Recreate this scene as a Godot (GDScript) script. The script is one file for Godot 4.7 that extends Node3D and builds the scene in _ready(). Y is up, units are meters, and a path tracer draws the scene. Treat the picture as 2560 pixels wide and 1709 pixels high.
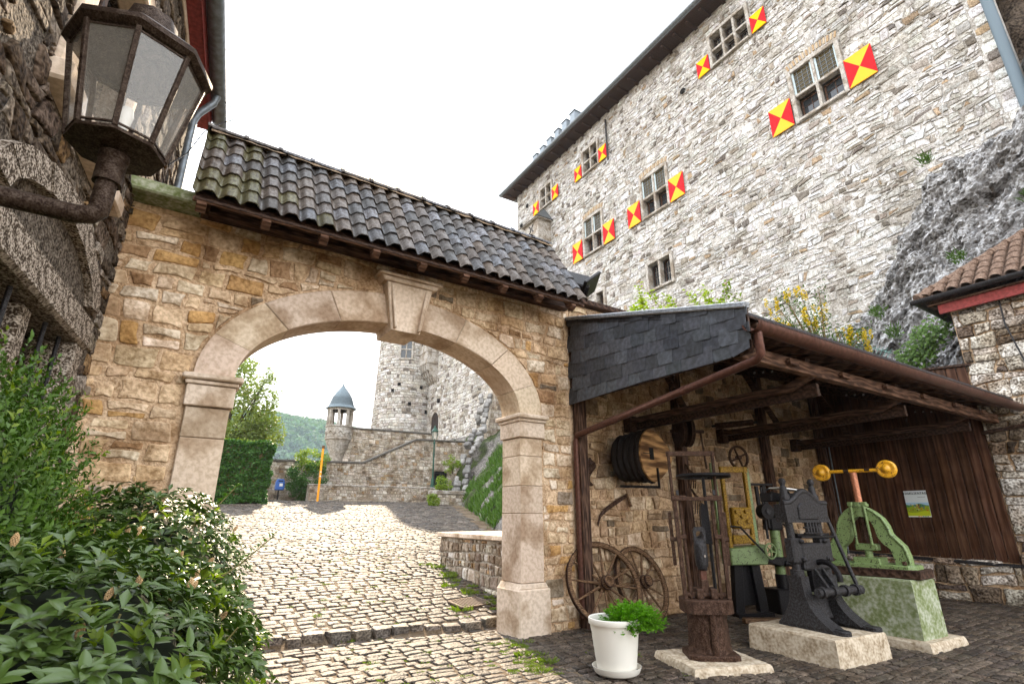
extends Node3D

# World frame: the gateway wall stands in the plane z = 0, x runs along it, y is up, the courtyard is at z > 0.
const EYE := Vector3(-5.0, 1.6, 6.7)
const YAW := -33.5
const PITCH := 18.4
const FOV := 66.63

var rng := RandomNumberGenerator.new()
var M := {}
var T := {}
var cam_basis: Basis


class MB:
	# mesh builder: collects triangles with normals that follow their winding
	var v := PackedVector3Array()
	var n := PackedVector3Array()
	var c := PackedColorArray()
	var uv := PackedVector2Array()
	var ix := PackedInt32Array()
	var col := Color(1, 1, 1)
	var xf := Transform3D()
	var use_uv := false

	func tri(a: Vector3, b: Vector3, d: Vector3) -> void:
		a = xf * a
		b = xf * b
		d = xf * d
		var m := (d - a).cross(b - a)
		if m.length_squared() < 1e-18:
			return
		m = m.normalized()
		var k := v.size()
		v.append(a); v.append(b); v.append(d)
		n.append(m); n.append(m); n.append(m)
		c.append(col); c.append(col); c.append(col)
		ix.append(k); ix.append(k + 1); ix.append(k + 2)

	func quad(a: Vector3, b: Vector3, d: Vector3, e: Vector3) -> void:
		tri(a, b, d)
		tri(a, d, e)

	func uvquad(a: Vector3, b: Vector3, d: Vector3, e: Vector3) -> void:
		# a bottom left, b bottom right, d top right, e top left (seen from the front)
		use_uv = true
		while uv.size() < v.size():
			uv.append(Vector2())
		tri(a, e, d)
		tri(a, d, b)
		uv.append(Vector2(0, 1)); uv.append(Vector2(0, 0)); uv.append(Vector2(1, 0))
		uv.append(Vector2(0, 1)); uv.append(Vector2(1, 0)); uv.append(Vector2(1, 1))

	func grid(rows: Array, wrap := false) -> void:
		# smooth sheet through rows of points (each PackedVector3Array of equal length)
		var w: int = rows[0].size()
		var k := v.size()
		var h := rows.size()
		for r in rows:
			for p in r:
				v.append(xf * p)
				n.append(Vector3.ZERO)
				c.append(col)
		var cols := w if wrap else w - 1
		for j in h - 1:
			for i in cols:
				var a := k + j * w + i
				var b := k + j * w + (i + 1) % w
				var d := b + w
				var e := a + w
				face(a, b, d)
				face(a, d, e)
		for i in range(k, v.size()):
			n[i] = n[i].normalized() if n[i].length_squared() > 1e-20 else Vector3.UP

	func face(a: int, b: int, d: int) -> void:
		var m := (v[d] - v[a]).cross(v[b] - v[a])
		if m.length_squared() < 1e-20:
			return
		n[a] += m; n[b] += m; n[d] += m
		ix.append(a); ix.append(b); ix.append(d)

	func box(at: Vector3, size: Vector3, bev := 0.0, b := Basis()) -> void:
		var s := size / 2.0
		var keep := xf
		xf = xf * Transform3D(b, at)
		if bev <= 0.0:
			var p := []
			for q in 8:
				p.append(Vector3(s.x if q & 1 else -s.x, s.y if q & 2 else -s.y, s.z if q & 4 else -s.z))
			quad(p[4], p[6], p[7], p[5]); quad(p[1], p[3], p[2], p[0])
			quad(p[5], p[7], p[3], p[1]); quad(p[0], p[2], p[6], p[4])
			quad(p[2], p[3], p[7], p[6]); quad(p[0], p[4], p[5], p[1])
		else:
			var e := minf(bev, minf(s.x, minf(s.y, s.z)) * 0.9)
			var i := s - Vector3(e, e, e)
			for ax in 3:
				var u := (ax + 1) % 3
				var w := (ax + 2) % 3
				for sg in [-1.0, 1.0]:
					var f := []
					for qq in [[-1, -1], [1, -1], [1, 1], [-1, 1]]:
						var p3 := Vector3()
						p3[ax] = sg * s[ax]
						p3[u] = qq[0] * i[u]
						p3[w] = qq[1] * i[w]
						f.append(p3)
					if sg > 0:
						quad(f[3], f[2], f[1], f[0])
					else:
						quad(f[0], f[1], f[2], f[3])
				for su in [-1.0, 1.0]:
					for sw in [-1.0, 1.0]:
						var a1 := Vector3()
						var a2 := Vector3()
						a1[ax] = -i[ax]; a1[u] = su * s[u]; a1[w] = sw * i[w]
						a2[ax] = -i[ax]; a2[u] = su * i[u]; a2[w] = sw * s[w]
						var b1 := a1
						var b2 := a2
						b1[ax] = i[ax]
						b2[ax] = i[ax]
						if su * sw < 0:
							quad(a1, a2, b2, b1)
						else:
							quad(b1, b2, a2, a1)
			for sx in [-1.0, 1.0]:
				for sy in [-1.0, 1.0]:
					for sz in [-1.0, 1.0]:
						var p1 := Vector3(sx * s.x, sy * i.y, sz * i.z)
						var p2 := Vector3(sx * i.x, sy * s.y, sz * i.z)
						var p3 := Vector3(sx * i.x, sy * i.y, sz * s.z)
						if sx * sy * sz > 0:
							tri(p1, p3, p2)
						else:
							tri(p1, p2, p3)
		xf = keep

	func bar(a: Vector3, b: Vector3, w: float, h: float, bev := 0.0, up := Vector3.UP) -> void:
		var d := (b - a)
		var zz := d.normalized()
		if absf(zz.dot(up)) > 0.98:
			up = Vector3.RIGHT
		var xx := up.cross(zz).normalized()
		var yy := zz.cross(xx)
		box((a + b) / 2.0, Vector3(w, h, d.length()), bev, Basis(xx, yy, zz))

	func tube(path: PackedVector3Array, rad, seg := 8, caps := true) -> void:
		# rad: number or array of radii
		var rows := []
		var prev := Vector3.ZERO
		for i in path.size():
			var t := (path[mini(i + 1, path.size() - 1)] - path[maxi(i - 1, 0)]).normalized()
			var s: Vector3
			if prev == Vector3.ZERO:
				s = t.cross(Vector3.UP if absf(t.y) < 0.9 else Vector3.RIGHT).normalized()
			else:
				s = (prev - t * prev.dot(t)).normalized()
			prev = s
			var u := t.cross(s)
			var r: float = rad[i] if rad is Array or rad is PackedFloat32Array else rad
			var row := PackedVector3Array()
			for k in seg:
				var a := TAU * k / seg
				row.append(path[i] + (s * cos(a) - u * sin(a)) * r)
			rows.append(row)
		grid(rows, true)
		if caps:
			for e in [0, rows.size() - 1]:
				var ctr: Vector3 = path[e]
				for k in seg:
					var p: Vector3 = rows[e][k]
					var q: Vector3 = rows[e][(k + 1) % seg]
					if e == 0:
						tri(ctr, q, p)
					else:
						tri(ctr, p, q)

	func lathe(prof: PackedVector2Array, seg := 16, at := Vector3.ZERO, b := Basis(), sharp := false) -> void:
		# profile of (radius, height) round the local y axis
		var keep := xf
		xf = xf * Transform3D(b, at)
		if sharp:
			for j in prof.size() - 1:
				var two := []
				for q in [prof[j], prof[j + 1]]:
					var row := PackedVector3Array()
					for k in seg:
						row.append(Vector3(cos(TAU * k / seg) * q.x, q.y, sin(TAU * k / seg) * q.x))
					two.append(row)
				grid(two, true)
		else:
			var rows := []
			for q in prof:
				var row := PackedVector3Array()
				for k in seg:
					row.append(Vector3(cos(TAU * k / seg) * q.x, q.y, sin(TAU * k / seg) * q.x))
				rows.append(row)
			grid(rows, true)
		xf = keep

	func prism(poly: PackedVector2Array, z0: float, z1: float, bev := 0.0) -> void:
		# polygon in the local xy plane, from z0 (back) to z1 (front)
		if not Geometry2D.is_polygon_clockwise(poly):
			poly = poly.duplicate()
			poly.reverse()
		var top := poly
		var zt := z1
		if bev > 0.0:
			var off := Geometry2D.offset_polygon(poly, -bev)
			if off.size() == 1 and off[0].size() == poly.size():
				var o: PackedVector2Array = off[0]
				if not Geometry2D.is_polygon_clockwise(o):
					o.reverse()
				var best := 0
				for s in o.size():
					if o[s].distance_squared_to(poly[0]) < o[best].distance_squared_to(poly[0]):
						best = s
				top = PackedVector2Array()
				for s in o.size():
					top.append(o[(best + s) % o.size()])
				zt = z1 - bev
		var m := poly.size()
		for i in m:
			var p := poly[i]
			var q := poly[(i + 1) % m]
			quad(Vector3(p.x, p.y, z0), Vector3(q.x, q.y, z0), Vector3(q.x, q.y, zt), Vector3(p.x, p.y, zt))
			if zt < z1:
				var p2 := top[i]
				var q2 := top[(i + 1) % m]
				quad(Vector3(p.x, p.y, zt), Vector3(q.x, q.y, zt), Vector3(q2.x, q2.y, z1), Vector3(p2.x, p2.y, z1))
		var ti := Geometry2D.triangulate_polygon(top)
		for i in range(0, ti.size(), 3):
			cap(top[ti[i]], top[ti[i + 1]], top[ti[i + 2]], z1, true)
		ti = Geometry2D.triangulate_polygon(poly)
		for i in range(0, ti.size(), 3):
			cap(poly[ti[i]], poly[ti[i + 1]], poly[ti[i + 2]], z0, false)

	func cap(a: Vector2, b: Vector2, d: Vector2, z: float, front: bool) -> void:
		var cw := (b - a).cross(d - a) < 0
		if cw == front:
			tri(Vector3(a.x, a.y, z), Vector3(b.x, b.y, z), Vector3(d.x, d.y, z))
		else:
			tri(Vector3(a.x, a.y, z), Vector3(d.x, d.y, z), Vector3(b.x, b.y, z))

	func done() -> ArrayMesh:
		var m := ArrayMesh.new()
		if v.is_empty():
			return m
		var a := []
		a.resize(Mesh.ARRAY_MAX)
		a[Mesh.ARRAY_VERTEX] = v
		a[Mesh.ARRAY_NORMAL] = n
		a[Mesh.ARRAY_COLOR] = c
		if use_uv:
			while uv.size() < v.size():
				uv.append(Vector2())
			a[Mesh.ARRAY_TEX_UV] = uv
		a[Mesh.ARRAY_INDEX] = ix
		m.add_surface_from_arrays(Mesh.PRIMITIVE_TRIANGLES, a)
		return m


# ---------------------------------------------------------------- scene helpers

func thing(called: String, label: String, category: String, at := Vector3.ZERO, turn := 0.0, group := "") -> Node3D:
	var o := Node3D.new()
	o.name = called
	add_child(o, true)
	o.position = at
	o.rotation.y = deg_to_rad(turn)
	tag(o, label, category, group)
	return o


func tag(o: Node, label: String, category: String, group := "", kind := "") -> void:
	if label: o.set_meta("label", label)
	if category: o.set_meta("category", category)
	if group: o.set_meta("group", group)
	if kind: o.set_meta("kind", kind)


func part(parent: Node, called: String, b, m: Material, xf := Transform3D()) -> MeshInstance3D:
	var o := MeshInstance3D.new()
	o.name = called
	o.mesh = b.done() if b is MB else b
	o.material_override = null
	if o.mesh.get_surface_count() > 0 and o.mesh.get_surface_count() == 1:
		o.set_surface_override_material(0, m)
	o.transform = xf
	parent.add_child(o, true)
	return o


func boxp(parent: Node, called: String, m: Material, at: Vector3, size: Vector3, bev := 0.004, rot := Vector3.ZERO) -> MeshInstance3D:
	var b := MB.new()
	b.box(Vector3.ZERO, size, bev)
	return part(parent, called, b, m, Transform3D(Basis.from_euler(rot * PI / 180.0), at))


func structure(o: Node) -> Node:
	o.set_meta("kind", "structure")
	return o


func stuff(o: Node) -> Node:
	o.set_meta("kind", "stuff")
	return o


func rnd(a: float, b: float) -> float:
	return rng.randf_range(a, b)


func v3(a: Array) -> PackedVector3Array:
	return PackedVector3Array(a)


func v2(a: Array) -> PackedVector2Array:
	var o := PackedVector2Array()
	for i in range(0, a.size(), 2):
		o.append(Vector2(a[i], a[i + 1]))
	return o


func shows(p: Vector3, margin := 0.08) -> float:
	# size factor of something at p in the camera's picture, 0 outside the frame
	var d := cam_basis.inverse() * (p - EYE)
	if d.z > -0.3:
		return 0.0
	var h := tan(deg_to_rad(FOV / 2.0))
	if absf(d.x / -d.z) > h * 1.499 + margin or absf(d.y / -d.z) > h + margin:
		return 0.0
	return 1.0 / -d.z


# ---------------------------------------------------------------- rubble masonry

func rubble(r: Rect2, rh: Vector2, rw: Vector2, aniso := 1.5, jit := 0.25) -> Array:
	# irregular courses of stones as polygons (Voronoi cells of jittered course centres)
	var pts := PackedVector2Array()
	var y := r.position.y - rh.x * 0.3
	while y < r.end.y:
		var h := rnd(rh.x, rh.y)
		var x := r.position.x - rnd(0.0, rw.y)
		while x < r.end.x + rw.x * 0.5:
			var w := rnd(rw.x, rw.y)
			if rng.randf() < 0.12:
				w *= 0.55
			var q := Vector2(x + w * 0.5 + rnd(-jit, jit) * w * 0.4, y + h * 0.5 + rnd(-jit, jit) * h)
			if rng.randf() < 0.1 and w > rw.x * 1.2:
				pts.append(Vector2(q.x, (q.y - h * 0.27) * aniso))
				pts.append(Vector2(q.x + rnd(-0.1, 0.1) * w, (q.y + h * 0.27) * aniso))
			else:
				pts.append(Vector2(q.x, q.y * aniso))
			x += w
		y += h
	var g := maxf(rw.y, rh.y * aniso) * 1.05
	var hash := {}
	for i in pts.size():
		var key := Vector2i(floori(pts[i].x / g), floori(pts[i].y / g))
		if not hash.has(key):
			hash[key] = []
		hash[key].append(i)
	var out := []
	for i in pts.size():
		var o := pts[i]
		var poly := PackedVector2Array([o + Vector2(-g, -g), o + Vector2(g, -g), o + Vector2(g, g), o + Vector2(-g, g)])
		var far := g * g * 2.0
		var near := []
		var k0 := Vector2i(floori(o.x / g), floori(o.y / g))
		for dy in [0, -1, 1]:
			for dx in [0, -1, 1]:
				var l = hash.get(k0 + Vector2i(dx, dy))
				if l != null:
					near.append_array(l)
		for j in near:
			if j == i:
				continue
			var q := pts[j]
			var dd := q - o
			var len2 := dd.length_squared()
			if len2 * 0.25 > far or len2 < 1e-8:
				continue
			var lim := dd.dot((o + q) * 0.5)
			var np := PackedVector2Array()
			var m := poly.size()
			var hit := false
			for e in m:
				var a := poly[e]
				var b := poly[(e + 1) % m]
				var da := dd.dot(a) - lim
				var db := dd.dot(b) - lim
				if da <= 0.0:
					np.append(a)
				else:
					hit = true
				if (da < 0.0 and db > 0.0) or (da > 0.0 and db < 0.0):
					np.append(a + (b - a) * (da / (da - db)))
			if hit:
				poly = np
				far = 0.0
				for p in poly:
					far = maxf(far, p.distance_squared_to(o))
		if poly.size() < 3:
			continue
		for e in poly.size():
			poly[e].y /= aniso
		out.append(poly)
	return out


func courses(r: Rect2, rh: Vector2, rw: Vector2, wav := 0.03, skew := 0.05, split := 0.16) -> Array:
	# coursed rubble: rows of roughly squared stones between wavy beds, some split into two thin ones
	var f := FastNoiseLite.new()
	f.seed = rng.randi() % 1000
	f.frequency = 0.55
	f.fractal_octaves = 3
	var out := []
	var y := r.position.y - rh.x * 0.2
	var row := 0
	while y < r.end.y:
		var h := rnd(rh.x, rh.y)
		var bed := func(x: float, base: float) -> float: return base + f.get_noise_2d(x, base * 7.0) * wav * 2.0
		var x := r.position.x - rnd(0.0, rw.y)
		var j0 := Vector2(x + rnd(-skew, skew) * h, x + rnd(-skew, skew) * h)
		while x < r.end.x:
			var w := rnd(rw.x, rw.y)
			if rng.randf() < 0.16:
				w = rw.x * rnd(0.6, 1.0)
			x += w
			var j1 := Vector2(x + rnd(-skew, skew), x + rnd(-skew, skew))
			var bl := Vector2(j0.x, bed.call(j0.x, y))
			var br := Vector2(j1.x, bed.call(j1.x, y))
			var tr := Vector2(j1.y, bed.call(j1.y, y + h))
			var tl := Vector2(j0.y, bed.call(j0.y, y + h))
			var parts := [[bl, br, tr, tl]]
			if h > rh.x * 1.25 and rng.randf() < split:
				var c := rnd(0.38, 0.62)
				var ml := bl.lerp(tl, c + rnd(-0.06, 0.06))
				var mr := br.lerp(tr, c + rnd(-0.06, 0.06))
				parts = [[bl, br, mr, ml], [ml, mr, tr, tl]]
			elif w > rw.x * 1.8 and rng.randf() < split * 0.6:
				var c := rnd(0.4, 0.6)
				var mb := bl.lerp(br, c)
				var mt := tl.lerp(tr, c + rnd(-0.15, 0.15))
				parts = [[bl, mb, mt, tl], [mb, br, tr, mt]]
			for q in parts:
				var p := PackedVector2Array()
				for e in 4:
					var a: Vector2 = q[e]
					var b: Vector2 = q[(e + 1) % 4]
					p.append(a)
					if a.distance_to(b) > rh.x * 1.3:
						var n := (b - a).orthogonal().normalized()
						p.append(a.lerp(b, rnd(0.35, 0.65)) + n * rnd(-0.02, 0.02) * (h / 0.2))
				out.append(p)
			j0 = j1
		y += h
		row += 1
	return out


func trim(cells: Array, keep: PackedVector2Array, holes: Array) -> Array:
	# cells cut to an outline and round openings
	var out := []
	for p in cells:
		var todo := [p]
		if keep.size() > 2:
			var inside := true
			for q in p:
				if not Geometry2D.is_point_in_polygon(q, keep):
					inside = false
					break
			if not inside:
				todo = Geometry2D.intersect_polygons(p, keep)
		for hh in holes:
			var bb: Rect2 = hh[0]
			var nx := []
			for t in todo:
				var lo := Vector2(1e9, 1e9)
				var hi := -lo
				for q in t:
					lo = lo.min(q)
					hi = hi.max(q)
				if bb.intersects(Rect2(lo, hi - lo)):
					for o in Geometry2D.clip_polygons(t, hh[1]):
						if not Geometry2D.is_polygon_clockwise(o):
							nx.append(o)
				else:
					nx.append(t)
			todo = nx
		out.append_array(todo)
	return out


func hole(poly: PackedVector2Array, grow := 0.0) -> Array:
	if grow != 0.0:
		poly = Geometry2D.offset_polygon(poly, grow)[0]
	var lo := Vector2(1e9, 1e9)
	var hi := -lo
	for q in poly:
		lo = lo.min(q)
		hi = hi.max(q)
	return [Rect2(lo, hi - lo), poly]


func rect_poly(x0: float, y0: float, x1: float, y1: float) -> PackedVector2Array:
	return PackedVector2Array([Vector2(x0, y0), Vector2(x1, y0), Vector2(x1, y1), Vector2(x0, y1)])


func stone(b: MB, poly: PackedVector2Array, gap: float, depth: float, fine: bool) -> bool:
	var c := Vector2()
	for p in poly:
		c += p
	c /= poly.size()
	var q := PackedVector2Array()
	for p in poly:
		var d := c - p
		var l := d.length()
		if l < gap * 1.6:
			return false
		q.append(p + d / l * gap * 1.25)
	# drop corners that lie too close together, then round the rest
	var s := PackedVector2Array()
	for i in q.size():
		if q[i].distance_to(q[(i + 1) % q.size()]) > gap * 0.6:
			s.append(q[i])
	if s.size() < 3:
		return false
	q = PackedVector2Array()
	for i in s.size():
		var a := s[i]
		var d := s[(i + 1) % s.size()]
		q.append(a.lerp(d, 0.13 + rnd(-0.05, 0.05)))
		q.append(a.lerp(d, 0.87 + rnd(-0.05, 0.05)))
	if not Geometry2D.is_polygon_clockwise(q):
		q.reverse()
	var m := q.size()
	var tilt := Vector2(rnd(-0.25, 0.25), rnd(-0.25, 0.25)) * depth
	var size := 0.0
	for p in q:
		size = maxf(size, p.distance_to(c))
	var rows := []
	var steps := [[1.0, -0.35], [0.985, 0.5], [0.90, 0.92], [0.5, 1.0]] if fine else [[1.0, -0.3], [0.9, 0.9]]
	for st in steps:
		var row := PackedVector3Array()
		for p in q:
			var e: Vector2 = c + (p - c) * st[0]
			var up: float = depth * st[1]
			if st[1] > 0.0:
				up += (p - c).dot(tilt) / size * st[0] + rnd(-0.12, 0.12) * depth
			row.append(Vector3(e.x, e.y, up))
		rows.append(row)
	b.grid(rows, true)
	var last: PackedVector3Array = rows[-1]
	var top := Vector3(c.x, c.y, depth * (1.05 + rnd(-0.1, 0.1)))
	var k := b.v.size()
	b.v.append(b.xf * top); b.n.append(Vector3.ZERO); b.c.append(b.col)
	for i in m:
		b.v.append(b.xf * last[i]); b.n.append(Vector3.ZERO); b.c.append(b.col)
	for i in m:
		b.face(k, k + 1 + i, k + 1 + (i + 1) % m)
	for i in range(k, b.v.size()):
		b.n[i] = b.n[i].normalized()
	return true


func pick(pal: Array) -> Color:
	# palette entries: [weight, r, g, b] (linear); jittered
	var t := 0.0
	for e in pal:
		t += e[0]
	var r := rng.randf() * t
	for e in pal:
		r -= e[0]
		if r <= 0.0:
			var k := rnd(0.86, 1.14)
			return Color(e[1] * k * rnd(0.97, 1.03), e[2] * k, e[3] * k * rnd(0.95, 1.05))
	return Color(0.5, 0.5, 0.5)


func masonry(parent: Node3D, cells: Array, pal: Array, m: Material, gap: float, depth: Vector2, singles: int, fine_at := 0.04, called := "stone", xf := Transform3D()) -> void:
	# stones in the local xy plane of parent (moved by xf), facing +z: the largest in view as parts, the rest joined
	var world := parent.global_transform * xf
	var rated := []
	for i in cells.size():
		var p: PackedVector2Array = cells[i]
		var c := Vector2()
		for q in p:
			c += q
		c /= p.size()
		var ar := 0.0
		for e in p.size():
			ar += p[e].cross(p[(e + 1) % p.size()])
		ar = absf(ar) * 0.5
		if ar < gap * gap * 3.0:
			continue
		var f := shows(world * Vector3(c.x, c.y, 0.0))
		rated.append([sqrt(ar) * f, i])
	rated.sort_custom(func(a, b): return a[0] > b[0])
	var rest := MB.new()
	rest.xf = xf
	var made := 0
	for r in rated:
		var col := pick(pal)
		var dep := rnd(depth.x, depth.y)
		if made < singles and r[0] > 0.0:
			var b := MB.new()
			b.col = col
			b.xf = xf
			if stone(b, cells[r[1]], gap, dep, r[0] > fine_at * 0.5):
				part(parent, called, b, m)
				made += 1
		else:
			rest.col = col
			stone(rest, cells[r[1]], gap, dep, r[0] > fine_at)
	if rest.v.size():
		stuff(part(parent, called + "work", rest, m))


func plate(b: MB, r: Rect2, holes: Array, z0: float, z1: float) -> void:
	# slab in the xy plane with rectangular openings (Rect2), front at z1, back at z0
	var xs := [r.position.x, r.end.x]
	var ys := [r.position.y, r.end.y]
	for h in holes:
		xs.append_array([h.position.x, h.end.x])
		ys.append_array([h.position.y, h.end.y])
	xs.sort()
	ys.sort()
	for i in xs.size() - 1:
		for j in ys.size() - 1:
			var cx: float = (xs[i] + xs[i + 1]) / 2.0
			var cy: float = (ys[j] + ys[j + 1]) / 2.0
			if xs[i + 1] - xs[i] < 1e-5 or ys[j + 1] - ys[j] < 1e-5:
				continue
			var open := false
			for h in holes:
				if h.has_point(Vector2(cx, cy)):
					open = true
			if open:
				continue
			var x0: float = xs[i]
			var x1: float = xs[i + 1]
			var y0: float = ys[j]
			var y1: float = ys[j + 1]
			b.quad(Vector3(x0, y0, z1), Vector3(x0, y1, z1), Vector3(x1, y1, z1), Vector3(x1, y0, z1))
			b.quad(Vector3(x1, y0, z0), Vector3(x1, y1, z0), Vector3(x0, y1, z0), Vector3(x0, y0, z0))
	for h in holes + [r]:
		var a: Vector2 = h.position
		var d: Vector2 = h.end
		var f: bool = h == r
		var ring := [a, Vector2(d.x, a.y), d, Vector2(a.x, d.y)]
		for k in 4:
			var p: Vector2 = ring[k]
			var q: Vector2 = ring[(k + 1) % 4]
			if f:
				b.quad(Vector3(p.x, p.y, z0), Vector3(p.x, p.y, z1), Vector3(q.x, q.y, z1), Vector3(q.x, q.y, z0))
			else:
				b.quad(Vector3(q.x, q.y, z0), Vector3(q.x, q.y, z1), Vector3(p.x, p.y, z1), Vector3(p.x, p.y, z0))


func _ready() -> void:
	rng.seed = 20240611
	# camera
	var cam := Camera3D.new()
	cam.name = "camera"
	add_child(cam)
	cam.position = EYE
	cam.rotation_degrees = Vector3(PITCH, YAW, 0)
	cam.fov = FOV
	cam.near = 0.05
	cam.far = 2000.0
	cam.current = true
	cam_basis = cam.basis
	# sky and exposure
	var env := Environment.new()
	env.background_mode = Environment.BG_SKY
	var sky := Sky.new()
	var sm := ProceduralSkyMaterial.new()
	sm.sky_top_color = Color(0.93, 0.96, 1.0)
	sm.sky_horizon_color = Color(1.0, 0.975, 0.94)
	sm.sky_curve = 0.25
	sm.ground_bottom_color = Color(0.45, 0.40, 0.34)
	sm.ground_horizon_color = Color(0.75, 0.72, 0.66)
	sm.sun_angle_max = 40.0
	sm.energy_multiplier = 1.0
	sky.sky_material = sm
	env.sky = sky
	env.tonemap_mode = Environment.TONE_MAPPER_LINEAR
	env.tonemap_exposure = 4.7
	env.sdfgi_enabled = true
	env.ssao_enabled = true
	env.ssil_enabled = true
	env.fog_enabled = true
	env.fog_density = 0.0003
	env.volumetric_fog_enabled = true
	env.volumetric_fog_density = 0.0
	env.fog_light_color = Color(0.92, 0.95, 1.0)
	var we := WorldEnvironment.new()
	we.name = "world_environment"
	we.environment = env
	add_child(we)
	# sun behind the gateway, a little to the right of it
	var sun := DirectionalLight3D.new()
	sun.name = "sun"
	add_child(sun)
	var to := Vector3(0.27, 0.64, -0.90).normalized()
	sun.look_at_from_position(to * 50.0, Vector3.ZERO, Vector3.UP)
	sun.light_energy = 0.85
	sun.light_color = Color(1.0, 0.91, 0.78)
	sun.light_angular_distance = 0.6
	sun.shadow_enabled = true

	materials()
	ground()
	gateway()
	left_building()
	courtyard_wall()
	shed()
	right_building()
	castle()
	wing_and_tower()
	terrace()
	rock()
	hill()
	plants()
	bush()
	lantern()
	yard_things()
	machines()
	wall_tools()
	weeds()


# ---------------------------------------------------------------- textures and materials

func field(size: int, freq: float, kind: int, oct: int, seed_: int, sx := 1.0) -> Image:
	var f := FastNoiseLite.new()
	f.seed = seed_
	f.frequency = freq
	f.noise_type = kind
	f.fractal_octaves = oct
	f.fractal_type = FastNoiseLite.FRACTAL_FBM if oct > 1 else FastNoiseLite.FRACTAL_NONE
	var w := int(size * sx)
	var im := f.get_seamless_image(w, size, false, false, 0.15, true)
	if sx != 1.0:
		im.resize(size, size, Image.INTERPOLATE_CUBIC)
	return im


func ramp(im: Image, lo: Color, hi: Color, gamma := 1.0, cut := Vector2(0, 1)) -> ImageTexture:
	var w := im.get_width()
	var out := Image.create(w, w, false, Image.FORMAT_RGB8)
	for y in w:
		for x in w:
			var t := clampf((im.get_pixel(x, y).r - cut.x) / (cut.y - cut.x), 0.0, 1.0)
			out.set_pixel(x, y, lo.lerp(hi, pow(t, gamma)))
	return ImageTexture.create_from_image(out)


func height(im: Image) -> ImageTexture:
	var o: Image = im.duplicate()
	o.convert(Image.FORMAT_L8)
	return ImageTexture.create_from_image(o)


func mixed(a: Image, b: Image, t: float) -> Image:
	var w := a.get_width()
	var o := Image.create(w, w, false, Image.FORMAT_L8)
	for y in w:
		for x in w:
			var k := a.get_pixel(x, y).r * (1.0 - t) + b.get_pixel(x, y).r * t
			o.set_pixel(x, y, Color(k, k, k))
	return o


func lin(r: float, g: float, b: float) -> Color:
	return Color(r, g, b).linear_to_srgb()


func mat(called: String, col: Color, rough := 0.8, metal := 0.0, tex: Texture2D = null, scale := Vector3.ONE, bump: Texture2D = null, cm := 0.0, vc := false, world := false) -> StandardMaterial3D:
	# col is a linear base colour
	var m := StandardMaterial3D.new()
	m.resource_name = called
	m.albedo_color = col.linear_to_srgb()
	m.roughness = rough
	if rough >= 0.5:
		m.metallic_specular = 0.3
	m.metallic = metal
	m.vertex_color_use_as_albedo = vc
	if tex or bump:
		m.uv1_triplanar = true
		m.uv1_world_triplanar = world
		m.uv1_scale = scale
		m.uv1_triplanar_sharpness = 4.0
		m.albedo_texture = tex
	if bump:
		m.heightmap_enabled = true
		m.heightmap_texture = bump
		m.heightmap_scale = cm
	M[called] = m
	return m


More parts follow.
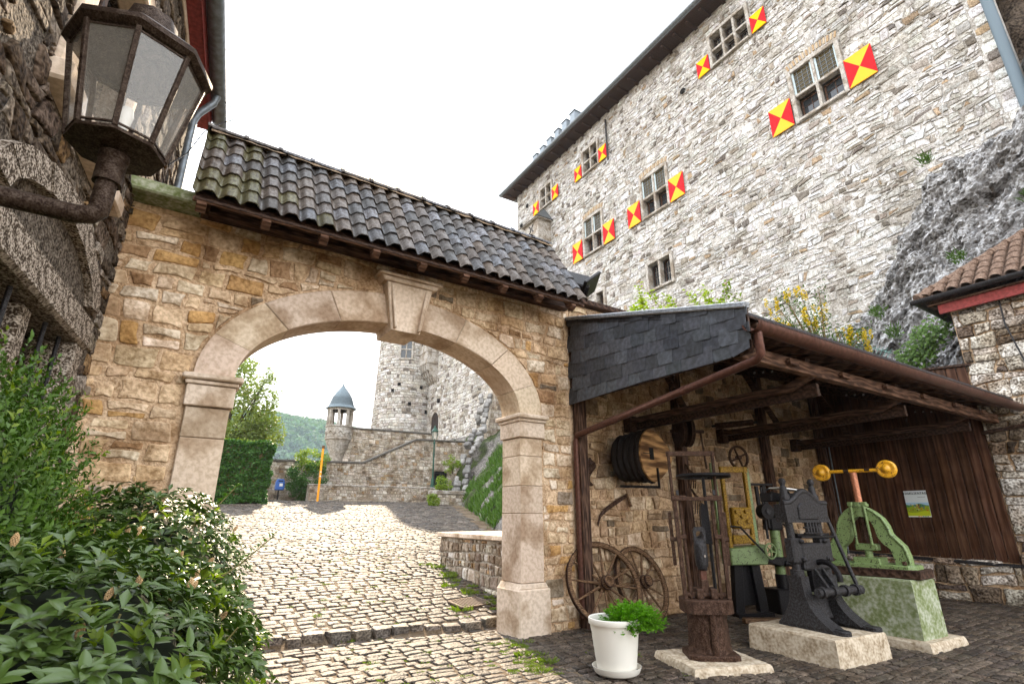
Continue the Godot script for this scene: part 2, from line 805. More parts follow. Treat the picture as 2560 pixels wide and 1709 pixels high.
func materials() -> void:
	var fine := field(512, 0.05, FastNoiseLite.TYPE_SIMPLEX_SMOOTH, 5, 3)
	var coarse := field(512, 0.014, FastNoiseLite.TYPE_SIMPLEX_SMOOTH, 5, 7)
	var pits := field(512, 0.06, FastNoiseLite.TYPE_CELLULAR, 2, 11)
	var wood := field(512, 0.03, FastNoiseLite.TYPE_SIMPLEX_SMOOTH, 4, 19, 0.125)
	var both := mixed(fine, coarse, 0.45)
	var rocky := mixed(both, pits, 0.35)
	T.mottle = ramp(both, Color(0.62, 0.6, 0.57), Color(1.0, 1.0, 1.0), 0.9, Vector2(0.22, 0.72))
	T.stain = ramp(both, Color(0.70, 0.65, 0.58), Color(1.0, 0.99, 0.97), 0.8, Vector2(0.25, 0.66))
	T.speck = ramp(rocky, Color(0.35, 0.32, 0.29), Color(1, 1, 1), 0.8, Vector2(0.3, 0.62))
	T.soft = ramp(coarse, Color(0.8, 0.79, 0.77), Color(1, 1, 1), 1.0, Vector2(0.2, 0.8))
	T.rust = ramp(both, Color(0.42, 0.33, 0.27), Color(1.0, 1.0, 1.0), 1.0, Vector2(0.25, 0.7))
	T.wood = ramp(wood, Color(0.45, 0.40, 0.36), Color(1.0, 1.0, 1.0), 1.0, Vector2(0.25, 0.75))
	var up := wood.duplicate()
	up.rotate_90(CLOCKWISE)
	T.wood_up = ramp(up, Color(0.45, 0.40, 0.36), Color(1.0, 1.0, 1.0), 1.0, Vector2(0.25, 0.75))
	T.wood_soft = ramp(up, Color(0.66, 0.60, 0.56), Color(1.0, 1.0, 1.0), 1.0, Vector2(0.25, 0.75))
	T.h_wood_up = height(up)
	T.grain = ramp(fine, Color(0.90, 0.885, 0.865), Color(1, 1, 1), 1.0, Vector2(0.25, 0.65))
	T.granite = ramp(rocky, Color(0.36, 0.32, 0.28), Color(1, 1, 1), 1.0, Vector2(0.40, 0.56))
	T.chip = ramp(rocky, Color(0.30, 0.22, 0.16), Color(1, 1, 1), 0.7, Vector2(0.345, 0.40))
	T.moss = ramp(both, Color(0.62, 0.67, 0.46), Color(1, 1, 1), 1.1, Vector2(0.25, 0.7))
	T.h_fine = height(fine)
	T.h_rock = height(rocky)
	T.h_both = height(both)
	T.h_wood = height(wood)
	var g := Vector3.ONE
	# masonry (vertex colour gives each stone its own tone)
	mat("stone", Color(1, 1, 1), 0.9, 0.0, T.stain, g * 0.6, T.h_rock, 1.8, true, true)
	mat("stone_far", Color(1, 1, 1), 0.92, 0.0, T.mottle, g * 0.8, T.h_rock, 2.5, true, true)
	mat("stone_worn", Color(1, 1, 1), 0.92, 0.0, T.speck, g * 0.7, T.h_rock, 2.4, true, true)
	mat("mortar", Color(0.66, 0.49, 0.34), 0.95, 0.0, T.stain, g * 0.9, T.h_rock, 2.0, false, true)
	mat("mortar_white", Color(0.57, 0.545, 0.515), 0.95, 0.0, T.mottle, g * 0.5, T.h_rock, 3.0, false, true)
	mat("mortar_dark", Color(0.20, 0.165, 0.13), 0.95, 0.0, T.speck, g * 1.1, T.h_rock, 3.0, false, true)
	mat("mortar_grey", Color(0.42, 0.39, 0.35), 0.95, 0.0, T.stain, g * 0.9, T.h_rock, 2.0, false, true)
	mat("dressed", Color(0.68, 0.555, 0.44), 0.85, 0.0, T.grain, g * 0.55, T.h_fine, 0.35, true, true)
	mat("dressed_grey", Color(0.52, 0.49, 0.45), 0.88, 0.0, T.mottle, g * 0.9, T.h_fine, 0.6, false, true)
	mat("granite", Color(0.46, 0.39, 0.32), 0.9, 0.0, T.granite, g * 1.6, T.h_rock, 1.2, false, true)
	mat("concrete", Color(0.50, 0.43, 0.34), 0.9, 0.0, T.stain, g * 0.8, T.h_rock, 0.35, false, false)
	mat("concrete_moss", Color(0.35, 0.365, 0.28), 0.92, 0.0, T.moss, g * 0.6, T.h_rock, 0.3, false, false)
	mat("rock", Color(0.45, 0.45, 0.455), 0.85, 0.0, T.speck, Vector3(0.35, 0.35, 0.35), T.h_rock, 3.0, true, true)
	mat("cobble", Color(1, 1, 1), 0.62, 0.0, T.speck, g * 1.1, T.h_rock, 1.5, true, true)
	mat("joint", Color(0.19, 0.15, 0.11), 0.95, 0.0, T.stain, g * 1.6, T.h_rock, 1.5, false, true)
	mat("earth", Color(0.16, 0.14, 0.10), 0.95, 0.0, T.stain, g * 0.5, T.h_rock, 3.0, false, true)
	# roofing, timber, metal
	mat("tile", Color(1, 1, 1), 0.5, 0.0, T.rust, g * 2.0, T.h_fine, 0.35, true, true)
	mat("slate", Color(1, 1, 1), 0.45, 0.0, T.soft, g * 1.5, T.h_fine, 0.08, true, true)
	mat("clay", Color(0.25, 0.175, 0.13), 0.75, 0.0, T.rust, g * 1.5, T.h_fine, 0.4, false, true)
	mat("lead", Color(0.30, 0.32, 0.35), 0.42, 0.6, T.soft, g * 2.0, T.h_fine, 0.4)
	mat("zinc", Color(0.20, 0.23, 0.26), 0.45, 0.5, T.soft, g * 1.0)
	mat("wood_dark", Color(0.075, 0.042, 0.028), 0.6, 0.0, T.wood, Vector3(6, 1.0, 6), T.h_wood, 0.3, false, false)
	mat("wood_beam", Color(0.125, 0.070, 0.046), 0.6, 0.0, T.wood, Vector3(1.3, 1.3, 1.3), T.h_wood, 0.3, false, true)
	mat("wood_red", Color(0.19, 0.105, 0.068), 0.6, 0.0, T.wood, Vector3(1.2, 1.2, 1.2), T.h_wood, 0.3, false, true)
	mat("plank", Color(1, 1, 1), 0.55, 0.0, T.wood_soft, Vector3(0.9, 0.35, 0.9), T.h_wood_up, 0.3, true, false)
	mat("wood_old", Color(0.26, 0.155, 0.085), 0.75, 0.0, T.wood, Vector3(5, 5, 5), T.h_wood, 0.5, false, false)
	mat("red_paint", Color(0.30, 0.055, 0.05), 0.6, 0.0, T.soft, g * 1.5, T.h_wood, 0.1)
	mat("copper_brown", Color(0.115, 0.052, 0.038), 0.32, 0.3, T.soft, g * 2.0)
	mat("iron", Color(0.028, 0.028, 0.031), 0.42, 0.35, T.rust, g * 5.0, T.h_fine, 0.15)
	mat("iron_rust", Color(0.095, 0.056, 0.038), 0.68, 0.25, T.rust, g * 1.8, T.h_fine, 0.12)
	mat("iron_grey", Color(0.06, 0.062, 0.068), 0.45, 0.3, T.rust, g * 4.0, T.h_fine, 0.2)
	mat("lamp_metal", Color(0.085, 0.062, 0.047), 0.6, 0.35, T.rust, g * 4.0, T.h_fine, 0.12)
	mat("steel", Color(0.45, 0.44, 0.42), 0.35, 0.85, T.rust, g * 5.0)
	mat("green_paint", Color(0.165, 0.235, 0.085), 0.42, 0.0, T.chip, g * 1.6, T.h_fine, 0.15)
	mat("yellow_paint", Color(0.72, 0.36, 0.015), 0.4, 0.0, T.chip, g * 2.2, T.h_fine, 0.1)
	mat("yellow_dull", Color(0.48, 0.30, 0.03), 0.5, 0.0, T.rust, g * 3.5, T.h_fine, 0.1)
	mat("copper", Color(0.50, 0.20, 0.11), 0.4, 0.5, T.soft, g * 4.0)
	mat("dark", Color(0.012, 0.011, 0.010), 0.9)
	mat("lamp_green", Color(0.03, 0.07, 0.05), 0.5, 0.2)
	mat("orange", Color(0.85, 0.33, 0.02), 0.5)
	mat("blue", Color(0.02, 0.10, 0.36), 0.45)
	mat("pot_white", Color(0.68, 0.65, 0.58), 0.45)
	mat("leather", Color(0.035, 0.03, 0.027), 0.6, 0.0, T.rust, g * 4.0, T.h_fine, 0.5)
	mat("trellis", Color(0.22, 0.36, 0.33), 0.5)
	mat("shutter", Color(1, 1, 1), 0.5, 0.0, null, g, null, 0.0, true)
	mat("paper", Color(0.75, 0.75, 0.72), 0.6)
	mat("ink", Color(0.03, 0.05, 0.06), 0.6)
	var gl := mat("glass", Color(0.8, 0.85, 0.85), 0.05)
	gl.transparency = BaseMaterial3D.TRANSPARENCY_ALPHA
	gl.albedo_color.a = 0.12
	var old := mat("old_glass", Color(0.75, 0.70, 0.60), 0.12)
	old.transparency = BaseMaterial3D.TRANSPARENCY_ALPHA
	old.albedo_color.a = 0.42
	mat("window_glass", Color(0.03, 0.035, 0.04), 0.06)
	mat("lead_glass", Color(0.06, 0.045, 0.018), 0.3)
	for k in [["leaf_dark", 0.06, 0.10, 0.018, 0.4], ["leaf", 0.09, 0.165, 0.025, 0.45], ["leaf_light", 0.22, 0.30, 0.04, 0.45], ["leaf_back", 0.20, 0.25, 0.075, 0.5], ["leaf_hedge", 0.055, 0.13, 0.025, 0.5], ["leaf_far", 0.09, 0.15, 0.07, 0.7], ["flower", 0.75, 0.55, 0.03, 0.6], ["grass", 0.16, 0.22, 0.03, 0.6], ["leaf_pot", 0.15, 0.32, 0.02, 0.5]]:
		var l := mat(k[0], Color(k[1], k[2], k[3]), k[4])
		l.backlight_enabled = true
		l.backlight = lin(k[1] * 4.0, k[2] * 3.6, k[3] * 2.0).clamp()
		l.vertex_color_use_as_albedo = true
		l.metallic_specular = 0.45 if k[0] == "leaf_dark" else 0.35
	mat("stem", Color(0.16, 0.11, 0.05), 0.8)
	mat("bloom", Color(0.50, 0.33, 0.17), 0.8)
	mat("bark", Color(0.10, 0.075, 0.05), 0.9, 0.0, T.speck, g * 3.0, T.h_rock, 1.0)
	mat("brick_a", Color(0.42, 0.31, 0.20), 0.9, 0.0, T.stain, g * 2.0, T.h_rock, 0.8, false, true)
	mat("brick_b", Color(0.50, 0.42, 0.32), 0.9, 0.0, T.stain, g * 2.0, T.h_rock, 0.8, false, true)
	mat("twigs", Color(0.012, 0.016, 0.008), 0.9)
	mat("stem_green", Color(0.16, 0.14, 0.05), 0.7)
	var lg := mat("lantern_glass", Color(0.80, 0.74, 0.64), 0.08)
	lg.transparency = BaseMaterial3D.TRANSPARENCY_ALPHA
	lg.albedo_color.a = 0.13
	mat("bulb_glass", Color(0.72, 0.70, 0.64), 0.25)
	mat("hill_green", Color(0.07, 0.11, 0.05), 0.95, 0.0, T.stain, g * 0.1, null, 0.0, false, true)
	# broad weathering: large irregular stains laid over the masonry
	T.broad = ramp(coarse, Color(0.80, 0.76, 0.71), Color(1, 1, 1), 1.0, Vector2(0.25, 0.55))
	T.broad_pale = ramp(coarse, Color(0.86, 0.85, 0.83), Color(1, 1, 1), 1.0, Vector2(0.25, 0.5))
	for k in ["stone", "stone_far", "stone_worn", "mortar", "mortar_white", "mortar_grey", "dressed", "dressed_grey", "cobble", "joint", "plank", "tile"]:
		var d: StandardMaterial3D = M[k]
		d.detail_enabled = true
		d.detail_albedo = T.broad_pale if k.ends_with("_far") or k.ends_with("_white") else T.broad
		d.detail_blend_mode = BaseMaterial3D.BLEND_MODE_MUL
		d.detail_uv_layer = BaseMaterial3D.DETAIL_UV_2
		d.uv2_triplanar = true
		d.uv2_world_triplanar = true
		d.uv2_scale = Vector3.ONE * (0.07 if k.ends_with("_far") or k.ends_with("_white") else 0.17)
	for k in ["wood_dark", "wood_beam", "wood_red", "plank", "iron", "iron_rust", "iron_grey", "leather", "slate", "tile", "lamp_metal", "dark", "joint", "stone_worn", "mortar_dark", "earth", "twigs", "copper_brown", "granite"]:
		M[k].metallic_specular = 0.26
	M.lead_glass.metallic_specular = 0.25
	M.shutter.metallic_specular = 0.15
	M.cobble.metallic_specular = 0.42
	mat("grate", Color(0.26, 0.21, 0.165), 0.6, 0.3, T.rust, g * 5.0)
	mat("bellows_wood", Color(0.42, 0.24, 0.10), 0.7, 0.0, T.wood, Vector3(0.5, 0.5, 0.5), T.h_wood, 0.3)
	mat("wood_post", Color(0.125, 0.070, 0.046), 0.6, 0.0, T.wood_up, Vector3.ONE * 1.2, T.h_wood_up, 0.3, false, true)
	mat("bed_mortar", Color(0.25, 0.185, 0.13), 0.95, 0.0, T.stain, g * 2.0, T.h_rock, 1.0, false, true)
	mat("cliff_brown", Color(0.13, 0.10, 0.075), 0.95, 0.0, T.speck, g * 0.4, T.h_rock, 4.0, false, true)
	mat("pipe_blue", Color(0.12, 0.155, 0.18), 0.6)


# ---------------------------------------------------------------- ground

func gh(x: float, z: float) -> float:
	# height of the ground: flat courtyard, a low step under the arch, a slope beyond
	var zs := step_z(x)
	if z > zs:
		return 0.0
	var d := zs - z
	return 0.10 + minf(d, 4.0) * 0.150 + clampf(d - 4.0, 0.0, 15.0) * 0.102


func step_z(x: float) -> float:
	return -0.82 + clampf(x, -5.0, 1.0) * 0.12


func ground_sheet(x0: float, x1: float, z0: float, z1: float, n: int, m: int, drop: float) -> MB:
	var b := MB.new()
	var rows := []
	for j in m + 1:
		var z := lerpf(z0, z1, float(j) / m)
		var row := PackedVector3Array()
		for i in n + 1:
			var x := lerpf(x0, x1, float(i) / n)
			row.append(Vector3(x, gh(x, z) + drop, z))
		rows.append(row)
	b.grid(rows)
	return b


func cobble(b: MB, at: Vector3, w: float, d: float, h: float, turn := 0.0, slope := 0.0) -> void:
	# worn setts: rounded block with an uneven top
	var keep := b.xf
	b.xf = Transform3D(Basis(Vector3.UP, turn) * Basis(Vector3.RIGHT, slope), at)
	var o := PackedVector2Array()
	for c in [[-1, -1], [1, -1], [1, 1], [-1, 1]]:
		var p := Vector2(c[0] * w * 0.5 * rnd(0.88, 1.0), c[1] * d * 0.5 * rnd(0.86, 1.0))
		var k := 0.78
		if c[0] * c[1] > 0:
			o.append(Vector2(p.x * k, p.y)); o.append(Vector2(p.x, p.y * k))
		else:
			o.append(Vector2(p.x, p.y * k)); o.append(Vector2(p.x * k, p.y))
	# order corners clockwise seen from above
	var arr := []
	for p in o:
		arr.append([p.angle(), p])
	arr.sort_custom(func(a, c): return a[0] < c[0])
	var rows := []
	var tl := Vector2(rnd(-0.05, 0.05), rnd(-0.05, 0.05))
	for s in [[1.0, -h], [1.0, -0.010], [0.90, 0.0], [0.45, 0.003]]:
		var row := PackedVector3Array()
		for a in arr:
			var p: Vector2 = a[1] * s[0]
			var up: float = s[1] + (tl.dot(p) if s[1] > -h else 0.0)
			if s[0] < 0.99:
				up += rnd(-0.004, 0.004)
			row.append(Vector3(p.x, up, p.y))
		rows.append(row)
	b.grid(rows, true)
	var last: PackedVector3Array = rows[-1]
	for i in last.size():
		b.tri(Vector3(0, 0.003, 0), last[i], last[(i + 1) % last.size()])
	b.xf = keep


func ground() -> void:
	# the land under everything, out to the horizon
	var far := MB.new()
	far.box(Vector3(0, -1.2, 0), Vector3(1400, 2.0, 1400))
	structure(part(self, "ground", far, M.earth))
	# cobbled way through the gate
	var way: Node3D = structure(part(self, "cobbled_path", ground_sheet(-9, 16, 6.0, -23.0, 40, 120, -0.011), M.joint))
	way.set_meta("label", "sunlit cobbled way climbing through the stone gateway")
	var spots := []
	var z := 2.3
	var row := 0
	while z > -20.6:
		var d := rnd(0.12, 0.185) * (1.0 if z > -6 else 1.15)
		var x0 := -4.75 + maxf(0.0, -z - 2.0) * 0.02
		var x1 := (-0.35 - maxf(z, 0.0) * 0.33) if z > -0.5 else minf(0.75 + (-z) * 0.38, 8.0)
		var x := x0 - rnd(0, 0.2)
		while x < x1:
			var w := rnd(0.14, 0.33) * (1.0 if z > -6 else 1.15)
			spots.append([Vector3(x + w / 2, 0, z - d / 2 + rnd(-0.012, 0.012)), w, d * rnd(0.92, 1.04)])
			x += w
		z -= d
		row += 1
	var pal := [[4, 0.13, 0.105, 0.082], [3, 0.17, 0.138, 0.11], [3, 0.09, 0.073, 0.058], [1, 0.22, 0.182, 0.148]]
	var rated := []
	for s in spots:
		var p: Vector3 = s[0]
		p.y = gh(p.x, p.z)
		s[0] = p
		rated.append([shows(p, 0.0) * s[1], s])
	rated.sort_custom(func(a, c): return a[0] > c[0])
	var rest := MB.new()
	var made := 0
	for r in rated:
		var s = r[1]
		var p: Vector3 = s[0]
		var wave := 0.004 + 0.004 * sin(p.x * 2.3 + p.z * 1.1) + 0.004 * sin(p.z * 2.9 - p.x)
		p.y += rnd(-0.007, 0.008) + wave
		var slope := atan2(gh(p.x, p.z + 0.1) - gh(p.x, p.z - 0.1), -0.2) if p.z < step_z(p.x) - 0.15 else 0.0
		var sl := -0.15 if p.z < step_z(p.x) and p.z > -5.0 else (-0.1 if p.z <= -5.0 else 0.0)
		if made < 300 and r[0] > 0.0:
			var b := MB.new()
			b.col = pick(pal)
			cobble(b, Vector3.ZERO, s[1] - 0.014, s[2] - 0.014, 0.07)
			part(way, "cobblestone", b, M.cobble, Transform3D(Basis(Vector3.RIGHT, -sl) * Basis(Vector3.UP, rnd(-0.05, 0.05)), p))
			made += 1
		else:
			rest.col = pick(pal)
			cobble(rest, p, s[1] - 0.014, s[2] - 0.014, 0.07, rnd(-0.05, 0.05), -sl)
	stuff(part(way, "cobblestones", rest, M.cobble))
	# darker setts of the courtyard under and before the shed
	var yard: Node3D = structure(part(self, "courtyard_paving", ground_sheet(-2.0, 9.0, 6.0, -0.4, 4, 4, -0.016), M.joint))
	yard.set_meta("label", "shaded courtyard of dark setts in front of the shed")
	spots = []
	z = 6.0
	while z > 0.1:
		var d := rnd(0.12, 0.15)
		var x := maxf(-0.42, -0.35 - maxf(z, 0.0) * 0.33) if z < 0.3 else -0.3 - z * 0.33
		x += 0.03
		while x < 8.6:
			var w := rnd(0.17, 0.24)
			spots.append([Vector3(x + w / 2, 0.012, z - d / 2), w, d])
			x += w
		z -= d
	rated = []
	for s in spots:
		rated.append([shows(s[0], 0.0) * s[1], s])
	rated.sort_custom(func(a, c): return a[0] > c[0])
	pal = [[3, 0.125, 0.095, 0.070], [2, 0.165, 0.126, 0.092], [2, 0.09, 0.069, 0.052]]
	rest = MB.new()
	made = 0
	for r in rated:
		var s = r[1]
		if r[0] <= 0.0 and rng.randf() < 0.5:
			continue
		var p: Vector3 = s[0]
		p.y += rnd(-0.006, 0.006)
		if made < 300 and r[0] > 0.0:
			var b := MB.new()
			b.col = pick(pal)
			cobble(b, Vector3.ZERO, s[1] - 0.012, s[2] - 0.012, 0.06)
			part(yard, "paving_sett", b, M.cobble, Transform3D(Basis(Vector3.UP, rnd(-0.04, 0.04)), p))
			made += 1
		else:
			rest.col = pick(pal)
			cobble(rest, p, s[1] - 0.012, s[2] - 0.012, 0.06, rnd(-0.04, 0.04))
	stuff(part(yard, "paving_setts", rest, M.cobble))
	# row of rough kerb stones that forms the step under the arch
	var x := -4.5
	while x < -0.45:
		var w := rnd(0.2, 0.34)
		var b := MB.new()
		b.col = pick([[1, 0.2, 0.17, 0.14], [1, 0.26, 0.22, 0.18]])
		cobble(b, Vector3.ZERO, w - 0.015, rnd(0.16, 0.24), 0.16)
		part(way, "step_stone", b, M.cobble, Transform3D(Basis(Vector3.UP, rnd(-0.16, 0.16)) * Basis(Vector3.RIGHT, rnd(-0.12, 0.12)), Vector3(x + w / 2, 0.115 + rnd(-0.03, 0.02), step_z(x) + 0.05 + rnd(-0.035, 0.035))))
		x += w
	# iron drain gratings
	for g in [[Vector3(-0.34, 0, -1.6), 0.62, 0.40, 12.0, "iron drain grating in the cobbles beside the right pillar"], [Vector3(-4.15, 0, -1.0), 0.3, 0.4, 4.0, "iron drain grating half hidden by the bush at the left"]]:
		var p: Vector3 = g[0]
		p.y = gh(p.x, p.z) + 0.02
		var t := thing("drain_grating", g[4], "drain grating", p, g[3], "drain gratings in the cobbles")
		t.rotation.x = 0.14
		var f := MB.new()
		for s in [-1, 1]:
			f.box(Vector3(0, 0, s * g[2] * 0.5), Vector3(g[1], 0.03, 0.03), 0.004)
			f.box(Vector3(s * g[1] * 0.5, 0, 0), Vector3(0.03, 0.03, g[2] - 0.032), 0.004)
		part(t, "frame", f, M.grate)
		var n := int(g[1] / 0.055)
		for i in n:
			boxp(t, "grating_bar", M.grate, Vector3(-g[1] * 0.5 + (i + 0.7) * g[1] / n, 0, 0), Vector3(0.022, 0.026, g[2] - 0.034), 0.003)
		boxp(t, "pit", M.dark, Vector3(0, -0.016, 0), Vector3(g[1], 0.004, g[2]), 0.0)


# ---------------------------------------------------------------- gateway

const GC := -2.45   # centre of the arch
const SP := 3.10    # springing height

func ell(a: float, b: float, t: float) -> Vector2:
	return Vector2(GC + a * cos(t), SP + b * sin(t))


func gateway() -> void:
	var t := thing("gateway", "tan rubble stone gateway with a dressed round arch and a small tiled roof", "gateway")
	var zb := -0.46
	# core of the wall, open under the arch
	var out := v2([-5.95, -0.1, -4.5, -0.1, -4.5, SP])
	for i in range(1, 24):
		out.append(ell(2.05, 1.10, PI - PI * i / 24.0))
	out.append_array(v2([-0.4, SP, -0.4, -0.1, 0.62, -0.1, 0.62, 5.06, -5.95, 5.02]))
	var core := MB.new()
	core.prism(out, zb, 0.0)
	var wall := part(t, "wall", core, M.mortar)
	# stones of the front
	var op := v2([-4.92, -0.2, -4.92, SP + 0.02])
	for i in range(0, 25):
		op.append(ell(2.45, 1.53, PI - PI * i / 24.0))
	op.append_array(v2([0.0, -0.2]))
	var keyhole := v2([-2.8, 4.0, -2.05, 4.0, -2.02, 4.86, -2.86, 4.86])
	var cells := courses(Rect2(-5.9, 0, 6.55, 5.05), Vector2(0.12, 0.27), Vector2(0.18, 0.52), 0.04, 0.035, 0.2)
	cells = trim(cells, rect_poly(-5.86, 0.0, 0.61, 5.03), [hole(op), hole(keyhole)])
	var pal := [[5, 0.74, 0.58, 0.42], [4, 0.68, 0.50, 0.33], [5, 0.82, 0.70, 0.57], [1.6, 0.60, 0.38, 0.17], [0.7, 0.42, 0.27, 0.16], [0.7, 0.30, 0.25, 0.20]]
	masonry(wall, cells, pal, M.stone, 0.020, Vector2(0.006, 0.028), 300, 0.01)
	# back of the wall, seen through nothing but the light
	# voussoirs
	var cuts := [0.0, 0.34, 0.74, 1.14, 1.50, 1.66, 2.02, 2.42, 2.80, PI]
	for i in cuts.size() - 1:
		if i == 4:
			continue
		var p := PackedVector2Array()
		for k in 9:
			p.append(ell(2.42, 1.50, lerpf(cuts[i], cuts[i + 1], k / 8.0)))
		for k in 9:
			p.append(ell(2.0, 1.05, lerpf(cuts[i + 1], cuts[i], k / 8.0)))
		p = Geometry2D.offset_polygon(p, -0.003)[0]
		var b := MB.new()
		b.col = tone()
		b.prism(p, zb - 0.02, 0.045 + rnd(-0.006, 0.006), 0.012)
		part(t, "voussoir", b, M.dressed)
	# keystone: tapered console with a moulded cap
	var ks := part(t, "keystone", keystone_shape(), M.dressed)
	var cap := MB.new()
	cap.prism(v2([-2.83, 4.72, -2.05, 4.72, -2.00, 4.79, -2.88, 4.79]), -0.05, 0.235, 0.015)
	cap.box(Vector3(-2.44, 4.815, 0.1), Vector3(0.96, 0.045, 0.32), 0.008)
	part(ks, "cap", cap, M.dressed)
	for s in [-1.0, 1.0]:
		var fl := MB.new()
		fl.prism(v2([-2.44 + s * 0.16, 4.06, -2.44 + s * 0.19, 4.06, -2.44 + s * 0.29, 4.71, -2.44 + s * 0.24, 4.71]), 0.1, 0.205, 0.01)
		part(ks, "fillet", fl, M.dressed)
	# pillars: base, shaft blocks, impost
	for side in [-1, 1]:
		var x0 := -4.88 if side < 0 else -0.45
		var x1 := -4.45 if side < 0 else -0.03
		var cx := (x0 + x1) / 2.0
		var w := x1 - x0
		var pil := Node3D.new()
		pil.name = "pillar"
		t.add_child(pil, true)
		var base := MB.new()
		base.box(Vector3(cx, 0.27, -0.19), Vector3(w + 0.13, 0.66, 0.62), 0.018)
		base.prism(v2([x0 - 0.05, 0.60, x1 + 0.05, 0.60, x1 + 0.006, 0.67, x0 - 0.006, 0.67]), -0.47, 0.085, 0.01)
		part(pil, "base", base, M.dressed)
		var ys := [0.674, 1.62, 2.02, 2.46, 2.735] if side > 0 else [0.674, 1.35, 2.40, 2.735]
		for i in ys.size() - 1:
			var b := MB.new()
			b.col = tone()
			b.box(Vector3(cx, (ys[i] + ys[i + 1]) / 2.0, -0.205), Vector3(w + rnd(-0.006, 0.004), ys[i + 1] - ys[i] - 0.005, 0.51 + rnd(-0.006, 0.006)), 0.009)
			part(pil, "shaft_block", b, M.dressed)
		var im := MB.new()
		im.box(Vector3(cx, 2.86, -0.2), Vector3(w + 0.06, 0.235, 0.575), 0.01)
		im.box(Vector3(cx, 3.005, -0.2), Vector3(w + 0.10, 0.045, 0.615), 0.01)
		im.box(Vector3(cx, 3.065, -0.2), Vector3(w + 0.18, 0.065, 0.695), 0.016)
		part(pil, "impost", im, M.dressed)
	gate_roof(t)


func tone() -> Color:
	var k := rnd(0.84, 1.08)
	return Color(k, k * rnd(0.96, 1.0), k * rnd(0.9, 0.99))


func keystone_shape() -> MB:
	var b := MB.new()
	var rows := []
	for k in 9:
		var f := k / 8.0
		var y := lerpf(4.04, 4.715, f)
		var hw := lerpf(0.215, 0.345, f)
		var z := 0.125 + 0.07 * f * f + 0.012 * sin(f * PI)
		rows.append(v3([Vector3(GC + 0.01 - hw, y, -0.46), Vector3(GC + 0.01 - hw, y, z - 0.012), Vector3(GC + 0.01 - hw + 0.012, y, z), Vector3(GC + 0.01 + hw - 0.012, y, z), Vector3(GC + 0.01 + hw, y, z - 0.012), Vector3(GC + 0.01 + hw, y, -0.46)]))
	for i in rows.size() - 1:
		for j in 5:
			b.quad(rows[i][j], rows[i + 1][j], rows[i + 1][j + 1], rows[i][j + 1])
	for e in [0, 8]:
		for j in range(1, 5):
			if e == 8:
				b.tri(rows[e][0], rows[e][j], rows[e][j + 1])
			else:
				b.tri(rows[e][0], rows[e][j + 1], rows[e][j])
	return b


func pantile(w: float, l: float, col: Color) -> ArrayMesh:
	# S-shaped clay tile: x across, z up the slope, y off the slope; lies with its foot at z = 0
	var b := MB.new()
	b.col = col
	var rows := []
	var under := []
	for j in 4:
		var z := l * j / 3.0
		var r := PackedVector3Array()
		var u := PackedVector3Array()
		for i in 13:
			var f := i / 12.0
			var x := (f * 1.12 - 0.06) * w
			var y := 0.034 * sin((f * 1.12 - 0.06) * TAU - 0.55) + 0.012 * sin((f * 1.12 - 0.06) * TAU * 2.0 + 0.3)
			y += 0.028 * (1.0 - float(j) / 3.0)
			r.append(Vector3(x, y + 0.013, z))
			u.append(Vector3(x, y, z))
		rows.append(r)
		under.append(u)
	rows.reverse()
	b.grid(rows)
	b.grid(under)
	under.reverse()
	for i in 12:
		b.quad(under[-1][i], rows[-1][i], rows[-1][i + 1], under[-1][i + 1])
	for j in 3:
		b.quad(under[j][0], rows[j][0], rows[j + 1][0], under[j + 1][0])
		b.quad(under[j + 1][12], rows[j + 1][12], rows[j][12], under[j][12])
	return b.done()


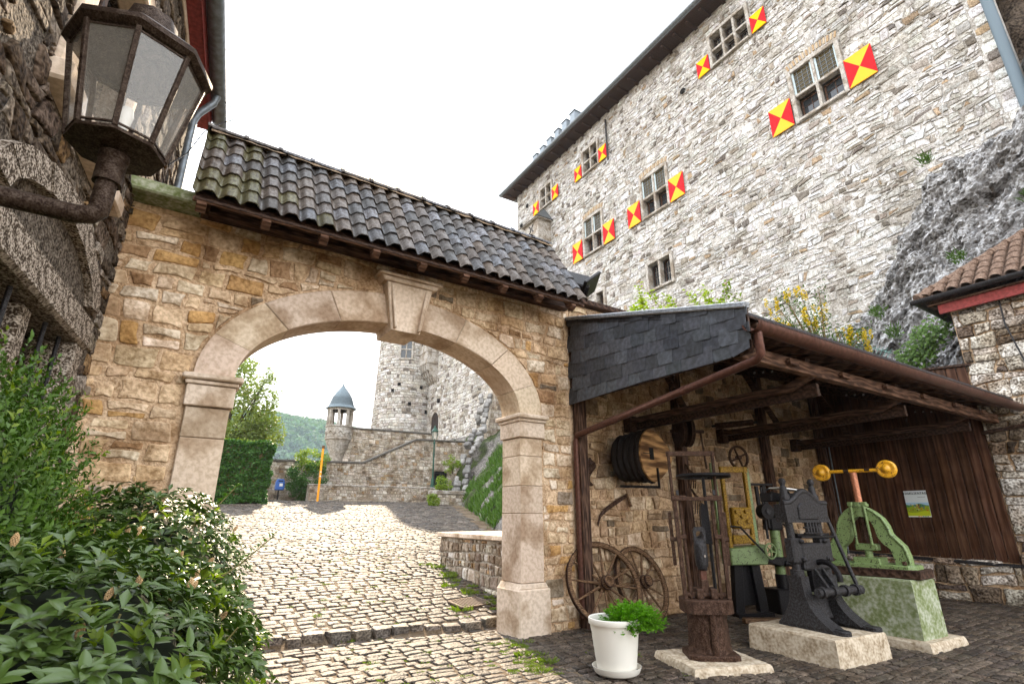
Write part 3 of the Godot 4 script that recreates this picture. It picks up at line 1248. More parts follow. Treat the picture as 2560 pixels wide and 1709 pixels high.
func gate_roof(t: Node3D) -> void:
	var x0 := -5.22
	var x1 := 0.42
	var ez := 0.74
	var ey := 4.96
	var rz := -0.23
	var ry := 6.44
	var dir := Vector3(0, ry - ey, rz - ez)
	var slope := dir.length()
	dir = dir.normalized()
	var nrm := Vector3(0, -dir.z, dir.y)
	# deck: the boarding under the tiles, both slopes
	var deck := MB.new()
	var off := 0.05
	deck.prism(v2([ez - 0.02, ey - off, rz, ry - off - 0.02, 2 * rz - ez + 0.02, ey - off, 2 * rz - ez + 0.02, ey - off - 0.03, rz, ry - off - 0.06, ez - 0.02, ey - off - 0.03]), x0 + 0.03, x1 - 0.03)
	var roof := part(t, "roof", deck, M.wood_dark, Transform3D(Basis(Vector3(0, 0, 1), Vector3(0, 1, 0), Vector3(-1, 0, 0)), Vector3.ZERO))
	# the prism above runs along its own z: turn it so that its z becomes -x
	roof.transform = Transform3D(Basis(Vector3(0, 0, 1), Vector3(0, 1, 0), Vector3(-1, 0, 0)), Vector3(x0 + x1, 0, 0))
	var inv := roof.transform.affine_inverse()
	var cols := 26
	var w := (x1 - x0) / cols
	var rows := 6
	var ex := slope / rows
	var tones := [Color(0.15, 0.15, 0.152), Color(0.19, 0.18, 0.17), Color(0.125, 0.13, 0.14), Color(0.20, 0.18, 0.155), Color(0.17, 0.19, 0.22), Color(0.24, 0.26, 0.30), Color(0.19, 0.185, 0.10), Color(0.155, 0.155, 0.08)]
	var kinds := []
	for c in tones:
		kinds.append(pantile(w, ex * 1.22, c))
	for side in [1, -1]:
		for r in rows:
			for c in cols:
				var k := rng.randi() % 4
				if rng.randf() < 0.14:
					k = 4
				if rng.randf() < 0.03 + r * 0.03:
					k = 5
				# moss on the lower tiles of the shaded left end
				if rng.randf() < 0.75 - c * 0.10 - r * 0.08:
					k = 6 + rng.randi() % 2
				var d2 := Vector3(0, dir.y, dir.z * side)
				var n2 := Vector3(0, nrm.y, nrm.z * side)
				var foot := Vector3(x0 + c * w, ey, ez if side > 0 else 2 * rz - ez) + d2 * (r * ex - 0.02) + n2 * (0.004 + rnd(-0.003, 0.004))
				if side < 0 and r < 4:
					continue
				var bs := Basis(n2.cross(d2), n2, d2)
				if bs.x.x < 0:
					foot.x += w
				bs = bs * Basis(Vector3.UP, rnd(-0.012, 0.012))
				part(roof, "roof_tile", kinds[k], M.tile, inv * Transform3D(bs, foot))
	# ridge: mortar bed and half round ridge tiles with raised collars
	var bed := MB.new()
	var br := []
	for s in 61:
		var x := lerpf(x0 + 0.02, x1 - 0.02, s / 60.0)
		var row := PackedVector3Array()
		for k in 9:
			var a := PI * k / 8.0
			row.append(Vector3(x, ry - 0.09 + 0.06 * sin(a) + rnd(-0.01, 0.01), rz + (0.155 + rnd(-0.012, 0.012)) * cos(a)))
		br.append(row)
	bed.grid(br)
	part(roof, "ridge_mortar", bed, M.bed_mortar, inv)
	var n := 13
	for i in n:
		var b := MB.new()
		b.col = tones[[1, 4, 5][rng.randi() % 3]]
		var l := (x1 - x0) / n
		var a0 := x0 + i * l - 0.03
		var rr := []
		for p in [[0.0, 0.145], [0.05, 0.145], [0.052, 0.125], [l + 0.03, 0.12]]:
			var row := PackedVector3Array()
			for k in 11:
				var a := PI * k / 10.0
				row.append(Vector3(a0 + p[0], ry - 0.03 + p[1] * sin(a) * 0.75, rz + p[1] * cos(a)))
			rr.append(row)
		b.grid(rr)
		part(roof, "ridge_tile", b, M.tile, inv)
	# timber: wall plate, eaves batten, rafters
	var wp := MB.new()
	wp.box(Vector3((x0 + x1) / 2.0 + 0.12, 5.155, 0.05), Vector3(x1 - x0 - 0.12, 0.24, 0.24), 0.01)
	part(t, "wall_plate", wp, M.wood_beam)
	var bt := MB.new()
	bt.box(Vector3((x0 + x1) / 2.0, ey - 0.065, ez - 0.06), Vector3(x1 - x0 - 0.02, 0.05, 0.045), 0.004)
	part(t, "eaves_batten", bt, M.wood_red)
	for i in 9:
		var x := lerpf(x0 + 0.1, x1 - 0.25, i / 8.0)
		var rf := MB.new()
		rf.bar(Vector3(x, ey - 0.165, ez - 0.06) , Vector3(x, ry - 0.2, rz), 0.10, 0.12, 0.006)
		part(t, "rafter", rf, M.wood_red)
		if i % 3 == 1:
			boxp(t, "bolt_plate", M.iron_rust, Vector3(x + 0.15, 5.13, 0.176), Vector3(0.09, 0.09, 0.012), 0.003)
	# mossy slab and stub at the left end, dark post stub at the right end
	boxp(t, "coping_slab", M.concrete_moss, Vector3(-5.53, 5.10, -0.1), Vector3(0.82, 0.15, 0.86), 0.02)
	boxp(t, "wall_plate_stub", M.wood_dark, Vector3(-5.17, 5.18, 0.14), Vector3(0.10, 0.30, 0.16), 0.01)
	boxp(t, "king_post", M.wood_dark, Vector3(0.50, 5.23, 0.08), Vector3(0.13, 0.36, 0.2), 0.01)


# ---------------------------------------------------------------- house at the left, wall behind the shed

func left_building() -> void:
	# local frame: x runs from the far corner (beyond the gate) towards the camera, y up, z out of the wall
	var t := thing("left_house", "old house of dark weathered rubble close by at the left edge", "house", Vector3(-5.79, 0, 0), 0)
	t.rotation.y = deg_to_rad(90.0 - 6.5) - PI
	t.rotation.y = -deg_to_rad(90.0 + 6.5)
	# x axis must point to +z (towards the camera) and z axis to +x
	var a := deg_to_rad(6.5)
	t.transform = Transform3D(Basis(Vector3(-sin(a), 0, cos(a)), Vector3.UP, Vector3(-cos(a), 0, -sin(a))), Vector3(-5.79, 0, 0))
	t.transform = Transform3D(Basis(Vector3(sin(a), 0, -cos(a)), Vector3.UP, Vector3(cos(a), 0, sin(a))), Vector3(-5.79, 0, 0))
	# now x runs away from the camera: z = -x cos a; the courtyard side of the wall has negative x
	var win := Rect2(-2.75, 2.15, 2.05, 0.96)
	var up := Rect2(-2.45, 4.55, 1.35, 1.9)
	var core := MB.new()
	plate(core, Rect2(-9.0, -0.1, 11.4, 8.1), [win, up], -0.6, 0.0)
	var wall := part(t, "wall", core, M.mortar_dark)
	var cells := courses(Rect2(-5.2, 0.6, 7.6, 7.4), Vector2(0.10, 0.30), Vector2(0.14, 0.46), 0.08, 0.08, 0.3)
	var niche := PackedVector2Array()
	for k in 15:
		var f := PI * k / 14.0
		niche.append(Vector2(-1.75 + 1.35 * cos(f), 3.40 + 0.62 * sin(f)))
	cells = trim(cells, rect_poly(-5.2, 0.3, 2.39, 7.95), [hole(rect_poly(-3.0, 2.0, -0.45, 3.42)), hole(niche), hole(rect_poly(-2.7, 4.3, -0.86, 6.6))])
	var keep := []
	for c in cells:
		if rng.randf() < 0.8:
			keep.append(c)
	var pal := [[4, 0.17, 0.125, 0.09], [3, 0.25, 0.20, 0.155], [2.5, 0.42, 0.37, 0.31], [2, 0.11, 0.085, 0.065], [1, 0.30, 0.19, 0.10]]
	masonry(wall, keep, pal, M.stone_worn, 0.014, Vector2(0.01, 0.04), 240, 0.02)
	# barred window: granite surround, mullion, bars
	var w := Node3D.new()
	w.name = "window"
	t.add_child(w, true)
	boxp(w, "lintel", M.granite, Vector3(-1.72, 3.26, -0.12), Vector3(2.65, 0.30, 0.36), 0.03)
	boxp(w, "sill", M.granite, Vector3(-1.72, 2.06, -0.1), Vector3(2.5, 0.18, 0.34), 0.03)
	for x in [-2.86, -0.58]:
		boxp(w, "jamb", M.granite, Vector3(x, 2.63, -0.13), Vector3(0.25, 0.955, 0.34), 0.02)
	boxp(w, "mullion", M.granite, Vector3(-1.62, 2.63, -0.17), Vector3(0.2, 0.95, 0.2), 0.02)
	for x in [-2.45, -2.05, -1.25, -0.85]:
		boxp(w, "window_bar", M.iron_grey, Vector3(x, 2.63, -0.06), Vector3(0.028, 0.95, 0.028), 0.004, Vector3(0, 45, 0))
	var fr := MB.new()
	for x in [-2.70, -1.78, -1.46, -0.74]:
		fr.box(Vector3(x, 2.63, -0.36), Vector3(0.07, 0.95, 0.06), 0.006)
	for y in [2.2, 2.66, 3.06]:
		fr.box(Vector3(-1.72, y, -0.355), Vector3(1.9, 0.055, 0.045), 0.006)
	part(w, "sash", fr, M.wood_old)
	boxp(w, "pane", M.window_glass, Vector3(-1.72, 2.63, -0.4), Vector3(2.0, 0.95, 0.01), 0.0)
	# relieving arch above the window: rough arch stones round a sunk panel
	var ar := Node3D.new()
	ar.name = "relieving_arch"
	t.add_child(ar, true)
	for k in 9:
		var f0 := PI * (0.04 + 0.92 * k / 9.0)
		var f1 := PI * (0.04 + 0.92 * (k + 1) / 9.0) - 0.012
		var p := PackedVector2Array()
		for q in [[1.35, 0.60, f0], [1.35, 0.60, (f0 + f1) / 2], [1.35, 0.60, f1], [1.08, 0.40, f1], [1.08, 0.40, (f0 + f1) / 2], [1.08, 0.40, f0]]:
			p.append(Vector2(-1.75 + q[0] * cos(q[2]), 3.42 + q[1] * sin(q[2])))
		var b := MB.new()
		b.prism(p, -0.1, 0.07 + rnd(-0.015, 0.02), 0.015)
		part(ar, "arch_stone", b, M.granite)
	# upper window with a pale dressed surround, partly behind the lantern
	var u := Node3D.new()
	u.name = "window"
	t.add_child(u, true)
	for x in [-2.58, -0.98]:
		boxp(u, "jamb", M.dressed, Vector3(x, 5.5, -0.08), Vector3(0.24, 2.2, 0.28), 0.015)
	boxp(u, "sill", M.dressed, Vector3(-1.78, 4.46, -0.04), Vector3(1.95, 0.17, 0.36), 0.02)
	boxp(u, "lintel", M.dressed, Vector3(-1.78, 6.55, -0.08), Vector3(1.84, 0.24, 0.28), 0.02)
	boxp(u, "mullion", M.wood_beam, Vector3(-1.78, 5.5, -0.2), Vector3(0.12, 1.9, 0.1), 0.01)
	boxp(u, "transom", M.wood_beam, Vector3(-1.78, 5.7, -0.2), Vector3(1.3, 0.1, 0.08), 0.01)
	boxp(u, "pane", M.window_glass, Vector3(-1.78, 5.5, -0.28), Vector3(1.36, 1.9, 0.01), 0.0)
	# eaves: red fascia, soffit, gutter, downpipe, roof
	boxp(t, "soffit", M.red_paint, Vector3(-3.3, 7.93, 0.11), Vector3(11.4, 0.04, 0.22), 0.004)
	boxp(t, "cornice_trim", M.dressed, Vector3(-3.3, 7.86, 0.02), Vector3(11.4, 0.1, 0.06), 0.01)
	boxp(t, "fascia", M.red_paint, Vector3(-3.3, 8.04, 0.215), Vector3(11.4, 0.26, 0.03), 0.004)
	var gut := MB.new()
	var rows := []
	for x in [-9.0, 2.45]:
		var r := PackedVector3Array()
		for k in 13:
			var f := PI * k / 12.0
			r.append(Vector3(x, 8.13 - 0.12 * sin(f), 0.35 - 0.115 * cos(f)))
		rows.append(r)
	gut.grid(rows)
	var gp := part(t, "gutter", gut, M.zinc)
	for x in [2.44, 0.6, -1.2]:
		var rr := []
		for dx in [0.0, 0.04]:
			var r := PackedVector3Array()
			for k in 13:
				var f := PI * k / 12.0
				r.append(Vector3(x + dx, 8.13 - 0.126 * sin(f), 0.35 - 0.121 * cos(f)))
			rr.append(r)
		var jb := MB.new()
		jb.grid(rr)
		part(gp, "gutter_joint", jb, M.zinc)
	var rf := MB.new()
	rf.quad(Vector3(-9, 8.15, 0.3), Vector3(-9, 11.0, -3.5), Vector3(2.5, 11.0, -3.5), Vector3(2.5, 8.15, 0.3))
	rf.quad(Vector3(-9, 8.11, 0.3), Vector3(2.5, 8.11, 0.3), Vector3(2.5, 10.96, -3.5), Vector3(-9, 10.96, -3.5))
	part(t, "roof", rf, M.slate)
	var dp := MB.new()
	dp.tube(v3([Vector3(1.6, 8.03, 0.35), Vector3(1.6, 7.88, 0.32), Vector3(1.6, 7.6, 0.15), Vector3(1.6, 7.45, 0.11), Vector3(1.6, 0.2, 0.11)]), 0.055, 10)
	part(t, "downpipe", dp, M.zinc)
	var cb := MB.new()
	cb.tube(v3([Vector3(1.7, 8.05, 0.45), Vector3(1.72, 7.95, 0.62), Vector3(1.75, 7.78, 0.6), Vector3(1.72, 7.62, 0.45), Vector3(1.45, 7.2, 0.3), Vector3(1.2, 6.6, 0.2), Vector3(1.0, 6.2, 0.05)]), 0.009, 6)
	part(t, "cable", cb, M.iron)
	# mass of the house behind the wall
	var ms := MB.new()
	ms.box(Vector3(-3.3, 3.9, -2.1), Vector3(11.3, 8.0, 2.9))
	part(t, "house_body", ms, M.mortar_dark)


func courtyard_wall() -> void:
	var t := thing("courtyard_wall", "rubble wall behind the machines, continuing the gateway to the right", "wall")
	var core := MB.new()
	core.box(Vector3(4.66, 2.32, -0.24), Vector3(8.06, 4.84, 0.44))
	core.box(Vector3(4.0, 4.99, -0.24), Vector3(6.74, 0.5, 0.44))
	var wall := part(t, "wall", core, M.mortar)
	var cells := courses(Rect2(0.64, 0.0, 7.98, 5.2), Vector2(0.11, 0.28), Vector2(0.16, 0.46), 0.05, 0.05, 0.25)
	cells = trim(cells, v2([0.65, 0.0, 8.6, 0.0, 8.6, 4.7, 7.3, 4.75, 7.3, 5.2, 0.65, 5.2]), [])
	var pal := [[5, 0.58, 0.43, 0.29], [4, 0.49, 0.355, 0.24], [4, 0.68, 0.55, 0.41], [1.5, 0.33, 0.245, 0.17], [1.0, 0.22, 0.175, 0.13]]
	masonry(wall, cells, pal, M.stone, 0.011, Vector2(0.012, 0.05), 300, 0.02, "stone", Transform3D(Basis(), Vector3(0, 0, -0.02)))
	boxp(t, "coping", M.wood_dark, Vector3(3.75, 5.30, -0.2), Vector3(6.2, 0.12, 0.64), 0.02)
	# floodlight on the wall head
	var f := thing("floodlight", "black floodlight standing on the wall beside the gate roof", "floodlight", Vector3(1.0, 5.36, -0.25), -20)
	f.scale = Vector3.ONE * 1.35
	var bracket := MB.new()
	bracket.bar(Vector3(0, 0, 0), Vector3(0, 0.2, 0), 0.06, 0.03, 0.004)
	part(f, "bracket", bracket, M.iron)
	boxp(f, "housing", M.iron, Vector3(0.02, 0.33, 0), Vector3(0.42, 0.34, 0.2), 0.02, Vector3(-35, 0, -18))
	boxp(f, "visor", M.iron, Vector3(0.24, 0.30, 0.03), Vector3(0.05, 0.46, 0.34), 0.01, Vector3(-35, 0, -42))


# ---------------------------------------------------------------- lean-to shed

func half_gutter(b: MB, a: Vector3, d: Vector3, r: float, side: Vector3) -> void:
	var rows := []
	for p in [a, d]:
		var row := PackedVector3Array()
		for k in 15:
			var f := PI * k / 14.0
			row.append(p + side * (-cos(f)) * r + Vector3.DOWN * sin(f) * r)
		rows.append(row)
	b.grid(rows)
	var inn := []
	for p in [d, a]:
		var row := PackedVector3Array()
		for k in 15:
			var f := PI * k / 14.0
			row.append(p + side * (-cos(f)) * (r - 0.006) + Vector3.DOWN * sin(f) * (r - 0.006))
		inn.append(row)
	b.grid(inn)


func shed() -> void:
	var t := thing("lean_to_shed", "dark timber lean-to roof on steel struts sheltering old machines", "shed")
	var ga := Vector3(0.17, 3.62, 3.66)
	var gb := Vector3(8.56, 3.58, 3.86)
	# posts on the wall
	for x in [0.72, 3.22, 6.06, 8.45]:
		boxp(t, "post", M.wood_post, Vector3(x, 2.35, 0.11), Vector3(0.17, 4.7, 0.16), 0.008)
	# roof deck with rafters and purlin
	var deck := MB.new()
	var wa := Vector3(0.55, 4.86, 0.05)
	var wb := Vector3(8.58, 4.86, 0.05)
	var ea := ga + Vector3(0.05, 0.13, -0.06)
	var eb := gb + Vector3(0.0, 0.13, -0.06)
	deck.quad(wa, wb, eb, ea)
	deck.quad(ea - Vector3(0, 0.03, 0), eb - Vector3(0, 0.03, 0), wb - Vector3(0, 0.03, 0), wa - Vector3(0, 0.03, 0))
	deck.quad(ea, eb, eb - Vector3(0, 0.03, 0), ea - Vector3(0, 0.03, 0))
	var roof := part(t, "roof", deck, M.wood_dark)
	# courses of slate on top
	var cover := MB.new()
	for k in 11:
		var f0 := k / 11.0
		var f1 := (k + 1.15) / 11.0
		cover.col = Color(0.05, 0.05, 0.055) * rnd(0.85, 1.15)
		cover.quad(ea.lerp(wa, f0) + Vector3(0, 0.03, 0), ea.lerp(wa, f1) + Vector3(0, 0.008, 0), eb.lerp(wb, f1) + Vector3(0, 0.008, 0), eb.lerp(wb, f0) + Vector3(0, 0.03, 0))
		cover.quad(ea.lerp(wa, f0) + Vector3(0, 0.03, 0), eb.lerp(wb, f0) + Vector3(0, 0.03, 0), eb.lerp(wb, f0), ea.lerp(wa, f0))
	stuff(part(roof, "roof_slates", cover, M.slate))
	var n := 12
	for i in n:
		var f := (i + 0.35) / n
		var p := ea.lerp(eb, f) + Vector3(0, -0.13, -0.02)
		var q := wa.lerp(wb, f) + Vector3(0, -0.13, 0)
		var r := MB.new()
		r.bar(p, q, 0.10, 0.15, 0.006)
		part(t, "rafter", r, M.wood_beam)
	var pu := MB.new()
	pu.bar(Vector3(0.42, 3.42, 3.30), Vector3(8.5, 3.38, 3.46), 0.12, 0.17, 0.008)
	part(t, "purlin", pu, M.wood_red)
	for x in [1.4, 2.65, 3.9, 5.15, 6.4, 7.6]:
		boxp(t, "cleat", M.wood_red, Vector3(x, 3.415, 3.39 + x * 0.02), Vector3(0.2, 0.075, 0.05), 0.004)
	# struts: steel channel and timber tie at each truss, with a diagonal brace and wall shoe
	for x in [1.92, 4.58, 7.33]:
		var g := MB.new()
		g.bar(Vector3(x, 3.19, 0.05), Vector3(x + 0.03, 3.23, 3.05), 0.10, 0.10, 0.006)
		g.bar(Vector3(x + 0.03, 3.23, 3.02), Vector3(x + 0.04, 3.36, 3.34), 0.10, 0.10, 0.006)
		part(t, "strut", g, M.wood_beam)
		var tie := MB.new()
		tie.bar(Vector3(x + 0.1, 3.12, 0.12), Vector3(x + 0.2, 3.18, 3.32), 0.07, 0.17, 0.006)
		part(t, "tie_beam", tie, M.wood_dark)
		boxp(t, "wall_shoe", M.iron_rust, Vector3(x, 3.14, 0.10), Vector3(0.2, 0.28, 0.16), 0.01)
		var up := MB.new()
		up.bar(Vector3(x + 0.03, 3.2, 1.3), Vector3(x + 0.03, 4.35, 0.75), 0.07, 0.09, 0.006)
		part(t, "brace", up, M.wood_beam)
		var rb := MB.new()
		rb.bar(Vector3(x + 0.05, 4.62, 0.1), Vector3(x + 0.05, 3.5, 3.3), 0.12, 0.18, 0.006)
		part(t, "principal_rafter", rb, M.wood_dark)
		for k in 3:
			boxp(t, "bolt_head", M.steel, Vector3(x - 0.012, 3.5 + 0.02 * k, 2.85 - 0.13 * k), Vector3(0.01, 0.03, 0.03), 0.003)
	# gutter with joints, outlet and sloping pipe
	var gu := MB.new()
	half_gutter(gu, ga, gb, 0.105, Vector3(0, 0, 1))
	var gt := part(t, "gutter", gu, M.copper_brown)
	for f in [0.005, 0.13, 0.25, 0.38, 0.5, 0.63, 0.76, 0.88, 0.985]:
		var j := MB.new()
		var p := ga.lerp(gb, f)
		half_gutter(j, p, p + (gb - ga).normalized() * 0.035, 0.112, Vector3(0, 0, 1))
		part(gt, "gutter_bracket", j, M.copper_brown)
	var dp := MB.new()
	dp.tube(v3([ga + Vector3(0.12, -0.08, 0), ga + Vector3(0.12, -0.34, 0), ga + Vector3(0.11, -0.40, -0.06), Vector3(0.62, 2.84, 0.16), Vector3(0.63, 2.76, 0.10), Vector3(0.63, 0.15, 0.10)]), 0.05, 12)
	part(t, "downpipe", dp, M.copper_brown)
	for f in [0.3, 0.72]:
		var p: Vector3 = (ga + Vector3(0.11, -0.40, -0.06)).lerp(Vector3(0.62, 2.84, 0.16), f)
		var q: Vector3 = (ga + Vector3(0.11, -0.40, -0.06)).lerp(Vector3(0.62, 2.84, 0.16), f + 0.02)
		var c := MB.new()
		c.tube(v3([p, q]), 0.058, 12)
		part(t, "pipe_collar", c, M.copper_brown)
	# cheek of hanging slates over the open left side
	var c0 := Vector3(0.58, 0, 0.02)
	var c1 := Vector3(0.20, 0, 3.60)
	var along := (c1 - c0).normalized()
	var len := c0.distance_to(c1)
	var bs := Basis(along, Vector3.UP, along.cross(Vector3.UP))
	var ch := Node3D.new()
	ch.name = "slate_cheek"
	t.add_child(ch, true)
	ch.transform = Transform3D(bs, c0)
	var board := MB.new()
	var topy := func(x): return lerpf(4.90, 3.83, x / len)
	board.prism(v2([0, 3.38, len, 3.30, len, 3.83, 0, 4.90]), -0.06, -0.036)
	part(ch, "boarding", board, M.wood_dark)
	var whole := v2([-0.02, 3.36, len * 0.5, 3.36, len - 0.25, 3.30, len + 0.02, 3.36, len + 0.02, 3.86, -0.02, 4.92])
	# two fans of courses: the upper ones follow the roof, the lower ones the level foot
	var up_n := 2
	for k in range(0, 8):
		# course k from the foot; lines lean between the level foot and the roof line
		var y0a := 3.34 + k * 0.235
		var y0b := 3.30 + k * 0.145
		var y1a := y0a + 0.235
		var y1b := y0b + 0.145
		var wn := 14
		for i in wn:
			var xa := len * (i + (0.5 if k % 2 else 0.0)) / wn
			var xb := xa + len / wn
			var low := lerpf(y0a, y0b, clampf((xa + xb) / 2 / len, 0, 1))
			var lowb := lerpf(y0a, y0b, clampf(xb / len, 0, 1))
			var lowa := lerpf(y0a, y0b, clampf(xa / len, 0, 1))
			var ha := lerpf(y1a, y1b, clampf(xa / len, 0, 1)) + 0.07
			var hb := lerpf(y1a, y1b, clampf(xb / len, 0, 1)) + 0.07
			# scale-shaped slate with a rounded trailing corner
			var p := v2([xa + 0.004, ha, xa - 0.035, (lowa + ha) / 2, xa - 0.02, lowa + 0.03, xa + 0.02, lowa + rnd(-0.004, 0.004), xb - 0.01, lowb + rnd(-0.004, 0.004), xb, hb])
			p = Geometry2D.offset_polygon(p, -0.0035)[0]
			for q in Geometry2D.intersect_polygons(p, whole):
				if q.size() < 3:
					continue
				var b := MB.new()
				b.col = Color(0.075, 0.08, 0.092) * rnd(0.72, 1.35)
				var lift := 0.003 + 0.006 * ((i + k) % 2) + rnd(0.0, 0.003)
				b.prism(q, -0.001, 0.007)
				var yy := (lowa + lowb) / 2
				part(ch, "slate", b, M.slate, Transform3D(Basis(Vector3.RIGHT, -0.035), Vector3(0, 0, -0.018 + lift + yy * 0.035)).translated(Vector3(0, 0, 0)))
	# lead flashing on the upper edge
	var fl := MB.new()
	fl.bar(Vector3(-0.02, 4.915, -0.03), Vector3(len + 0.02, 3.855, -0.03), 0.10, 0.07, 0.012, Vector3.UP)
	part(ch, "lead_flashing", fl, M.lead)
	# plank wall that closes the right end
	var pw := Node3D.new()
	pw.name = "plank_wall"
	t.add_child(pw, true)
	pw.transform = Transform3D(Basis(Vector3(0, 0, 1), Vector3.UP, Vector3(-1, 0, 0)), Vector3(8.62, 0, 0))
	var back := MB.new()
	back.prism(v2([0.02, 0.84, 3.28, 0.74, 3.3, 4.5, 2.3, 4.62, 0.02, 4.8]), -0.06, -0.02)
	part(pw, "boarding", back, M.wood_dark)
	var px := 0.02
	while px < 3.2:
		var w := 0.178
		var b := MB.new()
		var k := rnd(0.8, 1.2)
		b.col = Color(0.105 * k, 0.052 * k, 0.030 * k)
		var top := minf(4.78, 4.8 - (px - 0.02) * 0.085)
		b.box(Vector3(0, (top + 0.84) / 2.0 - px * 0.015, 0), Vector3(w - 0.014, top - 0.84 + px * 0.03, 0.024 + rnd(0, 0.006)), 0.004)
		var pl := part(pw, "plank", b, M.plank, Transform3D(Basis(), Vector3(px + w / 2, 0, 0.0)))
		px += w
	var rail := MB.new()
	rail.bar(Vector3(-0.0, 0.80, 0.02), Vector3(3.5, 0.69, 0.03), 0.05, 0.06, 0.006)
	part(pw, "base_rail", rail, M.iron_grey)
	var cap := MB.new()
	cap.bar(Vector3(2.0, 4.66, 0.01), Vector3(3.32, 4.55, 0.01), 0.10, 0.05, 0.006)
	part(pw, "cap_board", cap, M.wood_dark)
	for x in [0.16, 0.24]:
		var pipe := MB.new()
		pipe.tube(v3([Vector3(x, 0.3, 0.05), Vector3(x, 3.4, 0.05)]), 0.014, 8)
		part(pw, "conduit", pipe, M.zinc)


func right_building() -> void:
	# house at the right edge: face in the plane x = 8.62, facing the courtyard
	var t := thing("right_house", "rubble stone house with a clay tiled hip and red fascia at the right edge", "house")
	t.transform = Transform3D(Basis(Vector3(0, 0, 1), Vector3.UP, Vector3(-1, 0, 0)), Vector3(8.62, 0, 0))
	var core := MB.new()
	core.box(Vector3(5.72, 2.85, -1.6), Vector3(5.0, 6.1, 3.16))
	core.box(Vector3(1.62, 0.36, -0.8), Vector3(3.2, 0.9, 1.58))
	var wall := part(t, "wall", core, M.mortar)
	var cells := courses(Rect2(0.0, 0.0, 7.5, 5.9), Vector2(0.14, 0.40), Vector2(0.22, 0.62), 0.05, 0.05, 0.2)
	cells = trim(cells, v2([0.02, 0, 7.5, 0, 7.5, 5.72, 3.23, 5.72, 3.23, 0.78, 0.02, 0.78]), [])
	var pal := [[5, 0.60, 0.53, 0.45], [5, 0.74, 0.69, 0.62], [3, 0.42, 0.33, 0.25], [1.5, 0.24, 0.185, 0.14], [1, 0.15, 0.115, 0.09]]
	masonry(wall, cells, pal, M.stone_worn, 0.012, Vector2(0.015, 0.07), 240, 0.02)
	# eaves
	boxp(t, "fascia", M.red_paint, Vector3(5.6, 5.80, 0.22), Vector3(5.0, 0.24, 0.04), 0.004)
	boxp(t, "soffit", M.wood_red, Vector3(5.6, 5.90, 0.12), Vector3(5.3, 0.03, 0.36), 0.004)
	var gu := MB.new()
	var a := Vector3(2.72, 6.03, 0.46)
	half_gutter(gu, a, Vector3(8.0, 6.03, 0.46), 0.085, Vector3(0, 0, 1))
	part(t, "gutter", gu, M.iron_grey)
	var g2 := MB.new()
	half_gutter(g2, Vector3(2.80, 6.03, 0.44), Vector3(2.80, 6.03, -3.0), 0.085, Vector3(-1, 0, 0))
	part(t, "gutter", g2, M.iron_grey)
	# roof: hip rising to the right, rows of clay tiles
	var hip := MB.new()
	var e0 := Vector3(2.85, 6.06, 0.36)
	var pk := Vector3(5.6, 8.3, -2.4)
	hip.tri(e0, pk, Vector3(8.4, 6.06, 0.36))
	hip.tri(e0, Vector3(2.85, 6.06, -5.2), pk)
	var roof := part(t, "roof", hip, M.clay)
	var up := Vector3(0, pk.y - e0.y, pk.z - e0.z)
	var sl := up.length()
	var ud := up.normalized()
	var nr := Vector3(0, -ud.z, ud.y)
	for r in 6:
		for c in 17:
			var x := e0.x + 0.1 + c * 0.24
			var h := r * 0.34
			if (x - e0.x) / 2.75 * sl < h + 0.1 or x > 6.9:
				continue
			var b := MB.new()
			var rows := []
			for j in 2:
				var row := PackedVector3Array()
				for k in 9:
					var f := PI * k / 8.0
					row.append(Vector3(-0.105 * cos(f), 0.085 * sin(f) + (0.02 if j == 0 else 0.0), 0.42 * j))
				rows.append(row)
			rows.reverse()
			b.grid(rows)
			part(roof, "roof_tile", b, M.clay, Transform3D(Basis(nr.cross(ud), nr, ud), Vector3(x, e0.y, e0.z) + ud * h + nr * 0.01))
	var hd := (pk - e0).normalized()
	for i in 9:
		var p := e0 + hd * (i * 0.38 - 0.03)
		var b := MB.new()
		b.tube(v3([p + Vector3(0, 0.03, 0), p + hd * 0.06 + Vector3(0, 0.03, 0), p + hd * 0.065 + Vector3(0, 0.03, 0), p + hd * 0.4 + Vector3(0, 0.05, 0)]), [0.125, 0.125, 0.105, 0.095], 12)
		part(roof, "hip_tile", b, M.clay)
	# cable down the corner, ring stone
	var cb := MB.new()
	cb.tube(v3([Vector3(4.05, 5.7, 0.09), Vector3(4.03, 5.2, 0.10), Vector3(4.14, 4.4, 0.09), Vector3(4.13, 3.9, 0.10)]), 0.016, 6)
	part(t, "cable", cb, M.iron_grey)
	var sp := MB.new()
	sp.bar(Vector3(3.2, 3.15, 0.05), Vector3(4.6, 3.3, 0.06), 0.06, 0.07, 0.006)
	part(t, "wall_rail", sp, M.wood_dark)


# ---------------------------------------------------------------- castle

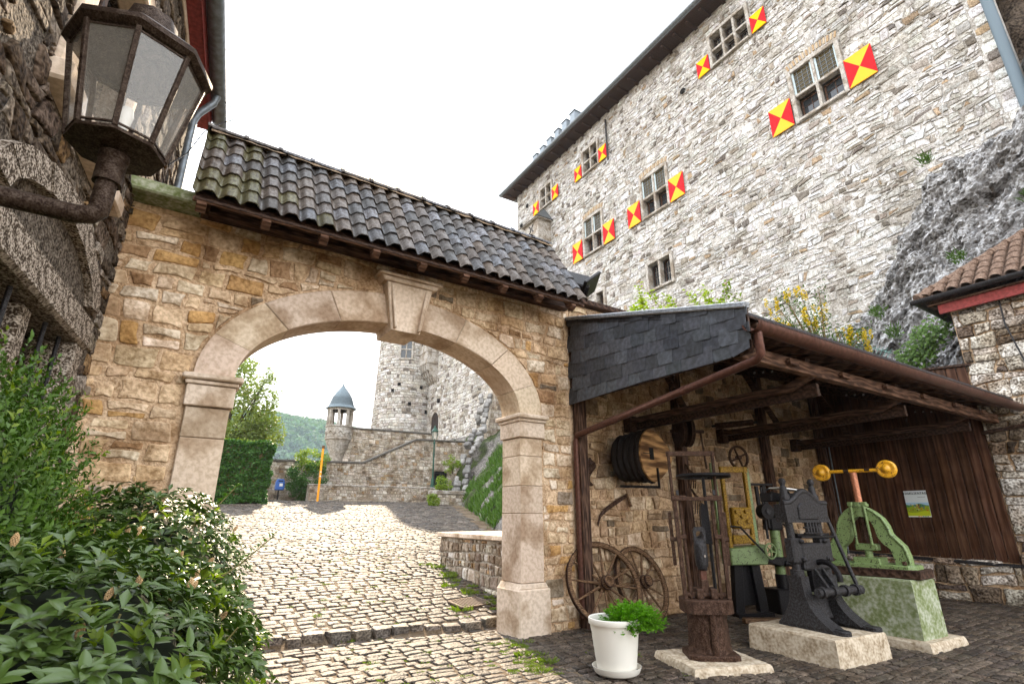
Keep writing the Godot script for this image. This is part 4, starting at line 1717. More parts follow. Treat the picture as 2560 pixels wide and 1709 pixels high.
func castle_window(t: Node3D, x0: float, x1: float, y0: float, y1: float, lights: int, rows: int, lower_open: bool, fw := 0.16) -> void:
	# stone cross window: frame and mullions, leaded or wooden sashes set back in the wall
	var w := Node3D.new()
	w.name = "window"
	t.add_child(w, true)
	var cx := (x0 + x1) / 2
	var ft := fw
	var fr := MB.new()
	fr.box(Vector3(x0 + fw / 2, (y0 + y1) / 2, -0.05), Vector3(fw, y1 - y0, 0.34), 0.02)
	fr.box(Vector3(x1 - fw / 2, (y0 + y1) / 2, -0.05), Vector3(fw, y1 - y0, 0.34), 0.02)
	fr.box(Vector3(cx, y1 - ft / 2, -0.052), Vector3(x1 - x0 - 2 * fw, ft, 0.34), 0.02)
	fr.box(Vector3(cx, y0 + 0.06, -0.03), Vector3(x1 - x0 - 2 * fw + 0.002, 0.12, 0.40), 0.02)
	part(w, "frame", fr, M.dressed_grey)
	var iw := (x1 - x0 - 2 * fw)
	var mw := 0.11
	for i in range(1, lights):
		boxp(w, "mullion", M.dressed_grey, Vector3(x0 + fw + iw * i / lights, (y0 + y1) / 2, -0.056), Vector3(mw, y1 - y0 - ft - 0.12, 0.30), 0.02)
	var ym := y0 + 0.12 + (y1 - y0 - ft - 0.12) * (0.5 if rows == 2 else 1.0)
	if rows == 2:
		boxp(w, "transom", M.dressed_grey, Vector3(cx, ym, -0.06), Vector3(iw, 0.12, 0.27), 0.02)
	for i in lights:
		var a := x0 + fw + iw * i / lights + (mw / 2 if i else 0.0)
		var b := x0 + fw + iw * (i + 1) / lights - (mw / 2 if i < lights - 1 else 0.0)
		for r in rows:
			var c := y0 + 0.12 if r == 0 else ym + 0.06
			var d := (ym - 0.06 if rows == 2 else y1 - ft) if r == 0 else y1 - ft
			var lead := r == 1 and lower_open
			var zp := -0.02 if lead else -0.34
			var pane := MB.new()
			pane.box(Vector3((a + b) / 2, (c + d) / 2, zp), Vector3(b - a, d - c, 0.012))
			part(w, "pane", pane, M.lead_glass if lead else M.window_glass)
			var g := MB.new()
			var nx := 4 if lead else 2
			var ny := 6 if lead else 3
			var th := 0.009 if lead else 0.022
			if not lower_open:
				nx = 4
				ny = 4
				th = 0.016
			for k in range(1, nx):
				g.box(Vector3(lerpf(a, b, float(k) / nx), (c + d) / 2, zp + 0.012), Vector3(th, d - c, 0.02))
			for k in range(1, ny):
				g.box(Vector3((a + b) / 2, lerpf(c, d, float(k) / ny), zp + 0.014), Vector3(b - a, th, 0.02))
			part(w, "glazing_bar", g, M.zinc if lead else (M.wood_red if lower_open else M.dressed_grey))
			if not lead:
				var s := MB.new()
				for e in [[a + 0.03, (c + d) / 2, 0.06, d - c], [b - 0.03, (c + d) / 2, 0.06, d - c]]:
					s.box(Vector3(e[0], e[1], zp + 0.03), Vector3(e[2], e[3], 0.05), 0.005)
				for e in [[(a + b) / 2, c + 0.03], [(a + b) / 2, d - 0.03]]:
					s.box(Vector3(e[0], e[1], zp + 0.028), Vector3(b - a - 0.12, 0.06, 0.05), 0.005)
				part(w, "sash", s, M.wood_red if lower_open else M.wood_dark)
			else:
				for e in [a + 0.035, b - 0.035]:
					boxp(w, "casement_stile", M.lead_frame, Vector3(e, (c + d) / 2, 0.01), Vector3(0.07, d - c, 0.04), 0.005)


func shutter(t: Node3D, x0: float, x1: float, y0: float, y1: float, yellow: Color) -> void:
	# open shutter painted in four triangles, set a little off the wall on hinge pins
	var b := MB.new()
	var c := Vector3((x0 + x1) / 2, (y0 + y1) / 2, 0.14)
	var p := [Vector3(x0, y0, 0.14), Vector3(x0, y1, 0.14), Vector3(x1, y1, 0.14), Vector3(x1, y0, 0.14)]
	var red := Color(0.52, 0.012, 0.016)
	for k in 4:
		b.col = yellow if k % 2 == 1 else red
		b.tri(p[k], p[(k + 1) % 4], c)
	b.col = red
	var q := []
	for e in p:
		q.append(e - Vector3(0, 0, 0.045))
	for k in 4:
		b.col = yellow if k % 2 == 1 else red
		b.quad(p[(k + 1) % 4], p[k], q[k], q[(k + 1) % 4])
	b.quad(q[3], q[2], q[1], q[0])
	var s := part(t, "shutter", b, M.shutter)
	for y in [y0 + 0.15, y1 - 0.15]:
		boxp(s, "hinge_pin", M.iron, Vector3(x0 + 0.02 if x0 < -0.0 and false else (x0 + x1) / 2, y, 0.045), Vector3(0.05, 0.05, 0.1), 0.0)


func castle() -> void:
	mat("lead_frame", Color(0.42, 0.50, 0.52), 0.5)
	var t := thing("castle", "tall whitish rubble castle wall with red and yellow shutters on the rock", "castle", Vector3(13, 0, 0))
	t.rotation.y = -deg_to_rad(92.2)
	# local x = -u (towards the right of the picture), windows as [x0, x1, y0, y1, lights, rows, big]
	var wins := [[-0.80, 1.17, 15.68, 18.15, 2, 2, true], [-8.92, -7.03, 15.70, 18.12, 2, 2, true], [-13.62, -11.82, 15.70, 18.18, 2, 2, true],
		[-3.93, -1.78, 21.12, 23.06, 3, 2, false], [-13.38, -11.80, 21.12, 22.95, 2, 2, false], [-18.05, -16.50, 21.22, 22.95, 2, 2, false],
		[-8.98, -7.28, 11.75, 13.35, 2, 1, false], [-12.85, -11.98, 11.9, 13.3, 1, 1, false]]
	var rects := []
	var holes := []
	for w in wins:
		rects.append(Rect2(w[0] + 0.02, w[2] + 0.02, w[1] - w[0] - 0.04, w[3] - w[2] - 0.04))
		holes.append(hole(rect_poly(w[0] - 0.02, w[2] - 0.02, w[1] + 0.02, w[3] + 0.02)))
	var core := MB.new()
	plate(core, Rect2(-21.0, 0, 26.06, 24.2), rects, -0.5, 0.0)
	core.box(Vector3(-8.8, 12.1, -3.6), Vector3(24.3, 24.1, 6.0))
	var wall := part(t, "wall", core, M.mortar_white)
	# arches of upright stones over the lower windows
	var arcs := []
	for w in [wins[0], wins[1], wins[2]]:
		arcs.append(rect_poly(w[0] - 0.05, w[3] + 0.02, w[1] + 0.05, w[3] + 0.42))
	for a in arcs:
		holes.append(hole(a))
	# the masonry changes with height: big blocks low at the left, thin beds low at the right, smaller stones above
	var cells := courses(Rect2(-21.0, 6.2, 13.0, 7.4), Vector2(0.12, 0.38), Vector2(0.18, 0.66), 0.10, 0.09, 0.4)
	cells.append_array(courses(Rect2(-8.0, 6.2, 13.1, 5.9), Vector2(0.06, 0.22), Vector2(0.14, 0.5), 0.10, 0.09, 0.3))
	cells = trim(cells, v2([-21.0, 6.2, 5.1, 6.2, 5.1, 12.1, -8.0, 12.1, -8.0, 13.6, -21.0, 13.6]), [])
	var mid := courses(Rect2(-21.0, 12.0, 26.1, 7.4), Vector2(0.08, 0.31), Vector2(0.13, 0.56), 0.10, 0.09, 0.35)
	cells.append_array(trim(mid, v2([-21.0, 13.62, -8.0, 13.62, -8.0, 12.12, 5.1, 12.12, 5.1, 19.3, -21.0, 19.3]), []))
	cells.append_array(trim(courses(Rect2(-21.0, 19.3, 26.1, 4.8), Vector2(0.08, 0.25), Vector2(0.11, 0.42), 0.08, 0.08, 0.3), rect_poly(-21.0, 19.32, 5.1, 24.2), []))
	# quoins at the right end, courses of thin rubble elsewhere
	var quoins := []
	var y := 6.2
	var k := 0
	while y < 24.0:
		var h := rnd(0.28, 0.42)
		quoins.append(rect_poly(5.06 - (0.85 if k % 2 else 0.5), y, 5.06, y + h))
		y += h
		k += 1
	cells = trim(cells, rect_poly(-20.98, 6.0, 5.04, 24.05), holes + [hole(rect_poly(4.5, 6.0, 5.2, 24.1))])
	var thin := []
	for c in cells:
		if rng.randf() > 0.10:
			thin.append(c)
	cells = thin
	for q in quoins:
		cells.append_array(Geometry2D.intersect_polygons(q, rect_poly(4.5, 6, 5.06, 24.1)))
	var pal := [[7, 0.66, 0.65, 0.64], [5, 0.54, 0.52, 0.495], [5, 0.76, 0.76, 0.76], [2.2, 0.38, 0.335, 0.29], [0.5, 0.44, 0.33, 0.22], [1.1, 0.20, 0.175, 0.155]]
	masonry(wall, cells, pal, M.stone_far, 0.021, Vector2(0.01, 0.055), 300, 0.016)
	for w in wins:
		castle_window(t, w[0], w[1], w[2], w[3], w[4], w[5], w[6])
	for i in 3:
		var w = wins[i]
		var n := 15
		for j in n:
			var f := (j + 0.5) / n
			var x: float = lerpf(w[0], w[1], f)
			var yy: float = w[3] + 0.06 + 0.12 * sin(f * PI)
			boxp(t, "arch_brick", [M.brick_a, M.brick_b][j % 2], Vector3(x, yy + 0.14, 0.0), Vector3((w[1] - w[0]) / n * 0.62, rnd(0.24, 0.3), 0.06), 0.008, Vector3(0, 0, (0.5 - f) * 30.0))
	var warm := Color(0.80, 0.38, 0.035)
	var pure := Color(0.78, 0.40, 0.0)
	for w in [wins[0], wins[1], wins[2]]:
		shutter(t, w[0] - 0.92, w[0] - 0.04, w[2] + 0.04, w[2] + 1.27, warm)
		shutter(t, w[1] + 0.02, w[1] + 0.90, w[2] + 0.04, w[2] + 1.27, warm)
	for w in [wins[3], wins[4], wins[5]]:
		shutter(t, w[0] - 0.68, w[0] - 0.02, w[2] + 0.02, w[2] + 0.92, pure)
		shutter(t, w[1] + 0.02, w[1] + 0.68, w[2] + 0.02, w[2] + 0.92, pure)
	# eaves and roof
	var ev := MB.new()
	ev.box(Vector3(-7.9, 24.22, 0.42), Vector3(27.6, 0.06, 1.0), 0.0)
	part(t, "soffit", ev, M.wood_dark)
	for i in 34:
		boxp(t, "rafter_end", M.wood_dark, Vector3(-21.2 + i * 0.8, 24.12, 0.35), Vector3(0.14, 0.14, 0.8), 0.01)
	var gu := MB.new()
	half_gutter(gu, Vector3(-21.9, 24.42, 1.0), Vector3(6.0, 24.42, 1.0), 0.14, Vector3(0, 0, 1))
	part(t, "gutter", gu, M.zinc)
	var rf := MB.new()
	rf.col = Color(0.10, 0.11, 0.12)
	rf.quad(Vector3(-21.9, 24.4, 0.92), Vector3(-18.0, 30.5, -3.6), Vector3(5.0, 30.5, -3.6), Vector3(6.0, 24.4, 0.92))
	rf.tri(Vector3(-21.9, 24.4, -8.0), Vector3(-18.0, 30.5, -3.6), Vector3(-21.9, 24.4, 0.92))
	rf.quad(Vector3(-21.9, 24.3, 0.92), Vector3(6.0, 24.3, 0.92), Vector3(6.0, 24.3, -8.0), Vector3(-21.9, 24.3, -8.0))
	part(t, "roof", rf, M.slate)
	for i in 6:
		var d := MB.new()
		var h := 0.22 + i * 0.05
		d.box(Vector3(0, 0, 0), Vector3(0.5, h * 2.0, 0.9), 0.02)
		var dm := part(t, "dormer", d, M.zinc, Transform3D(Basis(), Vector3(-17.6 + i * 0.85, 24.95 + h * 0.6, 0.25)))
		boxp(dm, "dormer_cap", M.zinc, Vector3(0, h + 0.03, 0), Vector3(0.6, 0.06, 1.0), 0.01)
	# downpipe beside an upper window and at the right corner, hole in the wall
	for e in [[-11.0, 20.8, 23.6, 0.05, M.iron_grey], [4.98, 5.0, 24.2, 0.13, M.pipe_blue]]:
		var p := MB.new()
		p.tube(v3([Vector3(e[0], e[1], 0.14), Vector3(e[0], e[2], 0.14)]), e[3], 10)
		part(t, "downpipe", p, e[4])
	for e in [[-5.6, 21.3], [-20.4, 21.4], [-20.7, 20.3], [-19.6, 22.6]]:
		var hh := MB.new()
		hh.lathe(v2([0.001, 0.0, 0.14, 0.0, 0.17, -0.05]), 10, Vector3(e[0], e[1], 0.085), Basis(Vector3.RIGHT, PI / 2))
		part(t, "putlog_hole", hh, M.dark)
	# oriel turret with a slate hood near the far corner
	var o := Node3D.new()
	o.name = "oriel"
	t.add_child(o, true)
	boxp(o, "wall", M.dressed_grey, Vector3(-17.6, 18.6, 0.5), Vector3(1.5, 2.6, 1.1), 0.03)
	var hd := MB.new()
	hd.col = Color(0.10, 0.11, 0.12)
	var ap := Vector3(-17.6, 21.3, 0.0)
	var e1 := Vector3(-18.65, 19.85, 1.3)
	var e2 := Vector3(-16.55, 19.85, 1.3)
	hd.tri(e1, ap, e2)
	hd.tri(Vector3(-18.65, 19.85, 0.0), ap, e1)
	hd.tri(e2, ap, Vector3(-16.55, 19.85, 0.0))
	hd.quad(e1, e2, e2 - Vector3(0, 0, 1.3), e1 - Vector3(0, 0, 1.3))
	part(o, "hood", hd, M.slate)
	boxp(o, "eaves_board", M.dressed_grey, Vector3(-17.6, 19.83, 0.65), Vector3(1.95, 0.1, 1.2), 0.01)
	for s in [-0.25, 0.25]:
		var sc := MB.new()
		var pts := []
		for q in 9:
			var f := PI * 0.5 + PI * q / 8.0
			pts.append(Vector3(-17.6 + s + (0.17 * cos(f)) * (1 if s > 0 else -1), 19.35 + 0.25 * sin(f), 1.07))
		sc.tube(v3(pts), 0.035, 6)
		part(o, "wall_anchor", sc, M.iron)


func wing_and_tower() -> void:
	mat_once()
	# lower wing of the castle that ends in the round tower, seen through the arch
	var t := thing("castle_wing", "lower castle wall with a latrine turret and doorway seen through the arch", "building", Vector3(13, 0, 0))
	t.rotation.y = -deg_to_rad(92.2)
	var core := MB.new()
	var door := Rect2(-35.6, 7.0, 1.9, 2.4)
	plate(core, Rect2(-38.0, 2.0, 17.0, 18.0), [], -1.2, 0.0)
	core.box(Vector3(-29.5, 11, -3.0), Vector3(17.0, 18.0, 3.0))
	var wall := part(t, "wall", core, M.mortar_white)
	var dh := PackedVector2Array([Vector2(-35.75, 5.0), Vector2(-33.55, 5.0)])
	for k in 9:
		dh.append(Vector2(-34.65 + 1.1 * cos(PI * k / 8.0), 9.3 + 1.1 * sin(PI * k / 8.0)))
	var cells := courses(Rect2(-38.0, 5.0, 17.0, 15.0), Vector2(0.14, 0.34), Vector2(0.22, 0.66), 0.09, 0.08, 0.25)
	cells = trim(cells, rect_poly(-38, 5.0, -21.0, 19.95), [hole(dh), hole(rect_poly(-36.6, 12.8, -34.5, 19.0))])
	var pal := [[6, 0.64, 0.61, 0.57], [4, 0.53, 0.49, 0.44], [3, 0.72, 0.70, 0.67], [1.4, 0.38, 0.33, 0.28], [0.7, 0.22, 0.19, 0.17]]
	masonry(wall, cells, pal, M.stone_far, 0.018, Vector2(0.02, 0.08), 300, 0.03)
	# brick arch door
	var d := Node3D.new()
	d.name = "doorway"
	t.add_child(d, true)
	for k in 11:
		var f0 := PI * k / 11.0
		var f1 := PI * (k + 1) / 11.0 - 0.03
		var p := PackedVector2Array()
		for q in [[1.05, f0], [1.05, f1], [0.8, f1], [0.8, f0]]:
			p.append(Vector2(-34.65 + q[0] * cos(q[1]), 9.3 + q[0] * sin(q[1])))
		var b := MB.new()
		b.prism(p, -0.3, 0.06)
		part(d, "arch_stone", b, M.dressed_grey)
	var lu := MB.new()
	var lp := PackedVector2Array([Vector2(-35.5, 5.0), Vector2(-33.8, 5.0)])
	for k in 9:
		lp.append(Vector2(-34.65 + 0.82 * cos(PI * k / 8.0), 9.3 + 0.82 * sin(PI * k / 8.0)))
	lu.prism(lp, -0.05, 0.012)
	part(d, "brick_infill", lu, M.brick_dark)
	for s in [-35.6, -33.7]:
		boxp(d, "jamb", M.dressed_grey, Vector3(s, 7.1, -0.1), Vector3(0.24, 4.4, 0.34), 0.02)
	# lantern above the door
	boxp(d, "wall_lamp", M.iron, Vector3(-33.45, 10.9, 0.3), Vector3(0.24, 0.36, 0.24), 0.04)
	# latrine turret on corbels
	var o := Node3D.new()
	o.name = "latrine_turret"
	t.add_child(o, true)
	boxp(o, "wall", M.dressed_grey, Vector3(-35.55, 16.3, 0.55), Vector3(1.9, 3.6, 1.1), 0.03)
	boxp(o, "string_course", M.dressed_grey, Vector3(-35.55, 15.6, 0.56), Vector3(1.98, 0.12, 1.18), 0.02)
	boxp(o, "slit_window", M.dark, Vector3(-35.8, 16.7, 1.1), Vector3(0.22, 0.7, 0.05), 0.0)
	boxp(o, "slit_window", M.dark, Vector3(-34.58, 16.7, 0.55), Vector3(0.05, 1.6, 0.3), 0.0)
	for s in 4:
		var b := MB.new()
		b.prism(v2([0.0, 12.8, 0.25, 13.0, 0.45, 13.4, 0.6, 13.45, 0.75, 13.85, 0.95, 13.9, 1.08, 14.5, 0.0, 14.5]), -0.12, 0.12, 0.0)
		part(o, "corbel", b, M.dressed_grey, Transform3D(Basis(Vector3(0, 0, 1), Vector3.UP, Vector3(-1, 0, 0)), Vector3(-36.3 + s * 0.5, 0, 0)))
	var hd := MB.new()
	hd.col = Color(0.10, 0.11, 0.12)
	hd.quad(Vector3(-36.8, 18.0, 1.35), Vector3(-36.2, 19.6, 0), Vector3(-34.9, 19.6, 0), Vector3(-34.3, 18.0, 1.35))
	hd.tri(Vector3(-36.8, 18.0, 0), Vector3(-36.2, 19.6, 0), Vector3(-36.8, 18.0, 1.35))
	hd.tri(Vector3(-34.3, 18.0, 1.35), Vector3(-34.9, 19.6, 0), Vector3(-34.3, 18.0, 0))
	part(o, "hood", hd, M.slate)
	# slits in the wall
	for e in [[-27.2, 12.8, 0.4, 1.1], [-24.0, 12.2, 0.35, 0.9]]:
		boxp(t, "slit_window", M.dark, Vector3(e[0], e[1], 0.06), Vector3(e[2], e[3], 0.08), 0.0)
	# round tower
	var w := thing("round_tower", "round rubble tower with a cross window seen through the arch", "tower", Vector3(13.3, 0, -39.2))
	var bd := MB.new()
	var prof := PackedVector2Array()
	for k in 9:
		prof.append(Vector2(3.12 - 0.03 * k * 2.5, 2.0 + 2.5 * k))
	prof.append(Vector2(0.01, 22.0))
	bd.lathe(prof, 48)
	var shell := part(w, "wall", bd, M.mortar_white)
	var list := []
	var tc := courses(Rect2(0, 4.6, 3.0 * TAU * 0.62, 17.0), Vector2(0.18, 0.36), Vector2(0.26, 0.62), 0.04, 0.06, 0.2)
	var wa := 3.0 * deg_to_rad(205.0 - 116.0)
	tc = trim(tc, rect_poly(0, 4.6, 3.0 * TAU * 0.62, 21.5), [hole(rect_poly(wa - 0.68, 15.05, wa + 0.68, 17.05))])
	var rest := MB.new()
	var made := 0
	for p in tc:
		var c := Vector2()
		for q in p:
			c += q
		c /= p.size()
		var local := PackedVector2Array()
		for q in p:
			local.append(q - c)
		var ang := deg_to_rad(205.0) - c.x / 3.0
		# outward direction turns from the courtyard side to the left
		var outv := Vector3(cos(ang), 0, sin(ang))
		var r := 3.12 - 0.03 * (c.y - 2.0)
		var bs := Basis(Vector3.UP.cross(outv), Vector3.UP, outv)
		var xf := Transform3D(bs, outv * r + Vector3(0, c.y, 0))
		var f := shows(w.position + xf.origin)
		if outv.dot((EYE - w.position).normalized()) < -0.1:
			f = 0.0
		if f > 0.0 and made < 220 and c.y < 19.0 and c.y > 6.5:
			var b := MB.new()
			b.col = pick(pal)
			if stone(b, local, 0.018, rnd(0.03, 0.08), false):
				part(shell, "stone", b, M.stone_far, xf)
				made += 1
		else:
			rest.col = pick(pal)
			rest.xf = xf
			stone(rest, local, 0.018, rnd(0.03, 0.08), false)
	stuff(part(shell, "stonework", rest, M.stone_far))
	var wn := Node3D.new()
	wn.name = "window"
	w.add_child(wn, true)
	var ang := deg_to_rad(205.0) - wa / 3.0
	var ov := Vector3(cos(ang), 0, sin(ang))
	wn.transform = Transform3D(Basis(Vector3.UP.cross(ov), Vector3.UP, ov), ov * 2.70)
	var fr := MB.new()
	for s in [-0.56, 0.56]:
		fr.box(Vector3(s, 16.05, 0.0), Vector3(0.18, 1.95, 0.3), 0.02)
	for yy in [15.16, 16.94]:
		fr.box(Vector3(0, yy, 0.0), Vector3(0.94, 0.17, 0.3), 0.02)
	part(wn, "frame", fr, M.dressed_grey)
	boxp(wn, "mullion", M.dressed_grey, Vector3(0, 16.05, 0), Vector3(0.11, 1.6, 0.24), 0.02)
	boxp(wn, "transom", M.dressed_grey, Vector3(0, 16.05, 0.01), Vector3(0.94, 0.11, 0.24), 0.02)
	for s in [-1, 1]:
		for v in [-1, 1]:
			boxp(wn, "pane", M.window_glass, Vector3(s * 0.26, 16.05 + v * 0.43, 0.06), Vector3(0.42, 0.75, 0.02), 0.0)
	for e in [[-0.55, 12.6], [0.15, 12.75], [-0.2, 11.0], [-0.75, 10.4], [0.35, 12.2]]:
		var a2: float = ang + e[0]
		var o2 := Vector3(cos(a2), 0, sin(a2))
		var r2: float = 3.12 - 0.03 * (e[1] - 2.0) + 0.045
		boxp(w, "putlog_hole", M.dark, o2 * r2 + Vector3(0, e[1], 0), Vector3(0.26, 0.3, 0.14), 0.02, Vector3(0, -rad_to_deg(a2) + 90.0, 0))


func mat_once() -> void:
	mat("brick_dark", Color(0.055, 0.042, 0.035), 0.9, 0.0, T.speck, Vector3.ONE * 1.2, T.h_rock, 2.0, false, true)


# ---------------------------------------------------------------- terrace walls, pavilion and rock beyond the arch

func flat_wall(called: String, label: String, poly: PackedVector2Array, z: float, thick: float, rh: Vector2, rw: Vector2, pal: Array, singles: int, mortar: Material, holes := [], turn := 0.0, at := Vector3.ZERO) -> Node3D:
	var t := thing(called, label, "wall", at + Vector3(0, 0, z), turn)
	var core := MB.new()
	core.prism(poly, -thick, 0.0)
	var wall := part(t, "wall", core, mortar)
	var lo := Vector2(1e9, 1e9)
	var hi := -lo
	for q in poly:
		lo = lo.min(q)
		hi = hi.max(q)
	var cells := trim(courses(Rect2(lo, hi - lo), rh, rw, 0.03, 0.03, 0.2), Geometry2D.offset_polygon(poly, -0.01)[0], holes)
	masonry(wall, cells, pal, M.stone, 0.012, Vector2(0.012, 0.04), singles, 0.03)
	return t


func coping(t: Node3D, pts: Array, w: float, h: float, m: Material, seg := 1.2) -> void:
	for i in pts.size() - 1:
		var a: Vector3 = pts[i]
		var b: Vector3 = pts[i + 1]
		var n := maxi(1, int(a.distance_to(b) / seg))
		for k in n:
			var c := MB.new()
			var d := (b - a).normalized() * 0.006
			c.bar(a.lerp(b, float(k) / n) + d, a.lerp(b, float(k + 1) / n) - d, w, h, 0.015)
			part(t, "coping_stone", c, m)


func terrace() -> void:
	var pal := [[5, 0.50, 0.46, 0.41], [4, 0.40, 0.36, 0.31], [4, 0.60, 0.57, 0.53], [1.0, 0.40, 0.30, 0.20], [1, 0.24, 0.21, 0.18]]
	mat("coping_dark", Color(0.13, 0.125, 0.12), 0.85, 0.0, T.stain, Vector3.ONE * 1.0, T.h_rock, 1.0, false, true)
	# stair parapet wall, level coping at the left, ramp up to the castle door
	var gate := rect_poly(8.5, 2.2, 9.3, 4.05)
	var w1 := flat_wall("stair_wall", "rubble wall with a dark coping that ramps up towards the round tower", v2([-0.6, 2.0, 11.2, 2.0, 11.2, 5.86, 7.26, 5.74, 4.25, 4.27, -0.6, 4.16]), -22.0, 0.5, Vector2(0.11, 0.24), Vector2(0.16, 0.38), pal, 300, M.mortar_grey, [hole(gate)])
	coping(w1, [Vector3(-0.6, 4.2, -0.2), Vector3(4.25, 4.31, -0.2), Vector3(7.26, 5.79, -0.2), Vector3(11.2, 5.92, -0.2)], 0.56, 0.1, M.coping_dark)
	var gt := thing("iron_gate", "small iron bar gate in the wall behind the lamp post", "gate", Vector3(8.9, 2.2, -21.93))
	boxp(gt, "back", M.dark, Vector3(0, 0.92, -0.03), Vector3(0.8, 1.85, 0.02), 0.0)
	for i in 7:
		boxp(gt, "bar", M.iron_grey, Vector3(-0.36 + i * 0.12, 0.92, 0.02), Vector3(0.022, 1.82, 0.022), 0.0)
	for y in [0.08, 1.72]:
		boxp(gt, "rail", M.iron_grey, Vector3(0, y, 0.035), Vector3(0.8, 0.04, 0.03), 0.004)
	var w2 := flat_wall("upper_terrace_wall", "higher rubble wall running from the pavilion to the tower", v2([3.55, 3.0, 9.6, 3.0, 9.6, 6.48, 3.55, 6.4]), -24.0, 0.5, Vector2(0.12, 0.26), Vector2(0.18, 0.42), pal, 180, M.mortar_grey)
	coping(w2, [Vector3(3.6, 6.45, -0.2), Vector3(9.6, 6.53, -0.2)], 0.56, 0.1, M.coping_dark)
	# low wall in front of the stair
	var w3 := flat_wall("low_wall", "low dark rubble wall along the foot of the stair wall", v2([1.1, 2.0, 7.9, 2.0, 7.9, 2.96, 1.1, 2.96]), -20.0, 0.45, Vector2(0.12, 0.24), Vector2(0.13, 0.3), pal, 200, M.mortar_grey)
	coping(w3, [Vector3(1.08, 2.985, -0.22), Vector3(7.9, 2.985, -0.22)], 0.5, 0.06, M.dressed_grey, 0.7)
	# small wall with slab at the foot of the rock
	var w4 := flat_wall("small_wall", "short low stone wall below the rock steps", v2([6.95, 1.9, 8.8, 1.9, 8.8, 2.62, 6.95, 2.62]), -18.4, 0.8, Vector2(0.14, 0.2), Vector2(0.2, 0.5), pal, 40, M.mortar_grey)
	coping(w4, [Vector3(6.92, 2.71, -0.38), Vector3(8.85, 2.71, -0.38)], 0.9, 0.18, M.dressed_grey, 1.0)
	# platform just inside the gate at the right
	var bx := 0.32
	var b5 := thing("platform_wall", "low platform of mixed rubble with a pale slab top right behind the arch", "wall", Vector3(bx, 0, -4.1), -90)
	b5.transform = Transform3D(Basis(Vector3(0, 0, 1), Vector3.UP, Vector3(-1, 0, 0)), Vector3(bx, 0, -4.1))
	var core := MB.new()
	core.box(Vector3(1.78, 0.56, -1.2), Vector3(3.56, 1.2, 2.4))
	var wl := part(b5, "wall", core, M.mortar_grey)
	var cells := trim(courses(Rect2(0, 0.0, 3.6, 1.16), Vector2(0.12, 0.26), Vector2(0.10, 0.30), 0.04, 0.04, 0.25), rect_poly(0.01, 0.0, 3.56, 1.15), [])
	masonry(wl, cells, [[4, 0.36, 0.31, 0.26], [3, 0.60, 0.57, 0.52], [2, 0.26, 0.21, 0.17], [1, 0.38, 0.27, 0.16]], M.stone, 0.016, Vector2(0.02, 0.04), 120, 0.01)
	for i in 4:
		boxp(b5, "slab", M.dressed, Vector3(0.42 + i * 0.92, 1.21, -1.17), Vector3(0.91, 0.09, 2.5), 0.012)
	# pavilion
	var p := thing("pavilion", "small open octagonal stone pavilion with a bell shaped slate roof", "pavilion", Vector3(3.32, 0, -24.1), 22.5)
	var cor := MB.new()
	cor.lathe(v2([0.25, 4.3, 0.42, 4.9, 0.62, 5.45, 0.68, 5.66, 0.72, 5.70]), 8, Vector3.ZERO, Basis(), true)
	part(p, "corbel", cor, M.dressed_grey)
	var pr := MB.new()
	pr.lathe(v2([0.72, 5.70, 0.74, 5.72, 0.74, 6.40, 0.79, 6.42, 0.79, 6.50, 0.60, 6.52]), 8, Vector3.ZERO, Basis(), true)
	var pp := part(p, "parapet", pr, M.dressed_grey)
	for k in 8:
		var a := TAU * (k + 0.5) / 8
		var o := Vector3(cos(a), 0, sin(a))
		var fr := MB.new()
		var pts := []
		for q in 11:
			var f := q / 10.0
			pts.append(Vector3((f - 0.5) * 0.4, 6.07 + 0.1 * sin(f * TAU), 0.0))
		fr.tube(v3(pts), 0.035, 6)
		fr.box(Vector3(0, 5.86, -0.01), Vector3(0.44, 0.04, 0.03))
		part(pp, "carved_scroll", fr, M.dressed_grey, Transform3D(Basis(Vector3.UP.cross(o), Vector3.UP, o), o * 0.70))
	for k in 8:
		var a := TAU * k / 8
		boxp(p, "column", M.dressed_grey, Vector3(cos(a) * 0.66, 6.95, sin(a) * 0.66), Vector3(0.15, 0.9, 0.15), 0.02, Vector3(0, -rad_to_deg(a), 0))
	var en := MB.new()
	en.lathe(v2([0.56, 7.38, 0.74, 7.38, 0.76, 7.52, 0.5, 7.52]), 8, Vector3.ZERO, Basis(), true)
	part(p, "entablature", en, M.dressed_grey)
	var rf := MB.new()
	rf.col = Color(0.16, 0.20, 0.23)
	rf.lathe(v2([0.5, 7.50, 0.90, 7.50, 0.88, 7.55, 0.72, 7.72, 0.64, 7.95, 0.56, 8.2, 0.42, 8.45, 0.24, 8.68, 0.10, 8.86, 0.03, 9.02, 0.001, 9.06]), 8, Vector3.ZERO, Basis(), true)
	var roof := part(p, "roof", rf, M.slate)
	for k in 9:
		var rr: float = [0.80, 0.735, 0.695, 0.665, 0.637, 0.60, 0.54, 0.47, 0.40][k]
		var band := MB.new()
		band.col = Color(0.10, 0.125, 0.145)
		band.lathe(v2([rr + 0.004, 7.62 + k * 0.1, rr + 0.016, 7.615 + k * 0.1, rr + 0.001, 7.64 + k * 0.1]), 8, Vector3.ZERO, Basis(), true)
		part(roof, "slate_course", band, M.slate)
	# street lamp
	var s := thing("street_lamp", "green cast iron street lamp with a four sided lantern", "street lamp", Vector3(7.78, 2.5, -20.6))
	var po := MB.new()
	po.lathe(v2([0.16, 0, 0.16, 0.12, 0.12, 0.16, 0.12, 0.7, 0.09, 0.78, 0.09, 1.0, 0.06, 1.06, 0.05, 1.1, 0.042, 2.9, 0.07, 2.95, 0.07, 3.0, 0.035, 3.05, 0.03, 3.2]), 12)
	part(s, "post", po, M.lamp_green)
